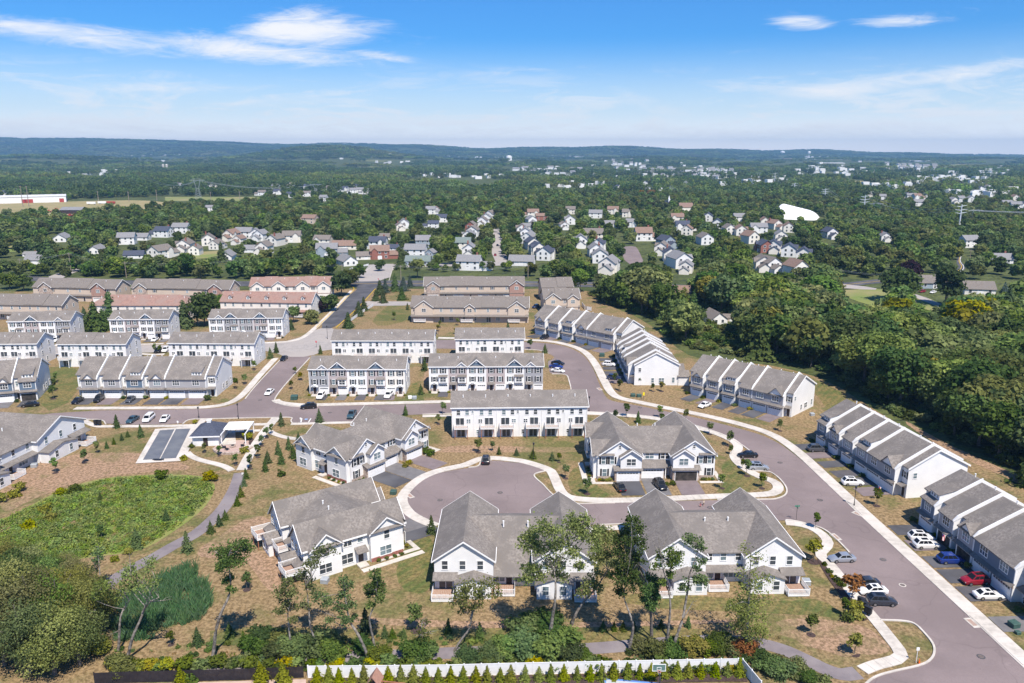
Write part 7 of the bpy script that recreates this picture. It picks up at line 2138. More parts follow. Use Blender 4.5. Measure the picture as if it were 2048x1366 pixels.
tall_tree((632, 1298), [(630, 1280), (619, 1250), (618, 1220), (615, 1190), (612, 1172)], [(612, 1165, 12, .8), (602, 1150, 11, .7), (620, 1180, 10, .8), (608, 1215, 10, .8), (625, 1130, 14, .9), (640, 1115, 16, .7), (655, 1105, 14, .5)], 'slender tree standing before the deck of the near white house', .22, leafC)
tall_tree((738, 1323), [(733, 1305), (722, 1280), (712, 1262), (700, 1245), (697, 1232), (692, 1205), (690, 1185), (686, 1165)], [(690, 1190, 12, 1.1), (700, 1215, 12, 1.1), (685, 1240, 11, 1.1), (676, 1218, 10, .9), (685, 1165, 12, .7), (655, 1205, 13, .8), (640, 1195, 13, .8), (705, 1235, 8, 1.1), (660, 1240, 9, .6), (695, 1172, 10, .7)], 'curved pale tree leaning left above the white fence', .30, leafB, dead=(((697, 1245), (628, 1218)), ((690, 1252), (665, 1243))))
tall_tree((749, 1300), [(747, 1280), (740, 1250), (738, 1235), (745, 1220), (752, 1200), (753, 1180)], [(745, 1190, 11, 1.5), (755, 1175, 12, 1.5), (748, 1165, 12, 1.4), (758, 1195, 9, 1.2), (742, 1210, 8, 1), (765, 1185, 8, .8), (750, 1150, 10, .7), (738, 1178, 8, .8)], 'upright slim tree with dense dark crown near the slope centre', .24, leafB)
tall_tree((905, 1302), [(925, 1275), (938, 1260), (945, 1230), (950, 1200)], [(935, 1195, 20, .8), (950, 1175, 18, .7), (915, 1205, 16, .7), (968, 1195, 16, .7), (980, 1170, 15, .6), (930, 1225, 14, .6), (955, 1215, 14, .6), (990, 1190, 12, .5)], 'loose light green tree hiding the near deck', .24, leafC, dead=(((980, 1215), (1000, 1235)), ((940, 1240), (960, 1200))))
tall_tree((1094, 1300), [(1100, 1270), (1104, 1240), (1110, 1205), (1112, 1170), (1108, 1140)], [(1075, 1075, 22, 1.2), (1100, 1060, 22, 1.2), (1060, 1095, 18, 1.1), (1050, 1080, 14, 1), (1090, 1100, 18, 1), (1120, 1085, 20, 1), (1150, 1060, 22, 1.2), (1175, 1070, 18, 1.1), (1165, 1045, 16, 1), (1140, 1045, 14, 1), (1060, 1140, 16, 1.2), (1050, 1160, 14, 1.2), (1110, 1130, 18, 1.3), (1120, 1155, 14, 1.2), (1080, 1155, 14, 1), (1150, 1110, 14, .9), (1185, 1095, 14, .8), (1155, 1135, 12, .8), (1195, 1060, 10, .8)], 'large spreading tree in front of the catslide roof', .42, leafA, .18)
tall_tree((1142, 1250), [(1150, 1230), (1165, 1205), (1185, 1185), (1200, 1165), (1215, 1140)], [(1200, 1085, 18, 1.1), (1215, 1110, 16, 1.1), (1190, 1120, 16, 1.1), (1225, 1080, 16, 1), (1205, 1150, 14, 1), (1180, 1165, 14, 1.1), (1165, 1185, 12, 1.1), (1210, 1065, 14, .9), (1230, 1130, 12, 1), (1195, 1180, 10, .9)], 'leaning olive tree between the two near white buildings', .3, leafC, .18)
tall_tree((1258, 1304), [(1262, 1280), (1267, 1255), (1263, 1238), (1255, 1215), (1247, 1195), (1250, 1170)], [(1245, 1165, 16, 1.3), (1260, 1150, 15, 1.3), (1235, 1150, 13, 1.2), (1250, 1125, 16, 1.1), (1270, 1170, 12, 1.1), (1240, 1185, 11, 1.2), (1265, 1060, 18, 1.3), (1250, 1085, 18, 1.2), (1275, 1090, 15, 1.3), (1280, 1120, 12, 1.2), (1240, 1105, 14, 1), (1262, 1040, 10, 1)], 'curved tree with full green crown left of the gabled near building', .3, leafB, .18)
tall_tree((1303, 1285), [(1303, 1260), (1302, 1225), (1300, 1195), (1298, 1165), (1290, 1140)], [(1300, 1160, 10, 2), (1295, 1180, 11, 2.2), (1308, 1185, 10, 2.2), (1292, 1200, 10, 2.2), (1305, 1205, 10, 2), (1315, 1195, 7, 1.6), (1302, 1215, 8, 1.8), (1312, 1172, 7, 1.5)], 'ivy covered dark trunk with dead top branches', .34, leafB, .17, dead=(((1290, 1140), (1262, 1112)), ((1292, 1165), (1258, 1108)), ((1300, 1150), (1302, 1120))), barkm=bark)
tall_tree((1334, 1305), [(1335, 1270), (1340, 1230), (1341, 1200), (1336, 1175), (1329, 1150), (1322, 1120)], [(1318, 1115, 10, .8), (1335, 1130, 11, .8), (1345, 1110, 13, .9), (1350, 1125, 12, .9), (1340, 1150, 9, .8), (1312, 1135, 9, .7), (1360, 1112, 10, .8), (1322, 1165, 9, .7)], 'left stem of the twin trees before the gabled near building', .26, leafB, .17, dead=(((1325, 1120), (1318, 1055)), ((1320, 1105), (1338, 1060)), ((1322, 1112), (1304, 1075))))
tall_tree((1343, 1303), [(1352, 1275), (1366, 1238), (1371, 1205), (1377, 1172), (1378, 1150), (1388, 1125), (1394, 1105)], [(1390, 1085, 12, .8), (1400, 1095, 10, .8), (1375, 1080, 10, .8), (1402, 1125, 9, .7), (1385, 1160, 11, .9), (1372, 1175, 10, .8), (1408, 1158, 9, .8), (1394, 1140, 8, .8), (1405, 1165, 8, .8)], 'right stem of the twin trees, forked and leaning right', .3, leafB, .17, dead=(((1368, 1235), (1390, 1195)), ((1366, 1150), (1360, 1130))))
tall_tree((1494, 1302), [(1494, 1270), (1496, 1235), (1498, 1190), (1500, 1150), (1502, 1110)], [(1490, 1215, 24, .8), (1510, 1235, 22, .9), (1475, 1235, 20, .9), (1500, 1180, 22, .55), (1520, 1200, 20, .5), (1485, 1260, 20, 1), (1515, 1265, 18, 1), (1495, 1150, 18, .4), (1515, 1120, 16, .35), (1490, 1100, 12, .3), (1530, 1160, 14, .35), (1462, 1215, 12, .6), (1500, 1280, 16, 1)], 'sparse rusty green tree in front of the right near deck', .22, leafC, .16)
tall_tree((833, 1302), [(838, 1285), (842, 1260), (845, 1245)], [(842, 1270, 14, .35), (850, 1250, 12, .2), (848, 1285, 12, .6)], 'dead tangled tree stump covered in brown twigs', .3, leafC, .2, dead=(((842, 1262), (858, 1243)), ((840, 1258), (852, 1240)), ((842, 1265), (868, 1268)), ((842, 1250), (848, 1236)), ((845, 1268), (872, 1262))))
tall_tree((190, 1180), [(192, 1150), (196, 1130)], [(192, 1120, 12, .5), (188, 1140, 10, .5), (200, 1105, 9, .4)], 'bare topped tree at the end of the basin', .15, leafB, .2, dead=(((196, 1130), (198, 1085)), ((194, 1140), (182, 1108))))

# thicket at the lower left
lw = []
leafT = foliage('leaf_thicket', (.12, .135, .036), (.30, .305, .105), .45, .6)
for px, py, h, v, m, sq in ((20, 1275, 15, 0, leafC, 1.1), (70, 1290, 14, 1, leafC, 1.1), (120, 1290, 13, 6, leafA, 1.0), (165, 1285, 12, 5, leafC, 1.0), (30, 1220, 12, 2, leafA, 1.1), (90, 1230, 11, 4, leafA, 1.1), (140, 1240, 11, 0, leafC, 1.1), (10, 1330, 14, 3, leafC, 1.2), (60, 1345, 13, 6, leafB, 1.2), (110, 1350, 12, 7, leafC, 1.2), (5, 1180, 10, 5, leafA, 1.2), (55, 1180, 9, 2, leafC, 1.3), (105, 1195, 9, 4, leafA, 1.2), (150, 1200, 9, 0, leafC, 1.1), (180, 1230, 9, 5, leafC, 1.0), (205, 1262, 9, 1, leafC, 1.0), (160, 1330, 10, 2, leafA, 1.2), (40, 1150, 7, 0, leafA, 1.4), (95, 1160, 6, 6, leafA, 1.4), (140, 1165, 6, 3, leafC, 1.3)):
 H, Rr, c, tr = BT[v]; c = BTN[v % 3]; H = 12; h *= .9; sq *= .9; p = g(px, py); t = plant_tree('thicket_tree', p, c, tr, h / H, rnd.uniform(0, 6), leafT if m is leafC or v % 2 else m, None, 'tree', 'trees of the thicket at the basin end', (sq, 1)); lw.append((t, ('olive' if m is leafC else 'green' if m is leafA else 'dark') + ' tree in the thicket at the near end of the basin'))
distinguish(lw)
us = []
for px, py, r, m in [(130 + 0, 1300, 3, shrub_y), (150, 1296, 2.6, shrub_y), (180, 1300, 2.6, shrub_y), (205, 1303, 2.2, shrub_y)] + [(235 + k * 17 + rnd.uniform(-6, 6), 1338 + rnd.uniform(-8, 3), rnd.uniform(1.1, 2.0), rnd.choice([shrub_m, shrub_y, leafB, shrub_m, leafA])) for k in range(74)] + [(590, 1305, 3.4, leafB), (570, 1300, 3, leafC), (610, 1310, 3, leafB), (650, 1300, 3.4, leafC), (668, 1312, 3.0, leafB), (530, 1285, 3.2, leafB), (515, 1300, 3, leafA), (545, 1310, 2.8, leafA), (830, 1312, 3.2, leafB), (850, 1318, 2.6, leafA), (1050, 1275, 4.2, leafA), (1080, 1270, 4.4, leafA), (1105, 1285, 4.2, leafB), (1060, 1305, 4, leafB), (1030, 1300, 3.4, leafA), (1090, 1310, 4.0, leafB), (1125, 1300, 3.8, leafB), (1010, 1310, 3, leafA), (1140, 1320, 3, leafB), (985, 1318, 2.6, leafB),
                     (940, 1322, 2.6, leafB), (1160, 1322, 2.4, leafA), (1285, 1302, 2.6, leafC), (1310, 1308, 2.8, leafC), (1350, 1310, 2.6, leafA), (1385, 1308, 2.8, shrub_y), (1410, 1305, 2.6, shrub_m), (1440, 1300, 2.8, leafB), (1465, 1302, 2.4, leafC), (1490, 1310, 2.6, leafE), (1515, 1325, 2.4, leafA), (1540, 1345, 2.8, leafA), (1565, 1355, 2.6, leafB), (1590, 1350, 2.4, leafC), (1560, 1330, 2.0, leafC), (1610, 1362, 2.2, leafA), (1640, 1368, 2, leafC), (245, 1345, 2.6, leafC), (238, 1330, 2.2, M('x_unused', (.1, .1, .1)) if False else leafC), (380, 1365, 2.0, shrub_m), (730, 1300, 2.4, leafB), (760, 1318, 2.4, shrub_m)]:
 p = g(px, py)
 # keep the trail open
 t = thing('thicket_shrub', '', 'shrub', p, rnd.uniform(0, 6), 'shrubs of the thicket along the fence'); t.scale = (r * 1.05, r * 1.05, r * .85)
 big = r > 2.1
 if big:
  me = cached(('bigsh', m.name), lambda: broad_mesh(len(m.name) * 7, 1.0, .82, 16, 3200, .062, m, 0.0))
  link('foliage', me, t)
 else: link('foliage', with_mat(SH[rnd.randrange(3)], m), t)
 us.append((t, {'shrub_yellow': 'yellow green', 'shrub_green': 'green', 'leaf_dark_green': 'dark green', 'leaf_mid_green': 'mid green', 'leaf_olive': 'olive', 'leaf_rust': 'rusty'}[m.name] + (' big bush' if big else ' low bush') + ' in the thicket behind the fences'))
distinguish(us)

ab = []
for k, x in enumerate([490, 585, 665, 770, 865, 1060, 1160, 1260, 1360, 1460, 1560, 1660, 1760, 1850, 1955, 2040]):
 ab.append((512 + x / 4, 1364))
for k, x in enumerate([105, 215, 310, 415, 520, 625, 715, 815, 920, 1020, 1110, 1215, 1320, 1410, 1510, 1625, 1720, 1815]):
 ab.append((1024 + x / 4, 1362.5 - 11.5 * x / 1815))
abo = []
for x, y in ab:
 t = plant_tree('arborvitae', g(x, y), AB[rnd.randrange(3)], None, rnd.uniform(.72, .92), rnd.uniform(0, 6), arbo_m, None, 'shrub', 'arborvitae planted along the white fence', (rnd.uniform(.95, 1.1), 1)); abo.append((t, 'bright green arborvitae in the row along the white fence'))
for x, y, h in ((522, 1368, 1.35), (567, 1370, 1.35), (362, 1374, 1.2)):
 t = plant_tree('arborvitae', g(x, y), AB[0], None, h * .85, rnd.uniform(0, 6), arbo_m, None, 'shrub', None, (1.15, 1)); abo.append((t, 'large arborvitae in front of the dark fence'))
distinguish(abo)


# ---- tall grass, reeds, undergrowth: masses nobody could count
def tuft(seed, n, h, spread, m, w=.07):
 r = np.random.default_rng(seed); mb = MB()
 a = r.uniform(0, 6.28, n); q = spread * np.sqrt(r.uniform(0, 1, n)); hh = h * r.uniform(.5, 1.1, n)
 V, va = [], []
 me = bpy.data.meshes.new('tuft'); fs = []
 for i in range(n):
  x, y = q[i] * math.cos(a[i]), q[i] * math.sin(a[i]); t = r.uniform(0, 6.28); lx, ly = r.normal(0, .28, 2) * hh[i]
  dx, dy = math.cos(t) * w, math.sin(t) * w; k = len(V)
  V += [(x - dx, y - dy, 0), (x + dx, y + dy, 0), (x + lx * .5 + dx * .9, y + ly * .5 + dy * .9, hh[i] * .65), (x + lx + dx * .2, y + ly + dy * .2, hh[i])]
  fs.append((k, k + 1, k + 2, k + 3)); va.append(min(1, max(0, r.normal(.5, .25))))
 me.from_pydata(V, [], fs); at = me.attributes.new('var', 'FLOAT', 'FACE'); at.data.foreach_set('value', va); me.materials.append(m)
 return me


def mound(seed, n, rad, h, leaf, m):
 r = np.random.default_rng(seed); a = r.uniform(0, 6.28, n); q = np.sqrt(r.uniform(0, 1, n))
 C = np.stack([np.cos(a) * q * rad, np.sin(a) * q * rad, h * (1 - q ** 2 * .8) * r.uniform(.45, 1.1, n)], 1)
 N = np.stack([np.cos(a) * q * .5, np.sin(a) * q * .5, np.ones(n)], 1) + r.normal(size=(n, 3)) * .38
 return leaf_mesh('mound', C, N, leaf * r.uniform(.5, 1.3, n), np.clip(r.normal(.5, .28, n), 0, 1), m, r)


def fill(poly_px, step, f):
 P = [g(*q) for q in poly_px]; xs = [p.x for p in P]; ys_ = [p.y for p in P]; pl = [(p.x, p.y) for p in P]; out = []
 y = min(ys_)
 while y < max(ys_):
  x = min(xs)
  while x < max(xs):
   X, Y = x + rnd.uniform(-.5, .5) * step, y + rnd.uniform(-.5, .5) * step
   if in_poly(X, Y, pl):
    r_ = f(X, Y)
    if r_: out.append(r_)
   x += step
  y += step
 return out


BAS = [(-60, 1040), (0, 1046), (90, 1002), (145, 978), (215, 960), (325, 954), (405, 958), (425, 970), (418, 992), (395, 1020), (352, 1052), (302, 1085), (258, 1102), (188, 1110), (125, 1122), (0, 1122), (-80, 1118)]


def bt(X, Y):
 n_ = math.sin(X * .21 + 1) * math.sin(Y * .17) + .6 * math.sin(X * .53 + Y * .31) + rnd.gauss(0, .45)
 k = 4 if n_ > 1.35 else rnd.choice([0, 0, 3, 3, 1, 2] if n_ > -.6 else [0, 1, 1, 3])
 if n_ < -1.35 and rnd.random() < .75: return None
 s = rnd.uniform(.6, 1.25) * (1.2 if k < 4 else .9)
 return (X, Y, .03, s, s, s * rnd.uniform(.7, 1.3), rnd.uniform(0, 6.28), k)


weed_d = foliage('weed_dark', (.08, .125, .028), (.18, .235, .06), trans=.3)
weed_l = foliage('weed_light', (.15, .20, .045), (.28, .325, .095), trans=.3)
scatter('meadow_grass', 'tall green weeds and grass covering the storm basin', 'grass', fill(BAS, .75, bt), [mound(1, 46, .62, .5, .15, weed_m), mound(2, 46, .62, .5, .15, weed_d), mound(3, 46, .62, .45, .14, weed_l), mound(4, 50, .7, .65, .15, weed_m), mound(5, 36, .6, .4, .13, weed_b), tuft(6, 20, .6, .5, weed_b)])
REED = [(236, 1209), (300, 1168), (345, 1146), (380, 1149), (418, 1201), (422, 1215), (372, 1241), (300, 1268), (244, 1273)]
scatter('reeds', 'dense dark green reeds in the wet hollow', 'reeds', fill([(220, 1216), (300, 1160), (345, 1136), (392, 1134), (432, 1205), (436, 1222), (372, 1252), (300, 1282), (230, 1285)], .62, lambda X, Y: None if math.sin(X * .9) + math.sin(Y * .7 + X * .3) + rnd.gauss(0, .7) > (1.3 if in_poly(*px_of((X, Y, 0)), REED) else -.2) else (X, Y, 0, 1, 1, rnd.uniform(.55, 1.2), rnd.uniform(0, 6.28), rnd.randrange(2))), [tuft(11, 22, 2.0, .42, reed_m, .05), tuft(12, 22, 1.8, .42, reed_m, .05)])
us_m = [with_mat(SH[k % 3], [leafB, leafA, leafC, shrub_m, leafC, leafB][k]) for k in range(6)]
scatter('undergrowth', 'leafy undergrowth filling the wood floor', 'undergrowth', fill(WOOD, 3.0, lambda X, Y: None if any(in_poly(*px_of((X, Y, 0)), c) for c in CLEAR) else (X, Y, 0, *(lambda s: (s * 1.4, s * 1.4, s))(rnd.uniform(1.0, 3.2)), rnd.uniform(0, 6.28), rnd.randrange(6))), us_m)
LOWP = [(225, 1300), (430, 1288), (700, 1272), (1000, 1268), (1200, 1282), (1490, 1268), (1560, 1275), (1600, 1340), (1500, 1315), (1000, 1333), (617, 1340), (250, 1345)]
TRAILP = [g(x, y) for x, y in ((380, 1342), (440, 1332), (560, 1322), (690, 1315), (820, 1310), (960, 1304), (1100, 1303), (1220, 1295), (1300, 1288), (1400, 1281), (1500, 1282), (1561, 1297), (1598, 1313))]


def seg_d(X, Y):
 p = Vector((X, Y, 0)); b = 99
 for a, c in zip(TRAILP, TRAILP[1:]):
  d = c - a; t = max(0, min(1, (p - a).dot(d) / d.length_squared)); b = min(b, (p - a - d * t).length)
 return b


scatter('ground_cover', 'low weeds and seedlings on the shaded bottom slope', 'ground cover', fill(LOWP, 1.1, lambda X, Y: None if seg_d(X, Y) < 1.9 or rnd.random() < .45 else (X, Y, 0, *(lambda s: (s, s, s * .8))(rnd.uniform(.4, 1.1)), rnd.uniform(0, 6.28), rnd.randrange(4))), [us_m[0], us_m[1], tuft(21, 20, .6, .5, weed_m), tuft(22, 20, .5, .5, weed_b)])
DEV = [(0, 925), (160, 890), (420, 940), (470, 955), (440, 1010), (560, 960), (610, 1010), (560, 1120), (700, 1150), (860, 1100), (870, 1200), (1250, 1200), (1600, 1205), (1700, 1240), (1780, 1310), (1690, 1320), (1500, 1262), (1000, 1258), (420, 1262), (300, 1290), (240, 1290), (420, 1190), (500, 1090), (380, 1115), (230, 1175), (250, 1130), (420, 1030), (450, 970), (300, 930), (0, 1010)]
scatter('dry_grass', 'short dry tufts of grass over the bare slopes', 'grass', fill(DEV, 1.25, lambda X, Y: (X, Y, .0, *(lambda s: (s, s, s * .45))(rnd.uniform(.35, .8)), rnd.uniform(0, 6.28), rnd.randrange(3)) if math.sin(X * .13) + math.sin(Y * .21 + X * .05) + rnd.gauss(0, .8) > .1 else None), [tuft(31, 14, .5, .6, weed_b), tuft(32, 14, .45, .6, foliage('grass_tan', (.28, .20, .095), (.40, .29, .15), .2)), tuft(33, 14, .4, .6, foliage('grass_olive', (.17, .15, .055), (.27, .22, .09), .2))])
# ---------------------------------------------------------------- cars
CARDIM = dict(
 sedan=dict(L=4.8, W=1.84, belt=.92, H=1.44, wa=1.15, wb=.35, wc=-1.05, wd=-1.85, nose=.72, tail=.92),
 suv=dict(L=4.7, W=1.95, belt=1.06, H=1.74, wa=1.15, wb=.38, wc=-1.55, wd=-2.16, nose=.92, tail=1.05),
 van=dict(L=5.1, W=1.98, belt=1.05, H=1.78, wa=1.75, wb=.85, wc=-2.1, wd=-2.42, nose=.92, tail=1.08),
 pickup=dict(L=5.6, W=1.98, belt=1.12, H=1.85, wa=1.35, wb=.65, wc=-.45, wd=-.75, nose=1.0, tail=1.08))


def car_meshes(kind):
 d = CARDIM[kind]; L, Wd, b, H = d['L'], d['W'], d['belt'], d['H']; hl, hw = L / 2, Wd / 2

 def mk():
  mb = MB()
  st = [(-hl, .42, d['tail'] - .22, .80), (-hl + .12, .26, d['tail'] - .03, .93), (d['wd'] - .02, .22, max(b, d['tail']), .99), (-.6, .2, b, 1.0), (.5, .2, b, 1.0), (d['wa'] + .02, .22, b - .0, .99), (hl - .75, .22, (b + d['nose']) / 2, .97), (hl - .2, .26, d['nose'] - .06, .90), (hl, .40, d['nose'] - .25, .76)]
  ring = []
  for x, z0, z1, f in st:
   w = hw * f; zm = z0 + (z1 - z0) * .55
   ring.append([(x, -w * .90, z0), (x, -w, zm), (x, -w * .97, z1 - .07), (x, -w * .84, z1), (x, w * .84, z1), (x, w * .97, z1 - .07), (x, w, zm), (x, w * .90, z0)])
  for r in ring: mb.v += r
  for i in range(len(st) - 1):
   for q in range(8):
    a, c = i * 8 + q, i * 8 + (q + 1) % 8
    mb.f.append((a, c, c + 8, a + 8)); mb.m.append(0)
  mb.f.append(tuple(range(0, 8))); mb.m.append(0); e = (len(st) - 1) * 8; mb.f.append(tuple(reversed(range(e, e + 8)))); mb.m.append(0)
  wb_, wt_ = hw * .86, hw * .70
  A = [(d['wd'], -wb_, b - .02), (d['wa'], -wb_, b - .02), (d['wa'], wb_, b - .02), (d['wd'], wb_, b - .02)]
  T = [(d['wc'], -wt_, H), (d['wb'], -wt_, H), (d['wb'], wt_, H), (d['wc'], wt_, H)]
  mb.hexa(A, T)
  if kind == 'pickup':
   pass
  me = mb.mesh('body', paint('p_tmp', (.5, .5, .5)), True); me.set_sharp_from_angle(angle=R(38))
  # glass panes just proud of the cabin faces
  def lerp4(f, u, v, o=.012):
   p = [Vector(q) for q in f]
   n = (p[1] - p[0]).cross(p[3] - p[0]).normalized() * o
   return tuple((p[0] * (1 - u) + p[1] * u) * (1 - v) + (p[3] * (1 - u) + p[2] * u) * v + n)
  def pane(f, u0, u1, v0, v1):
   m2 = MB(); m2.poly([lerp4(f, u0, v0), lerp4(f, u1, v0), lerp4(f, u1, v1), lerp4(f, u0, v1)]); return m2
  FR = [A[1], A[2], T[2], T[1]]; BK = [A[3], A[0], T[0], T[3]]; RS = [A[0], A[1], T[1], T[0]]; LS = [A[2], A[3], T[3], T[2]]
  ws = pane(FR, .06, .94, .08, .92).mesh('windshield', car_glass); rw = pane(BK, .08, .92, .1, .9).mesh('rear_window', car_glass)
  sw = []
  for f in (RS, LS):
   cuts = ((.10, .50), (.54, .90)) if kind != 'van' and kind != 'suv' else ((.05, .33), (.36, .64), (.67, .93))
   for u0, u1 in cuts: sw.append(pane(f, u0, u1, .12, .86).mesh('side_window', car_glass))
  m3 = MB(); m3.poly([(d['wc'] + .5, -wt_ * .6, H + .012), (d['wb'] - .2, -wt_ * .6, H + .012), (d['wb'] - .2, wt_ * .6, H + .012), (d['wc'] + .5, wt_ * .6, H + .012)]); sun_ = m3.mesh('sunroof', car_glass)
  m4 = MB(); m4.tube([(0, -.11, 0), (0, .11, 0)], .335, 14); wh = m4.mesh('wheel', M('tyre', (.02, .02, .02), None, 2, .8))
  m5 = MB(); m5.tube([(0, -.125, 0), (0, .125, 0)], .20, 10); rim = m5.mesh('rim', M('alloy_rim', (.45, .46, .48), None, 2, .3, metal=.8, spec=.6))
  m6 = MB(); m6.box(-.03, .03, -.2, .2, -.07, .07); hlm = m6.mesh('headlight', M('headlight_lens', (.7, .72, .75), None, 2, .1)); 
  m7 = MB(); m7.box(-.03, .03, -.18, .18, -.08, .08); tlm = m7.mesh('taillight', M('red_lens', (.40, .02, .02), None, 2, .2))
  bed = None
  if kind == 'pickup':
   m8 = MB(); m8.poly([(-hl + .15, -hw * .72, b + .012), (d['wd'] - .05, -hw * .72, b + .012), (d['wd'] - .05, hw * .72, b + .012), (-hl + .15, hw * .72, b + .012)]); bed = m8.mesh('cargo_bed', metal_d)
  return me, ws, rw, sw, wh, rim, hlm, tlm, sun_, bed
 return cached(('car', kind), mk), d


def car(kind, col, front, rear, label, sunroof=False, group=None):
 (me, ws, rw, sw, wh, rim, hlm, tlm, sun_, bed), d = car_meshes(kind)
 F, Rr = g(*front), g(*rear); dv = F - Rr; c = (F + Rr) / 2
 z = .075
 t = thing('car' if kind in ('sedan',) else {'suv': 'suv', 'van': 'minivan', 'pickup': 'pickup_truck'}[kind], label, {'sedan': 'car', 'suv': 'car', 'van': 'minivan', 'pickup': 'pickup'}[kind], (c.x, c.y, z), math.atan2(dv.y, dv.x), group)
 link('body', with_mat(me, PAINTS[col]), t)
 link('windshield', ws, t); link('rear_window', rw, t)
 for s in sw: link('side_window', s, t)
 if sunroof: link('sunroof', sun_, t)
 if bed: link('cargo_bed', bed, t)
 L, Wd = d['L'], d['W']
 for x in (L * .30, -L * .29):
  for y in (-Wd / 2 + .08, Wd / 2 - .08):
   w = link('wheel', wh, t, (x, y, .335)); link('rim', rim, w)
 for y in (-Wd * .31, Wd * .31):
  link('headlight', hlm, t, (L / 2 - .05, y, d['nose'] - .30)); link('taillight', tlm, t, (-L / 2 + .03, y, d['tail'] - .30))
 return t


PAINTS = dict(white=paint('paint_white', (.74, .74, .74)), black=paint('paint_black', (.012, .012, .014)), silver=paint('paint_silver', (.42, .45, .50), .25, .5), grey=paint('paint_grey', (.10, .105, .115), .25, .4), dark=paint('paint_gunmetal', (.045, .05, .065), .25, .3), blue=paint('paint_blue', (.012, .035, .20)), red=paint('paint_red', (.25, .01, .02)), teal=paint('paint_teal', (.05, .10, .13), .3, .3), navy=paint('paint_navy', (.015, .025, .07)))
for a in (('sedan', 'silver', (1656, 1123), (1711, 1121), 'silver sedan parked alone by the winding sidewalk'), ('sedan', 'dark', (1702, 1172), (1758, 1170), 'dark gunmetal sedan half hidden by the orange tree'), ('sedan', 'white', (1717, 1188), (1773, 1186), 'white sedan with black glass roof between two dark cars', True), ('suv', 'dark', (1790, 1209), (1735, 1207), 'dark grey suv nearest the black mailboxes', True),
          ('suv', 'white', (1866, 1081), (1817, 1079), 'farther white suv of the pair at the open garages', True), ('suv', 'white', (1876, 1095), (1827, 1095), 'nearer white suv of the pair at the open garages', True), ('suv', 'blue', (1928, 1125), (1873, 1125), 'blue suv in the driveway below the white pair'), ('suv', 'red', (1922, 1168), (1977, 1165), 'red suv facing the street in the lower right driveway', True), ('sedan', 'white', (2005, 1196), (1946, 1196), 'white sedan in the lowest driveway at the right', True),
          ('suv', 'white', (1726, 970), (1683, 969), 'white suv in the driveway of the row on the bend', True), ('suv', 'grey', (1651, 902), (1616, 902), 'dark and silver suv in the driveway by the round bush'), ('sedan', 'black', (1476, 914), (1514, 914), 'black sedan in the first bay of the street bend'), ('suv', 'silver', (1536, 940), (1497, 938), 'silver suv in the bay below the black sedan', True),
          ('sedan', 'black', (1232, 969), (1246, 987), 'black sedan in the left driveway of the front carriage house'), ('suv', 'black', (1329, 984), (1311, 966), 'black suv in the middle driveway of the front carriage house'), ('suv', 'black', (973, 916), (971, 933), 'black suv with red tail lights at the top of the cul de sac'), ('suv', 'black', (603, 818), (632, 816), 'black suv parked at the kerb below the three storey corner row'), ('pickup', 'teal', (699, 841), (709, 826), 'blue grey pickup in the lone parking bay'),
          ('sedan', 'teal', (256, 849), (275, 837), 'teal sedan in the left parking bay by the court'), ('van', 'white', (288, 849), (307, 833), 'white minivan in the parking bay by the court'), ('sedan', 'white', (323, 849), (337, 834), 'white sedan in the right parking bay by the court'), ('sedan', 'white', (532, 794), (546, 782), 'white car driving on the entrance road'), ('sedan', 'black', (562, 725), (574, 715), 'black car on the road just below the pale crossing'),
          ('suv', 'white', (636, 803), (648, 789), 'white suv in the driveway of the grey corner house'), ('suv', 'white', (771, 801), (784, 788), 'white suv in the driveway of the white end house'), ('sedan', 'black', (147, 810), (164, 800), 'black sedan in the first driveway of the left grey row'), ('suv', 'black', (190, 808), (206, 796), 'black suv in the second driveway of the left grey row'), ('sedan', 'grey', (254, 808), (268, 797), 'grey sedan in the third driveway of the left grey row'), ('sedan', 'black', (49, 814), (72, 812), 'dark car at the open garage of the leftmost grey row'),
          ('suv', 'white', (105, 688), (117, 679), 'white suv in the driveway of the leftmost front row'), ('sedan', 'white', (304, 686), (316, 678), 'white car in the driveway of the middle front row'), ('suv', 'black', (311, 709), (322, 700), 'black car parked beside a white one on the left street'), ('suv', 'white', (325, 708), (338, 698), 'white suv parked beside the black car on the left street'), ('sedan', 'silver', (521, 682), (530, 673), 'pale car in the driveway near the entrance crossing'),
          ('suv', 'black', (1080, 681), (1097, 675), 'black suv in a driveway of the upper bend row'), ('sedan', 'black', (1131, 731), (1101, 727), 'black car at the back of the three parked on the bend'), ('sedan', 'blue', (1125, 737), (1100, 735), 'bright blue car between a black and a white car'), ('sedan', 'white', (1128, 746), (1104, 743), 'white car in front of the bright blue car'), ('suv', 'white', (1230, 733), (1207, 731), 'white suv in the driveway of the side on grey row'), ('suv', 'navy', (1240, 760), (1216, 758), 'navy suv below the white one at the side on grey row'),
          ('sedan', 'white', (1398, 818), (1420, 810), 'white car in the driveway of the row by the striped lawn'), ('suv', 'navy', (1062, 619), (1081, 613), 'dark blue suv beside the tan row end'), ('sedan', 'white', (954, 595), (955, 589), 'white car at the garages of the far tan front row'), ('sedan', 'black', (1018, 595), (1019, 590), 'dark car at the garages of the far tan front row'), ('sedan', 'red', (990, 514), (991, 509), 'red car on the long straight street'), ('sedan', 'black', (995, 494), (995, 490), 'dark car farther up the long straight street'),
          ('sedan', 'black', (1664, 570), (1672, 567), 'dark car on the gravel lot beside the field'), ('sedan', 'navy', (1678, 569), (1686, 566), 'second dark car on the gravel lot beside the field'), ('sedan', 'red', (1838, 586), (1850, 584), 'red car parked beyond the large round tree'), ('sedan', 'white', (1860, 588), (1872, 585), 'white car next to the red one beyond the large round tree')):
 car(*a)


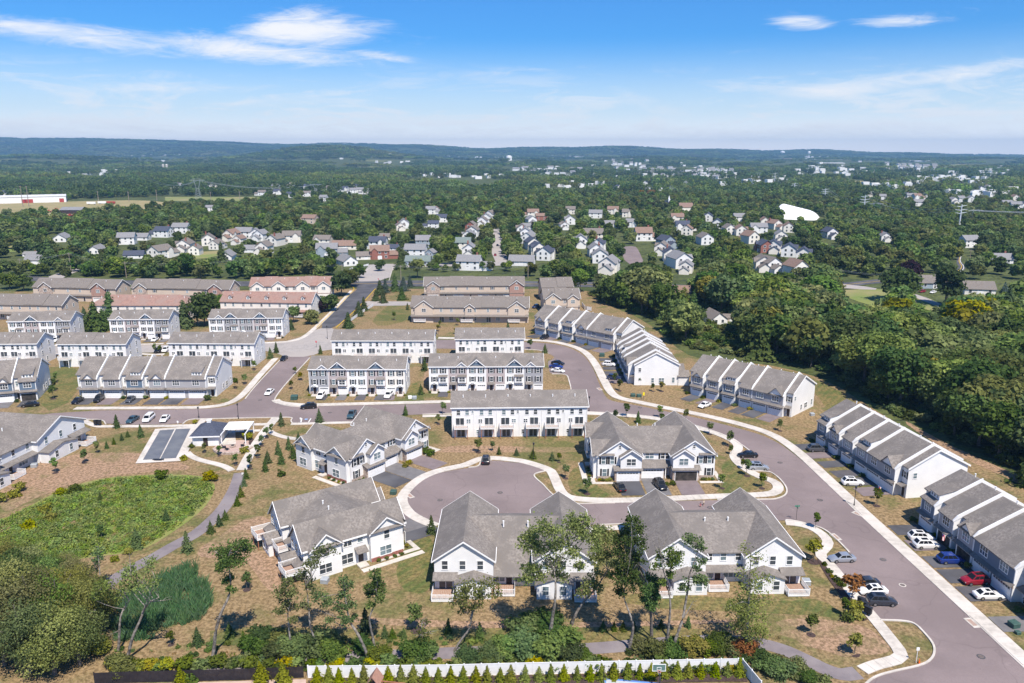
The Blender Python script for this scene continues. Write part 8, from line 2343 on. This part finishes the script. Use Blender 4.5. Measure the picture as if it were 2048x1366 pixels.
mh = []
for px, py in ((1000, 985), (1330, 1020), (1560, 925), (1640, 1000), (1805, 1170), (1280, 815), (660, 825), (520, 800), (1160, 740), (880, 1000), (1420, 1015), (1766, 1119), (1962, 1313)):
 t = thing('manhole_cover', '', 'manhole cover', g(px, py, .085)); mb = MB(); mb.tube([(0, 0, -.03), (0, 0, .012)], .42, 12); mb.build('lid', M('cast_iron', (.10, .085, .08), (.16, .13, .12), 4, .7), t); mb = MB(); mb.tube([(0, 0, -.03), (0, 0, .005)], .6, 12); mb.build('collar', concrete if px % 2 else asphalt_d, t); mh.append((t, 'round manhole cover in the street'))
distinguish(mh)

# ---------------------------------------------------------------- people
def child(loc, rz, label, crouch, shirt, shorts, hair, h=1.2):
 s = h / 1.2
 t = thing('person', label, 'person', loc, rz); t.scale = (s, s, s)
 dz = -.22 if crouch else 0; ky = -.20 if crouch else -.01
 hip = Vector((0, .06 if crouch else 0, .60 + dz)); ch = Vector((0, -.06 if crouch else 0, .90 + dz)); nk = Vector((0, -.09 if crouch else 0, .985 + dz)); hd = Vector((0, -.12 if crouch else -.01, 1.10 + dz))
 V, E, Rd = [], [], []

 def add(p, r, par=None):
  V.append(tuple(p)); Rd.append(r)
  if par is not None: E.append((par, len(V) - 1))
  return len(V) - 1
 a = add(hip, .085); b_ = add(hip.lerp(ch, .5), .08, a); c = add(ch, .088, b_); n_ = add(nk, .038, c); e = add(hd, .085, n_); add(hd + Vector((0, 0, .07)), .065, e)
 for sx in (-1, 1):
  k = add(hip + Vector((sx * .065, 0, -.05)), .058, a); kn = add(Vector((sx * .08, ky, .31 + dz * .35)), .045, k); an = add(Vector((sx * .08, .02 if crouch else .0, .06)), .032, kn); add(Vector((sx * .085, -.09, .03)), .026, an)
  sh = add(ch + Vector((sx * .12, 0, .03)), .042, c); el = add(ch + Vector((sx * .17, -.05, -.16)), .032, sh); hn = add(ch + Vector((sx * .13, -.20 if crouch else -.05, -.30)), .024, el); add(ch + Vector((sx * .13, -.25 if crouch else -.07, -.36)), .020, hn)
 me = bpy.data.meshes.new('body'); me.from_pydata(V, E, []); me.materials.append(M('skin', (.50, .32, .24), None, 3, .6))
 o = link('body', me, t)
 sk = o.modifiers.new('skin', 'SKIN')
 for i, r in enumerate(Rd): me.skin_vertices[0].data[i].radius = (r, r)
 me.skin_vertices[0].data[0].use_root = True
 o.modifiers.new('sub', 'SUBSURF').levels = 1
 mb = MB(); mb.tube([hip + Vector((0, 0, .02)), hip.lerp(ch, .5), ch, ch + Vector((0, 0, .07))], [.115, .105, .12, .07], 12)
 for sx in (-1, 1): mb.tube([ch + Vector((sx * .07, 0, .04)), ch + Vector((sx * .125, -.01, .02)), ch + Vector((sx * .155, -.035, -.09))], [.06, .055, .045], 8)
 mb.build('shirt', shirt, t)
 mb = MB(); mb.tube([hip + Vector((0, 0, .04)), hip + Vector((0, 0, -.06))], [.112, .118], 12)
 for sx in (-1, 1): mb.tube([hip + Vector((sx * .06, 0, -.02)), Vector((sx * .078, ky * .8, .36 + dz * .4))], [.072, .062], 8)
 mb.build('shorts', shorts, t)
 mb = MB(); r = .105
 for i in range(5):
  for j in range(10):
   th, ph = i / 4 * 1.75, j / 10 * 6.283; mb.v.append(tuple(hd + Vector((math.sin(th) * math.cos(ph) * r, .015 + math.sin(th) * math.sin(ph) * r, .03 + math.cos(th) * r))))
 for i in range(4):
  for j in range(10):
   q = i * 10 + j; q2 = i * 10 + (j + 1) % 10; mb.f.append((q, q + 10, q2 + 10, q2)); mb.m.append(0)
 mb.build('hair', hair, t, smooth=True)
 for sx in (-1, 1):
  mb = MB(); mb.box(sx * .085 - .035, sx * .085 + .035, -.13, .05, -.01, .05); mb.build('shoe', trim, t)


child(g(1401, 1014), R(-30), 'dark haired child in pink clothes crouching at the road edge', True, M('pink_cloth', (.62, .22, .25), None, 3, .9), M('pink_shorts', (.45, .15, .18), None, 3, .9), M('dark_hair', (.015, .01, .01), None, 3, .7), 1.25)
child(g(1407, 1011.5), R(30), 'fair haired child in pale top standing behind the child in pink', False, M('pale_cloth', (.62, .55, .45), None, 3, .9), M('dark_shorts', (.05, .04, .035), None, 3, .9), M('fair_hair', (.42, .32, .18), None, 3, .7), 1.3)

# ---------------------------------------------------------------- fences and the garden at the bottom edge
wf = M('vinyl_fence_white', (.72, .73, .76), (.68, .69, .72), 1.5, .45)
line = [g(x, y) for x, y in ((617, 1355.5), (760, 1354.5), (900, 1353), (1024, 1349.5), (1180, 1346.5), (1340, 1343), (1470, 1340.5), (1484, 1341.5))] + [g(1522, 1388)]
t = thing('vinyl_fence', 'long white vinyl fence with square posts behind the arborvitae row', 'fence', line[0]); org = line[0]
main = resample(line[:-1], 2.44); side_ = resample([line[-2], line[-1]], 2.44)
for run in (main, side_):
 for a, b in zip(run, run[1:]):
  dv = b - a; L = dv.length; an = math.atan2(dv.y, dv.x)

  def pm():
   mb = MB(); mb.box(.06, 2.38, -.02, .02, .08, 1.82); mb.box(.06, 2.38, -.045, .045, 1.82, 1.92); mb.box(.06, 2.38, -.045, .045, .02, .08); return mb.mesh('panel', wf)
  o = link('panel', cached(('vf',), pm), t, a - org, (0, 0, an))
 for a in run:
  def pst():
   mb = MB(); mb.box(-.07, .07, -.07, .07, 0, 2.0); mb.hexa([(-.09, -.09, 2.0), (.09, -.09, 2.0), (.09, .09, 2.0), (-.09, .09, 2.0)], [(-.01, -.01, 2.1), (.01, -.01, 2.1), (.01, .01, 2.1), (-.01, .01, 2.1)]); return mb.mesh('post', wf)
  link('post', cached(('vfp',), pst), t, a - org)
bf = M('dark_fence_boards', (.02, .017, .022), (.03, .026, .03), 2, .7)
run = resample([g(190, 1369), g(265, 1366), g(512, 1360), g(616, 1355.5)], 2.4); org = run[0]
t = thing('board_fence', 'black board fence left of the white fence', 'fence', org)
for a, b in zip(run, run[1:]):
 dv = b - a; an = math.atan2(dv.y, dv.x)
 for k in range(12):
  def bd():
   mb = MB(); mb.box(0, .185, -.015, .015, .05, 1.85); return mb.mesh('board', bf)
  q = a + dv * (k / 12) - org; link('board', cached(('bd',), bd), t, (q.x, q.y, (k % 3) * .006), (0, 0, an))
 def ps2():
  mb = MB(); mb.box(-.06, .06, .02, .14, 0, 1.9); return mb.mesh('post', bf)
 link('post', cached(('bfp',), ps2), t, a - org, (0, 0, an))
sheet('mulch_bed', [(615, 1358), (760, 1357), (900, 1356), (1024, 1352.5), (1180, 1349.5), (1340, 1346), (1480, 1344), (1500, 1366), (1480, 1364), (1340, 1366), (1180, 1370), (1024, 1372), (900, 1376), (620, 1376)], mulch, .045, 1, label='dark mulch bed under the arborvitae row')
sheet('back_lawn', [(615, 1380), (1180, 1372), (1480, 1366), (1560, 1450), (1500, 1600), (500, 1600)], striped, .04, 0, label='back garden grass at the bottom edge')
sheet('patio', [(260, 1370), (612, 1360), (612, 1376), (500, 1420), (250, 1420)], M('pink_patio', (.46, .34, .29), None, 1, .9), .05, 0, label='pinkish patio before the black fence')
sheet('ball_court', [(1207, 1357), (1300, 1366), (1420, 1380), (1440, 1520), (1180, 1500)], M('court_blue', (.10, .22, .55), (.09, .20, .5), 1, .6), .06, 0, label='blue edge of a small ball court')
sheet('ball_court', [(1213, 1361), (1300, 1369), (1412, 1383), (1430, 1510), (1190, 1490)], M('court_pale', (.42, .44, .48), (.38, .40, .44), 1, .7), .066, 0, label='pale grey middle of the ball court')
P = g(1316, 1379)
t = thing('basketball_hoop', 'basketball hoop with clear white edged backboard on a dark pole', 'basketball hoop', P, R(0))
mb = MB(); mb.tube([(0, -.9, 0), (0, -.9, 2.4), (0, -.25, 3.1)], .11, 8); mb.build('pole', metal_d, t)
mb = MB()
for a in ((-.92, .92, 2.9, 2.97), (-.92, .92, 3.95, 4.02)): mb.box(a[0], a[1], -.03, .03, a[2], a[3])
for a in ((-.92, -.85), (.85, .92)): mb.box(a[0], a[1], -.03, .03, 2.97, 3.95)
for a in ((-.3, .3, 3.5, 3.55), (-.3, .3, 3.1, 3.15)): mb.box(a[0], a[1], -.04, -.02, a[2], a[3])
for a in ((-.3, -.25), (.25, .3)): mb.box(a[0], a[1], -.04, -.02, 3.15, 3.5)
mb.build('backboard_frame', trim, t)
mb = MB(); mb.box(-.85, .85, -.01, .01, 2.97, 3.95); mb.build('backboard', M('board_glass', (.10, .17, .15), None, 1, .1), t)
mb = MB(); mb.tube([(math.cos(q * .524) * .23, -.30 + math.sin(q * .524) * .23, 3.08) for q in range(13)], .025, 6, cap=False); mb.build('rim', M('hoop_orange', (.6, .12, .04), None, 1, .5), t)
mb = MB()
for q in range(10):
 a0, a1 = q * .628, (q + .5) * .628; mb.tube([(math.cos(a0) * .22, -.30 + math.sin(a0) * .22, 3.07), (math.cos(a1) * .14, -.30 + math.sin(a1) * .14, 2.65)], .012, 4)
mb.build('net', trim, t)
P = g(1207, 1372); t = thing('net_pole', 'slim dark pole with a cable beside the ball court', 'pole', P)
mb = MB(); mb.tube([(0, 0, 0), (0, 0, 3.3)], .06, 8); mb.build('shaft', metal_d, t)
Q = g(1316, 1379) - P
mb = MB(); mb.tube([(0, 0, 3.2), (Q.x * .5, Q.y * .5, 3.05), (Q.x - .9, Q.y, 3.0)], .02, 4); mb.build('cable', metal_d, t)
P = g(751, 1392); t = thing('playset', 'wooden playset with peaked brown roof at the bottom edge', 'playset', P, R(-8))
mb = MB(); gable_roof_y(mb, -.85, .85, -1.0, 1.0, 2.5, 3.75, .08, .1); mb.build('roof', M('playset_roof', (.36, .20, .15), (.30, .17, .13), 3, .8), t)
for sx in (-.75, .75):
 for sy in (-.9, .9):
  mb = MB(); mb.box(sx - .06, sx + .06, sy - .06, sy + .06, 0, 2.5); mb.build('post', wood_r, t)
mb = MB(); mb.box(-.8, .8, -.95, .95, 1.2, 1.28); mb.build('platform', wood_r, t)
mb = MB(); mb.box(.85, 4.3, -.07, .07, 2.35, 2.5); mb.build('swing_beam', wood_r, t)
for sy in (-.9, .9):
 mb = MB(); mb.tube([(4.2, 0, 2.4), (4.3, sy, 0)], .06, 6); mb.build('leg', wood_r, t)
# white rail fence at the entrance road and by the tan house
for pts, lb, hh in (([(746, 613), (722, 628), (698, 646)], 'white rail fence beside the entrance road', 1.3), ([(1164, 612), (1170, 620), (1184, 622)], 'white privacy fence at the tan house', 1.8), ([(700, 540), (740, 530)], 'white picket fence by the older street', 1.1)):
 run = resample([g(*q) for q in pts], 2.2); t = thing('rail_fence', lb, 'fence', run[0])
 for a, b in zip(run, run[1:]):
  d = b - a; o = a - run[0]; mb = MB(); mb.box(.05, d.length - .05, -.03, .03, .15, hh); q = mb.build('panel', wf, t, o, (0, 0, math.atan2(d.y, d.x)))
 for a in run:
  mb = MB(); mb.box(-.07, .07, -.07, .07, 0, hh + .15); mb.build('post', wf, t, a - run[0])


# ---------------------------------------------------------------- street furniture
def lamp(px, py, h, lb):
 t = thing('street_lamp', lb, 'street lamp', g(px, py))
 mb = MB(); mb.tube([(0, 0, 0), (0, 0, .5), (0, 0, .55), (0, 0, h - .7)], [.16, .14, .08, .06], 8); mb.build('pole', metal_d, t)
 mb = MB(); mb.tube([(0, 0, h - .7), (0, 0, h - .6), (0, 0, h - .1), (0, 0, h)], [.10, .2, .27, .05], 8); mb.build('lantern', M('lantern_dark', (.05, .05, .055), None, 2, .3), t)


for a in ((1178, 823, 4.6, 'black street lamp at the right corner of the long white row'), (477, 838, 4.6, 'black street lamp above the pool house'), (655, 678, 5.5, 'dark lamp at the pale entrance crossing'), (1067, 919, 4.4, 'black lamp behind a round bush above the cul de sac'), (1708, 1012, 4.6, 'black street lamp in the verge before the grey row'), (398, 838, 3.6, 'thin dark post above the pool house')): lamp(*a)


def sign(px, py, h, lb, kind):
 t = thing('road_sign', lb, 'sign', g(px, py))
 mb = MB(); mb.tube([(0, 0, 0), (0, 0, h)], .04, 6); mb.build('post', metal_d if kind != 'h' else trim, t)
 mb = MB()
 if kind == 'stop':
  mb.tube([(0, -.05, h - .3), (0, -.08, h - .3)], .38, 8); mb.build('plate', M('stop_red', (.50, .02, .03), None, 1, .4), t)
  tx = bpy.data.curves.new('lettering', 'FONT'); tx.body = 'STOP'; tx.size = .28; tx.align_x = 'CENTER'; tx.align_y = 'CENTER'; 
  o = bpy.data.objects.new('tmp', tx); COL.objects.link(o); bpy.context.view_layer.update(); me = bpy.data.meshes.new_from_object(o.evaluated_get(bpy.context.evaluated_depsgraph_get())); bpy.data.objects.remove(o); me.materials.clear(); me.materials.append(trim)
  link('lettering', me, t, (0, -.09, h - .3), (R(90), 0, 0))
 elif kind == 'y':
  mb.box(-.28, .28, -.05, -.02, h - .95, h); mb.build('plate', M('sign_yellow', (.75, .62, .02), None, 1, .5), t)
 elif kind == 's':
  mb.box(-.5, .5, -.02, .02, h - .25, h); mb.box(-.02, .02, -.5, .5, h - .52, h - .27); mb.build('plate', M('sign_green', (.03, .22, .14), None, 1, .5), t)
 else:
  mb.box(-.22, .22, -.05, -.02, h - .5, h); mb.build('plate', trim, t)


for a in ((633, 695, 2.6, 'red stop sign at the entrance crossing', 'stop'), (757, 566, 2.6, 'red stop sign where the entrance road meets the main road', 'stop'), (1287, 800, 2.4, 'yellow caution figure sign on the dry lawn', 'y'), (1592, 1042, 3.4, 'green street name sign at the corner by the last white building', 's'), (602, 847, 1.7, 'white parking sign at the marked bay', 'h'), (356, 850, 1.2, 'small white sign above the court', 'h'), (1832, 1326, 2.6, 'thin rusty marker post beside the orange cone', 'h'), (486, 955, 1.2, 'small post at the start of the trail', 'h')): sign(*a)
sheet('bay_marking', [(600, 846), (603, 846), (605, 838), (603, 838)], white_line, .1, 0, label='white line of the marked parking bay')
sheet('bay_marking', [(616, 846), (618, 846), (623, 838), (621, 838)], white_line, .1, 0, label='second white line of the marked parking bay')
sheet('bay_marking', [(609, 841), (615, 841), (616, 838.5), (610, 838.5)], M('bay_blue', (.25, .35, .55), None, 1, .7), .1, 0, label='blue symbol of the marked parking bay')
P = g(1838, 1327); t = thing('traffic_cone', 'orange traffic cone on the bottom right verge', 'traffic cone', P)
mb = MB(); mb.box(-.2, .2, -.2, .2, 0, .05); mb.build('base', metal_d, t); mb = MB(); mb.cone((0, 0, .05), .16, .03, .75, 10); mb.build('cone', M('cone_orange', (.75, .14, .02), None, 1, .5), t)
tg = M('utility_green', (.05, .10, .085), (.04, .08, .07), 2, .5)
for px, py, s, m, lb in ((589, 799, 1.2, tg, 'green utility box on the grass below the corner row'), (820, 797, .7, trim, 'small white utility box in the gap between rows'), (829, 798, .8, steel, 'grey utility box beside the small white one'), (1266, 793, .8, tg, 'left utility box of the pair on the dry lawn'), (1278, 794, .8, tg, 'right utility box of the pair on the dry lawn'), (1204, 713, 1.1, tg, 'green utility box on the verge of the upper bend'), (2027, 1254, .85, tg, 'dark green utility box on the lower right lawn'), (787, 988, .8, tg, 'pale green utility box on the cul de sac verge'), (2035, 1268, .45, tg, 'low green lid beside the lower right utility box'), (69, 934, .8, steel, 'grey air unit behind the left white building'), (115, 912, .8, steel, 'second grey air unit behind the left white building'), (650, 1165, .8, steel, 'grey air unit at the corner of the near white house'), (1612, 1168, .8, steel, 'grey air unit at the right near deck'), (1624, 831, .7, steel, 'grey air unit at the end of the row by the striped lawn')):
 t = thing('utility_box', lb, 'utility box', g(px, py), R(rnd.uniform(-15, 15)))
 mb = MB(); mb.box(-.8 * s, .8 * s, -.7 * s, .7 * s, 0, .95 * s); mb.build('cabinet', m, t)
 mb = MB(); mb.hexa([(-.84 * s, -.76 * s, .95 * s), (.84 * s, -.76 * s, .95 * s), (.84 * s, .74 * s, .95 * s), (-.84 * s, .74 * s, .95 * s)], [(-.8 * s, -.6 * s, 1.06 * s), (.8 * s, -.6 * s, 1.06 * s), (.8 * s, .7 * s, 1.12 * s), (-.8 * s, .7 * s, 1.12 * s)]); mb.build('lid', m, t)
 mb = MB(); mb.box(-1.0 * s, 1.0 * s, -.9 * s, .9 * s, -.05, .02); mb.build('pad', concrete, t)
for px, py, lb in ((1721, 1214, 'black mailbox unit, upper one of three by the sidewalk'), (1727, 1222, 'black mailbox unit in the middle of three by the sidewalk'), (1735, 1232, 'black mailbox unit, lowest of three by the sidewalk'), (193, 852, 'left black mailbox unit at the parking bays'), (199, 852, 'right black mailbox unit at the parking bays')):
 t = thing('mailbox_unit', lb, 'mailbox', g(px, py), R(-50) if px > 1000 else 0)
 mb = MB(); mb.box(-.12, .12, -.12, .12, 0, .55); mb.build('pedestal', metal_d, t); mb = MB(); mb.box(-.55, .55, -.28, .28, .55, 1.65); mb.box(-.6, .6, -.33, .33, 1.65, 1.72); mb.build('cabinet', metal_d, t)
 for i in range(4):
  for j in range(2):
   mb = MB(); mb.box(-.5 + j * .52, -.02 + j * .52, -.30, -.281, .62 + i * .25, .84 + i * .25); mb.build('locker_door', M('mail_grey', (.035, .035, .04), None, 1, .4), t)


def flag(p, lb, rz):
 t = thing('flag', lb, 'flag', p, rz)
 mb = MB(); mb.tube([(0, 0, 0), (0, -1.5, .9)], .025, 6); mb.build('pole', trim, t)
 mb = MB(); cols = 10
 def P3(u, v):                               # hangs from the pole, slightly folded
  a = Vector((0, -.35, .21)).lerp(Vector((0, -1.5, .9)), 1 - u); return (a.x + .10 * math.sin(u * 9 + v * 2), a.y, a.z - v * 1.25)
 for i in range(7):
  for j in range(cols):
   u0, u1, v0, v1 = i / 7, (i + 1) / 7, j / cols, (j + 1) / cols
   m_ = 2 if (i < 4 and v0 < .4) else (0 if i % 2 == 0 else 1)
   mb.poly([P3(u0, v0), P3(u1, v0), P3(u1, v1), P3(u0, v1)], m_)
 mb.build('cloth', [M('flag_red', (.50, .03, .05), None, 1, .8), trim, M('flag_blue', (.03, .04, .16), None, 1, .8)], t)


flag(at_depth(1766, 984, g(1766, 984, 3.0).y), 'striped red and white flag on the garage of the row on the bend', R(-60)); bpy.data.objects['flag'].location = g(1764, 976, 2.6)
flag(g(1893, 1072, 3.0), 'striped red and white flag at the open garage of the nearest row', R(-60))


# ---------------------------------------------------------------- poles, pylons and wires
wood_pole = M('utility_pole_wood', (.30, .25, .21), (.22, .18, .15), 3, .9)
UP = {}
for k, (px, py, ty, lb) in enumerate(((43, 549, 517, 'utility pole at the far left side street'), (142, 541, 505, 'tall utility pole beside the tall dark spruce'), (253, 556, 523, 'utility pole behind the tan stone rows'), (465, 545, 525, 'utility pole in the belt behind the second tan row'), (685, 555, 528, 'white topped utility pole near the entrance corner'), (802, 560, 530, 'utility pole at the main road junction'), (1056, 556, 530, 'utility pole behind the tan front row'), (1658, 575, 535, 'utility pole at the gravel lot'), (1834, 582, 549, 'utility pole with transformer beside the large round tree'), (1893, 612, 571, 'utility pole beside the pale lane'), (1973, 629, 588, 'utility pole with a lamp arm at the right wood edge'), (1938, 530, 499, 'utility pole at the far road bend'))):
 B = g(px, py); top = at_depth(px, ty, B.y).z
 t = thing('utility_pole', lb, 'utility pole', B); h = max(8, top)
 mb = MB(); mb.tube([(0, 0, 0), (0, 0, h)], [.22, .15], 7); mb.build('shaft', wood_pole, t)
 mb = MB(); mb.box(-1.2, 1.2, -.08, .08, h - .9, h - .72); mb.build('crossarm', wood_pole, t)
 if 'lamp' in lb or 'transformer' in lb:
  mb = MB(); mb.tube([(0, 0, h - 2.4), (-2.0, -.2, h - 2.0)], .07, 6) if 'lamp' in lb else mb.tube([(.4, 0, h - 2.6), (.4, 0, h - 1.5)], .32, 8); mb.build('lamp_arm' if 'lamp' in lb else 'transformer', steel, t)
 UP[k] = Vector((B.x, B.y, h - .6))
wires = ((0, 1), (1, 2), (2, 3), (3, 4), (4, 5), (5, 6), (7, 8), (8, 9), (9, 10))
for i, j in wires:
 a, b = UP[i], UP[j]
 t = thing('overhead_wire', 'thin overhead wires from %s to the next pole' % ['the far left side street pole', 'the pole by the tall dark spruce', 'the pole behind the tan rows', 'the pole in the belt', 'the entrance corner pole', 'the main road junction pole', '', 'the gravel lot pole', 'the transformer pole', 'the pale lane pole'][i], 'wire', a)
 for off_ in (-1.0, 1.0):
  mb = MB(); d = b - a
  mb.tube([d * (k / 10) + Vector((0, off_ if abs(d.x) > abs(d.y) else 0, off_ * .2 - 2.4 * (1 - (2 * k / 10 - 1) ** 2) * min(1, d.length / 80))) for k in range(11)], .035, 4); mb.build('wire', steel, t)


def monopole(px, py, ty, lb):
 B = g(px, py); h = at_depth(px, ty, B.y).z; t = thing('steel_pylon', lb, 'pylon', B)
 mb = MB(); mb.tube([(0, 0, 0), (0, 0, h)], [1.0, .45], 8); mb.build('shaft', M('pylon_pale', (.52, .57, .62), None, .5, .5), t)
 for k, (z, s, L) in enumerate(((.97, 1, 5.0), (.93, -1, 5.5), (.80, 1, 6), (.78, -1, 6.5), (.66, 1, 5.5), (.64, -1, 6.0))):
  mb = MB(); mb.tube([(0, 0, h * z - 1), (s * L, -.5, h * z)], [.4, .18], 6); mb.build('arm', MATS['pylon_pale'], t)
 return Vector((B.x, B.y, h))


tops = [monopole(*a) for a in ((1548, 377, 345, 'farthest pale steel pylon of the line at the right'), (1588, 387, 366, 'pale steel pylon between the farthest and the third'), (1649, 402, 377, 'third pale steel pylon of the right hand line'), (1727, 428, 390, 'fourth pale steel pylon beyond the white dome'), (1918, 454, 409, 'nearest pale steel pylon beside the small field'))]
t = thing('power_line', 'power line strung along the pale steel pylons', 'power line', (0, 0, 0))
for a, b in zip(tops, tops[1:]):
 for s, z in ((5, .97), (-5.5, .93), (6, .8), (-6.5, .78)):
  d = b - a; mb = MB(); mb.tube([(a.x + s + d.x * k / 10, a.y + d.y * k / 10, a.z * z + (b.z - a.z) * z * k / 10 - 9 * (1 - (k / 5 - 1) ** 2)) for k in range(11)], .10, 4); mb.build('wire', steel, t)


def lattice(px, py, ty, lb, wide=7.0):
 B = g(px, py); h = at_depth(px, ty, B.y).z; t = thing('lattice_tower', lb, 'pylon', B, R(10))
 mb = MB(); w0, w1 = wide * .5, wide * .22; zw = h * .55
 for sx in (-1, 1):
  for sy in (-1, 1):
   mb.tube([(sx * w0, sy * w0, 0), (sx * w1, sy * w1, zw), (sx * wide * .55, sy * w1 * .6, h * .92)], .16, 4)
 for k in range(5):
  f0, f1 = k / 5, (k + 1) / 5; a0 = w0 + (w1 - w0) * f0; a1 = w0 + (w1 - w0) * f1
  for s in (-1, 1): mb.tube([(-a0, s * a0, zw * f0), (a1, s * a1, zw * f1)], .10, 4); mb.tube([(a0, s * a0, zw * f0), (-a1, s * a1, zw * f1)], .10, 4)
 mb.build('legs', steel, t)
 mb = MB(); mb.tube([(-wide * 1.3, 0, h * .92), (wide * 1.3, 0, h * .92)], .22, 4); mb.tube([(-wide * .55, 0, h * .98), (wide * .55, 0, h * .98)], .18, 4)
 for s in (-1, 1): mb.tube([(s * wide * .55, 0, h * .92), (s * wide * .55, 0, h)], .14, 4); mb.tube([(s * wide * 1.3, 0, h * .92), (s * wide * .55, 0, h * .99)], .12, 4)
 mb.build('crossarm', steel, t)
 return Vector((B.x, B.y, h * .92))


lt = [lattice(*a) for a in ((397, 398, 357, 'wide lattice pylon above the far left field', 9.0), (1751, 428, 406, 'lattice pylon behind the fourth steel pylon'), (1948, 448, 419, 'lattice pylon in the small field at the right'), (1516, 362, 345, 'small lattice pylon beside the farthest steel pylon'), (632, 386, 368, 'faint lattice pylon above the central woods', 9.0))]
for a, b, lb in ((lt[0], lt[4], 'power lines crossing the far left field to the central woods'), (lt[0], Vector((-420, 900, 45)), 'power lines running left from the wide lattice pylon'), (lt[2], Vector((900, 820, 30)), 'power lines running off to the right from the small field')):
 t = thing('power_line', lb, 'power line', (0, 0, 0))
 for s in (-9, -4, 4, 9):
  d = b - a; mb = MB(); mb.tube([(a.x + d.x * k / 10, a.y + s + d.y * k / 10, a.z + d.z * k / 10 - 9 * (1 - (k / 5 - 1) ** 2)) for k in range(11)], .11, 4); mb.build('wire', steel, t)
for px, py, h, lb in ((46, 413, 28, 'dark mast left of the warehouse doors'), (58, 413, 28, 'second dark mast by the warehouse'), (197, 402, 15, 'light pole in the dry field'), (258, 403, 15, 'second light pole along the far field'), (314, 401, 16, 'third light pole along the far field'), (422, 402, 14, 'fourth light pole along the far field'), (480, 401, 14, 'fifth light pole along the far field')):
 t = thing('mast', lb, 'pole', g(px, py)); mb = MB(); mb.tube([(0, 0, 0), (0, 0, h)], [.5, .3], 6); mb.build('shaft', wood_pole, t); mb = MB(); mb.box(-1.5, 1.5, -.15, .15, h - 1.5, h - 1.1); mb.build('crossarm', wood_pole, t)

# ---------------------------------------------------------------- air
hz = bpy.data.materials.new('haze_air'); hz.use_nodes = True
for n in list(hz.node_tree.nodes):
 if n.type != 'OUTPUT_MATERIAL': hz.node_tree.nodes.remove(n)
pv = hz.node_tree.nodes.new('ShaderNodeVolumePrincipled')
pv.inputs['Color'].default_value = (.26, .52, .84, 1); pv.inputs['Density'].default_value = 9.0e-5; pv.inputs['Anisotropy'].default_value = .1
hz.node_tree.links.new(pv.outputs[0], [n for n in hz.node_tree.nodes if n.type == 'OUTPUT_MATERIAL'][0].inputs['Volume'])
mb = MB(); mb.box(-14500, 14500, -200, 13400, -45, 285)
tag(mb.build('haze', hz), 'thin blue summer haze over the whole valley', None, None, 'stuff')
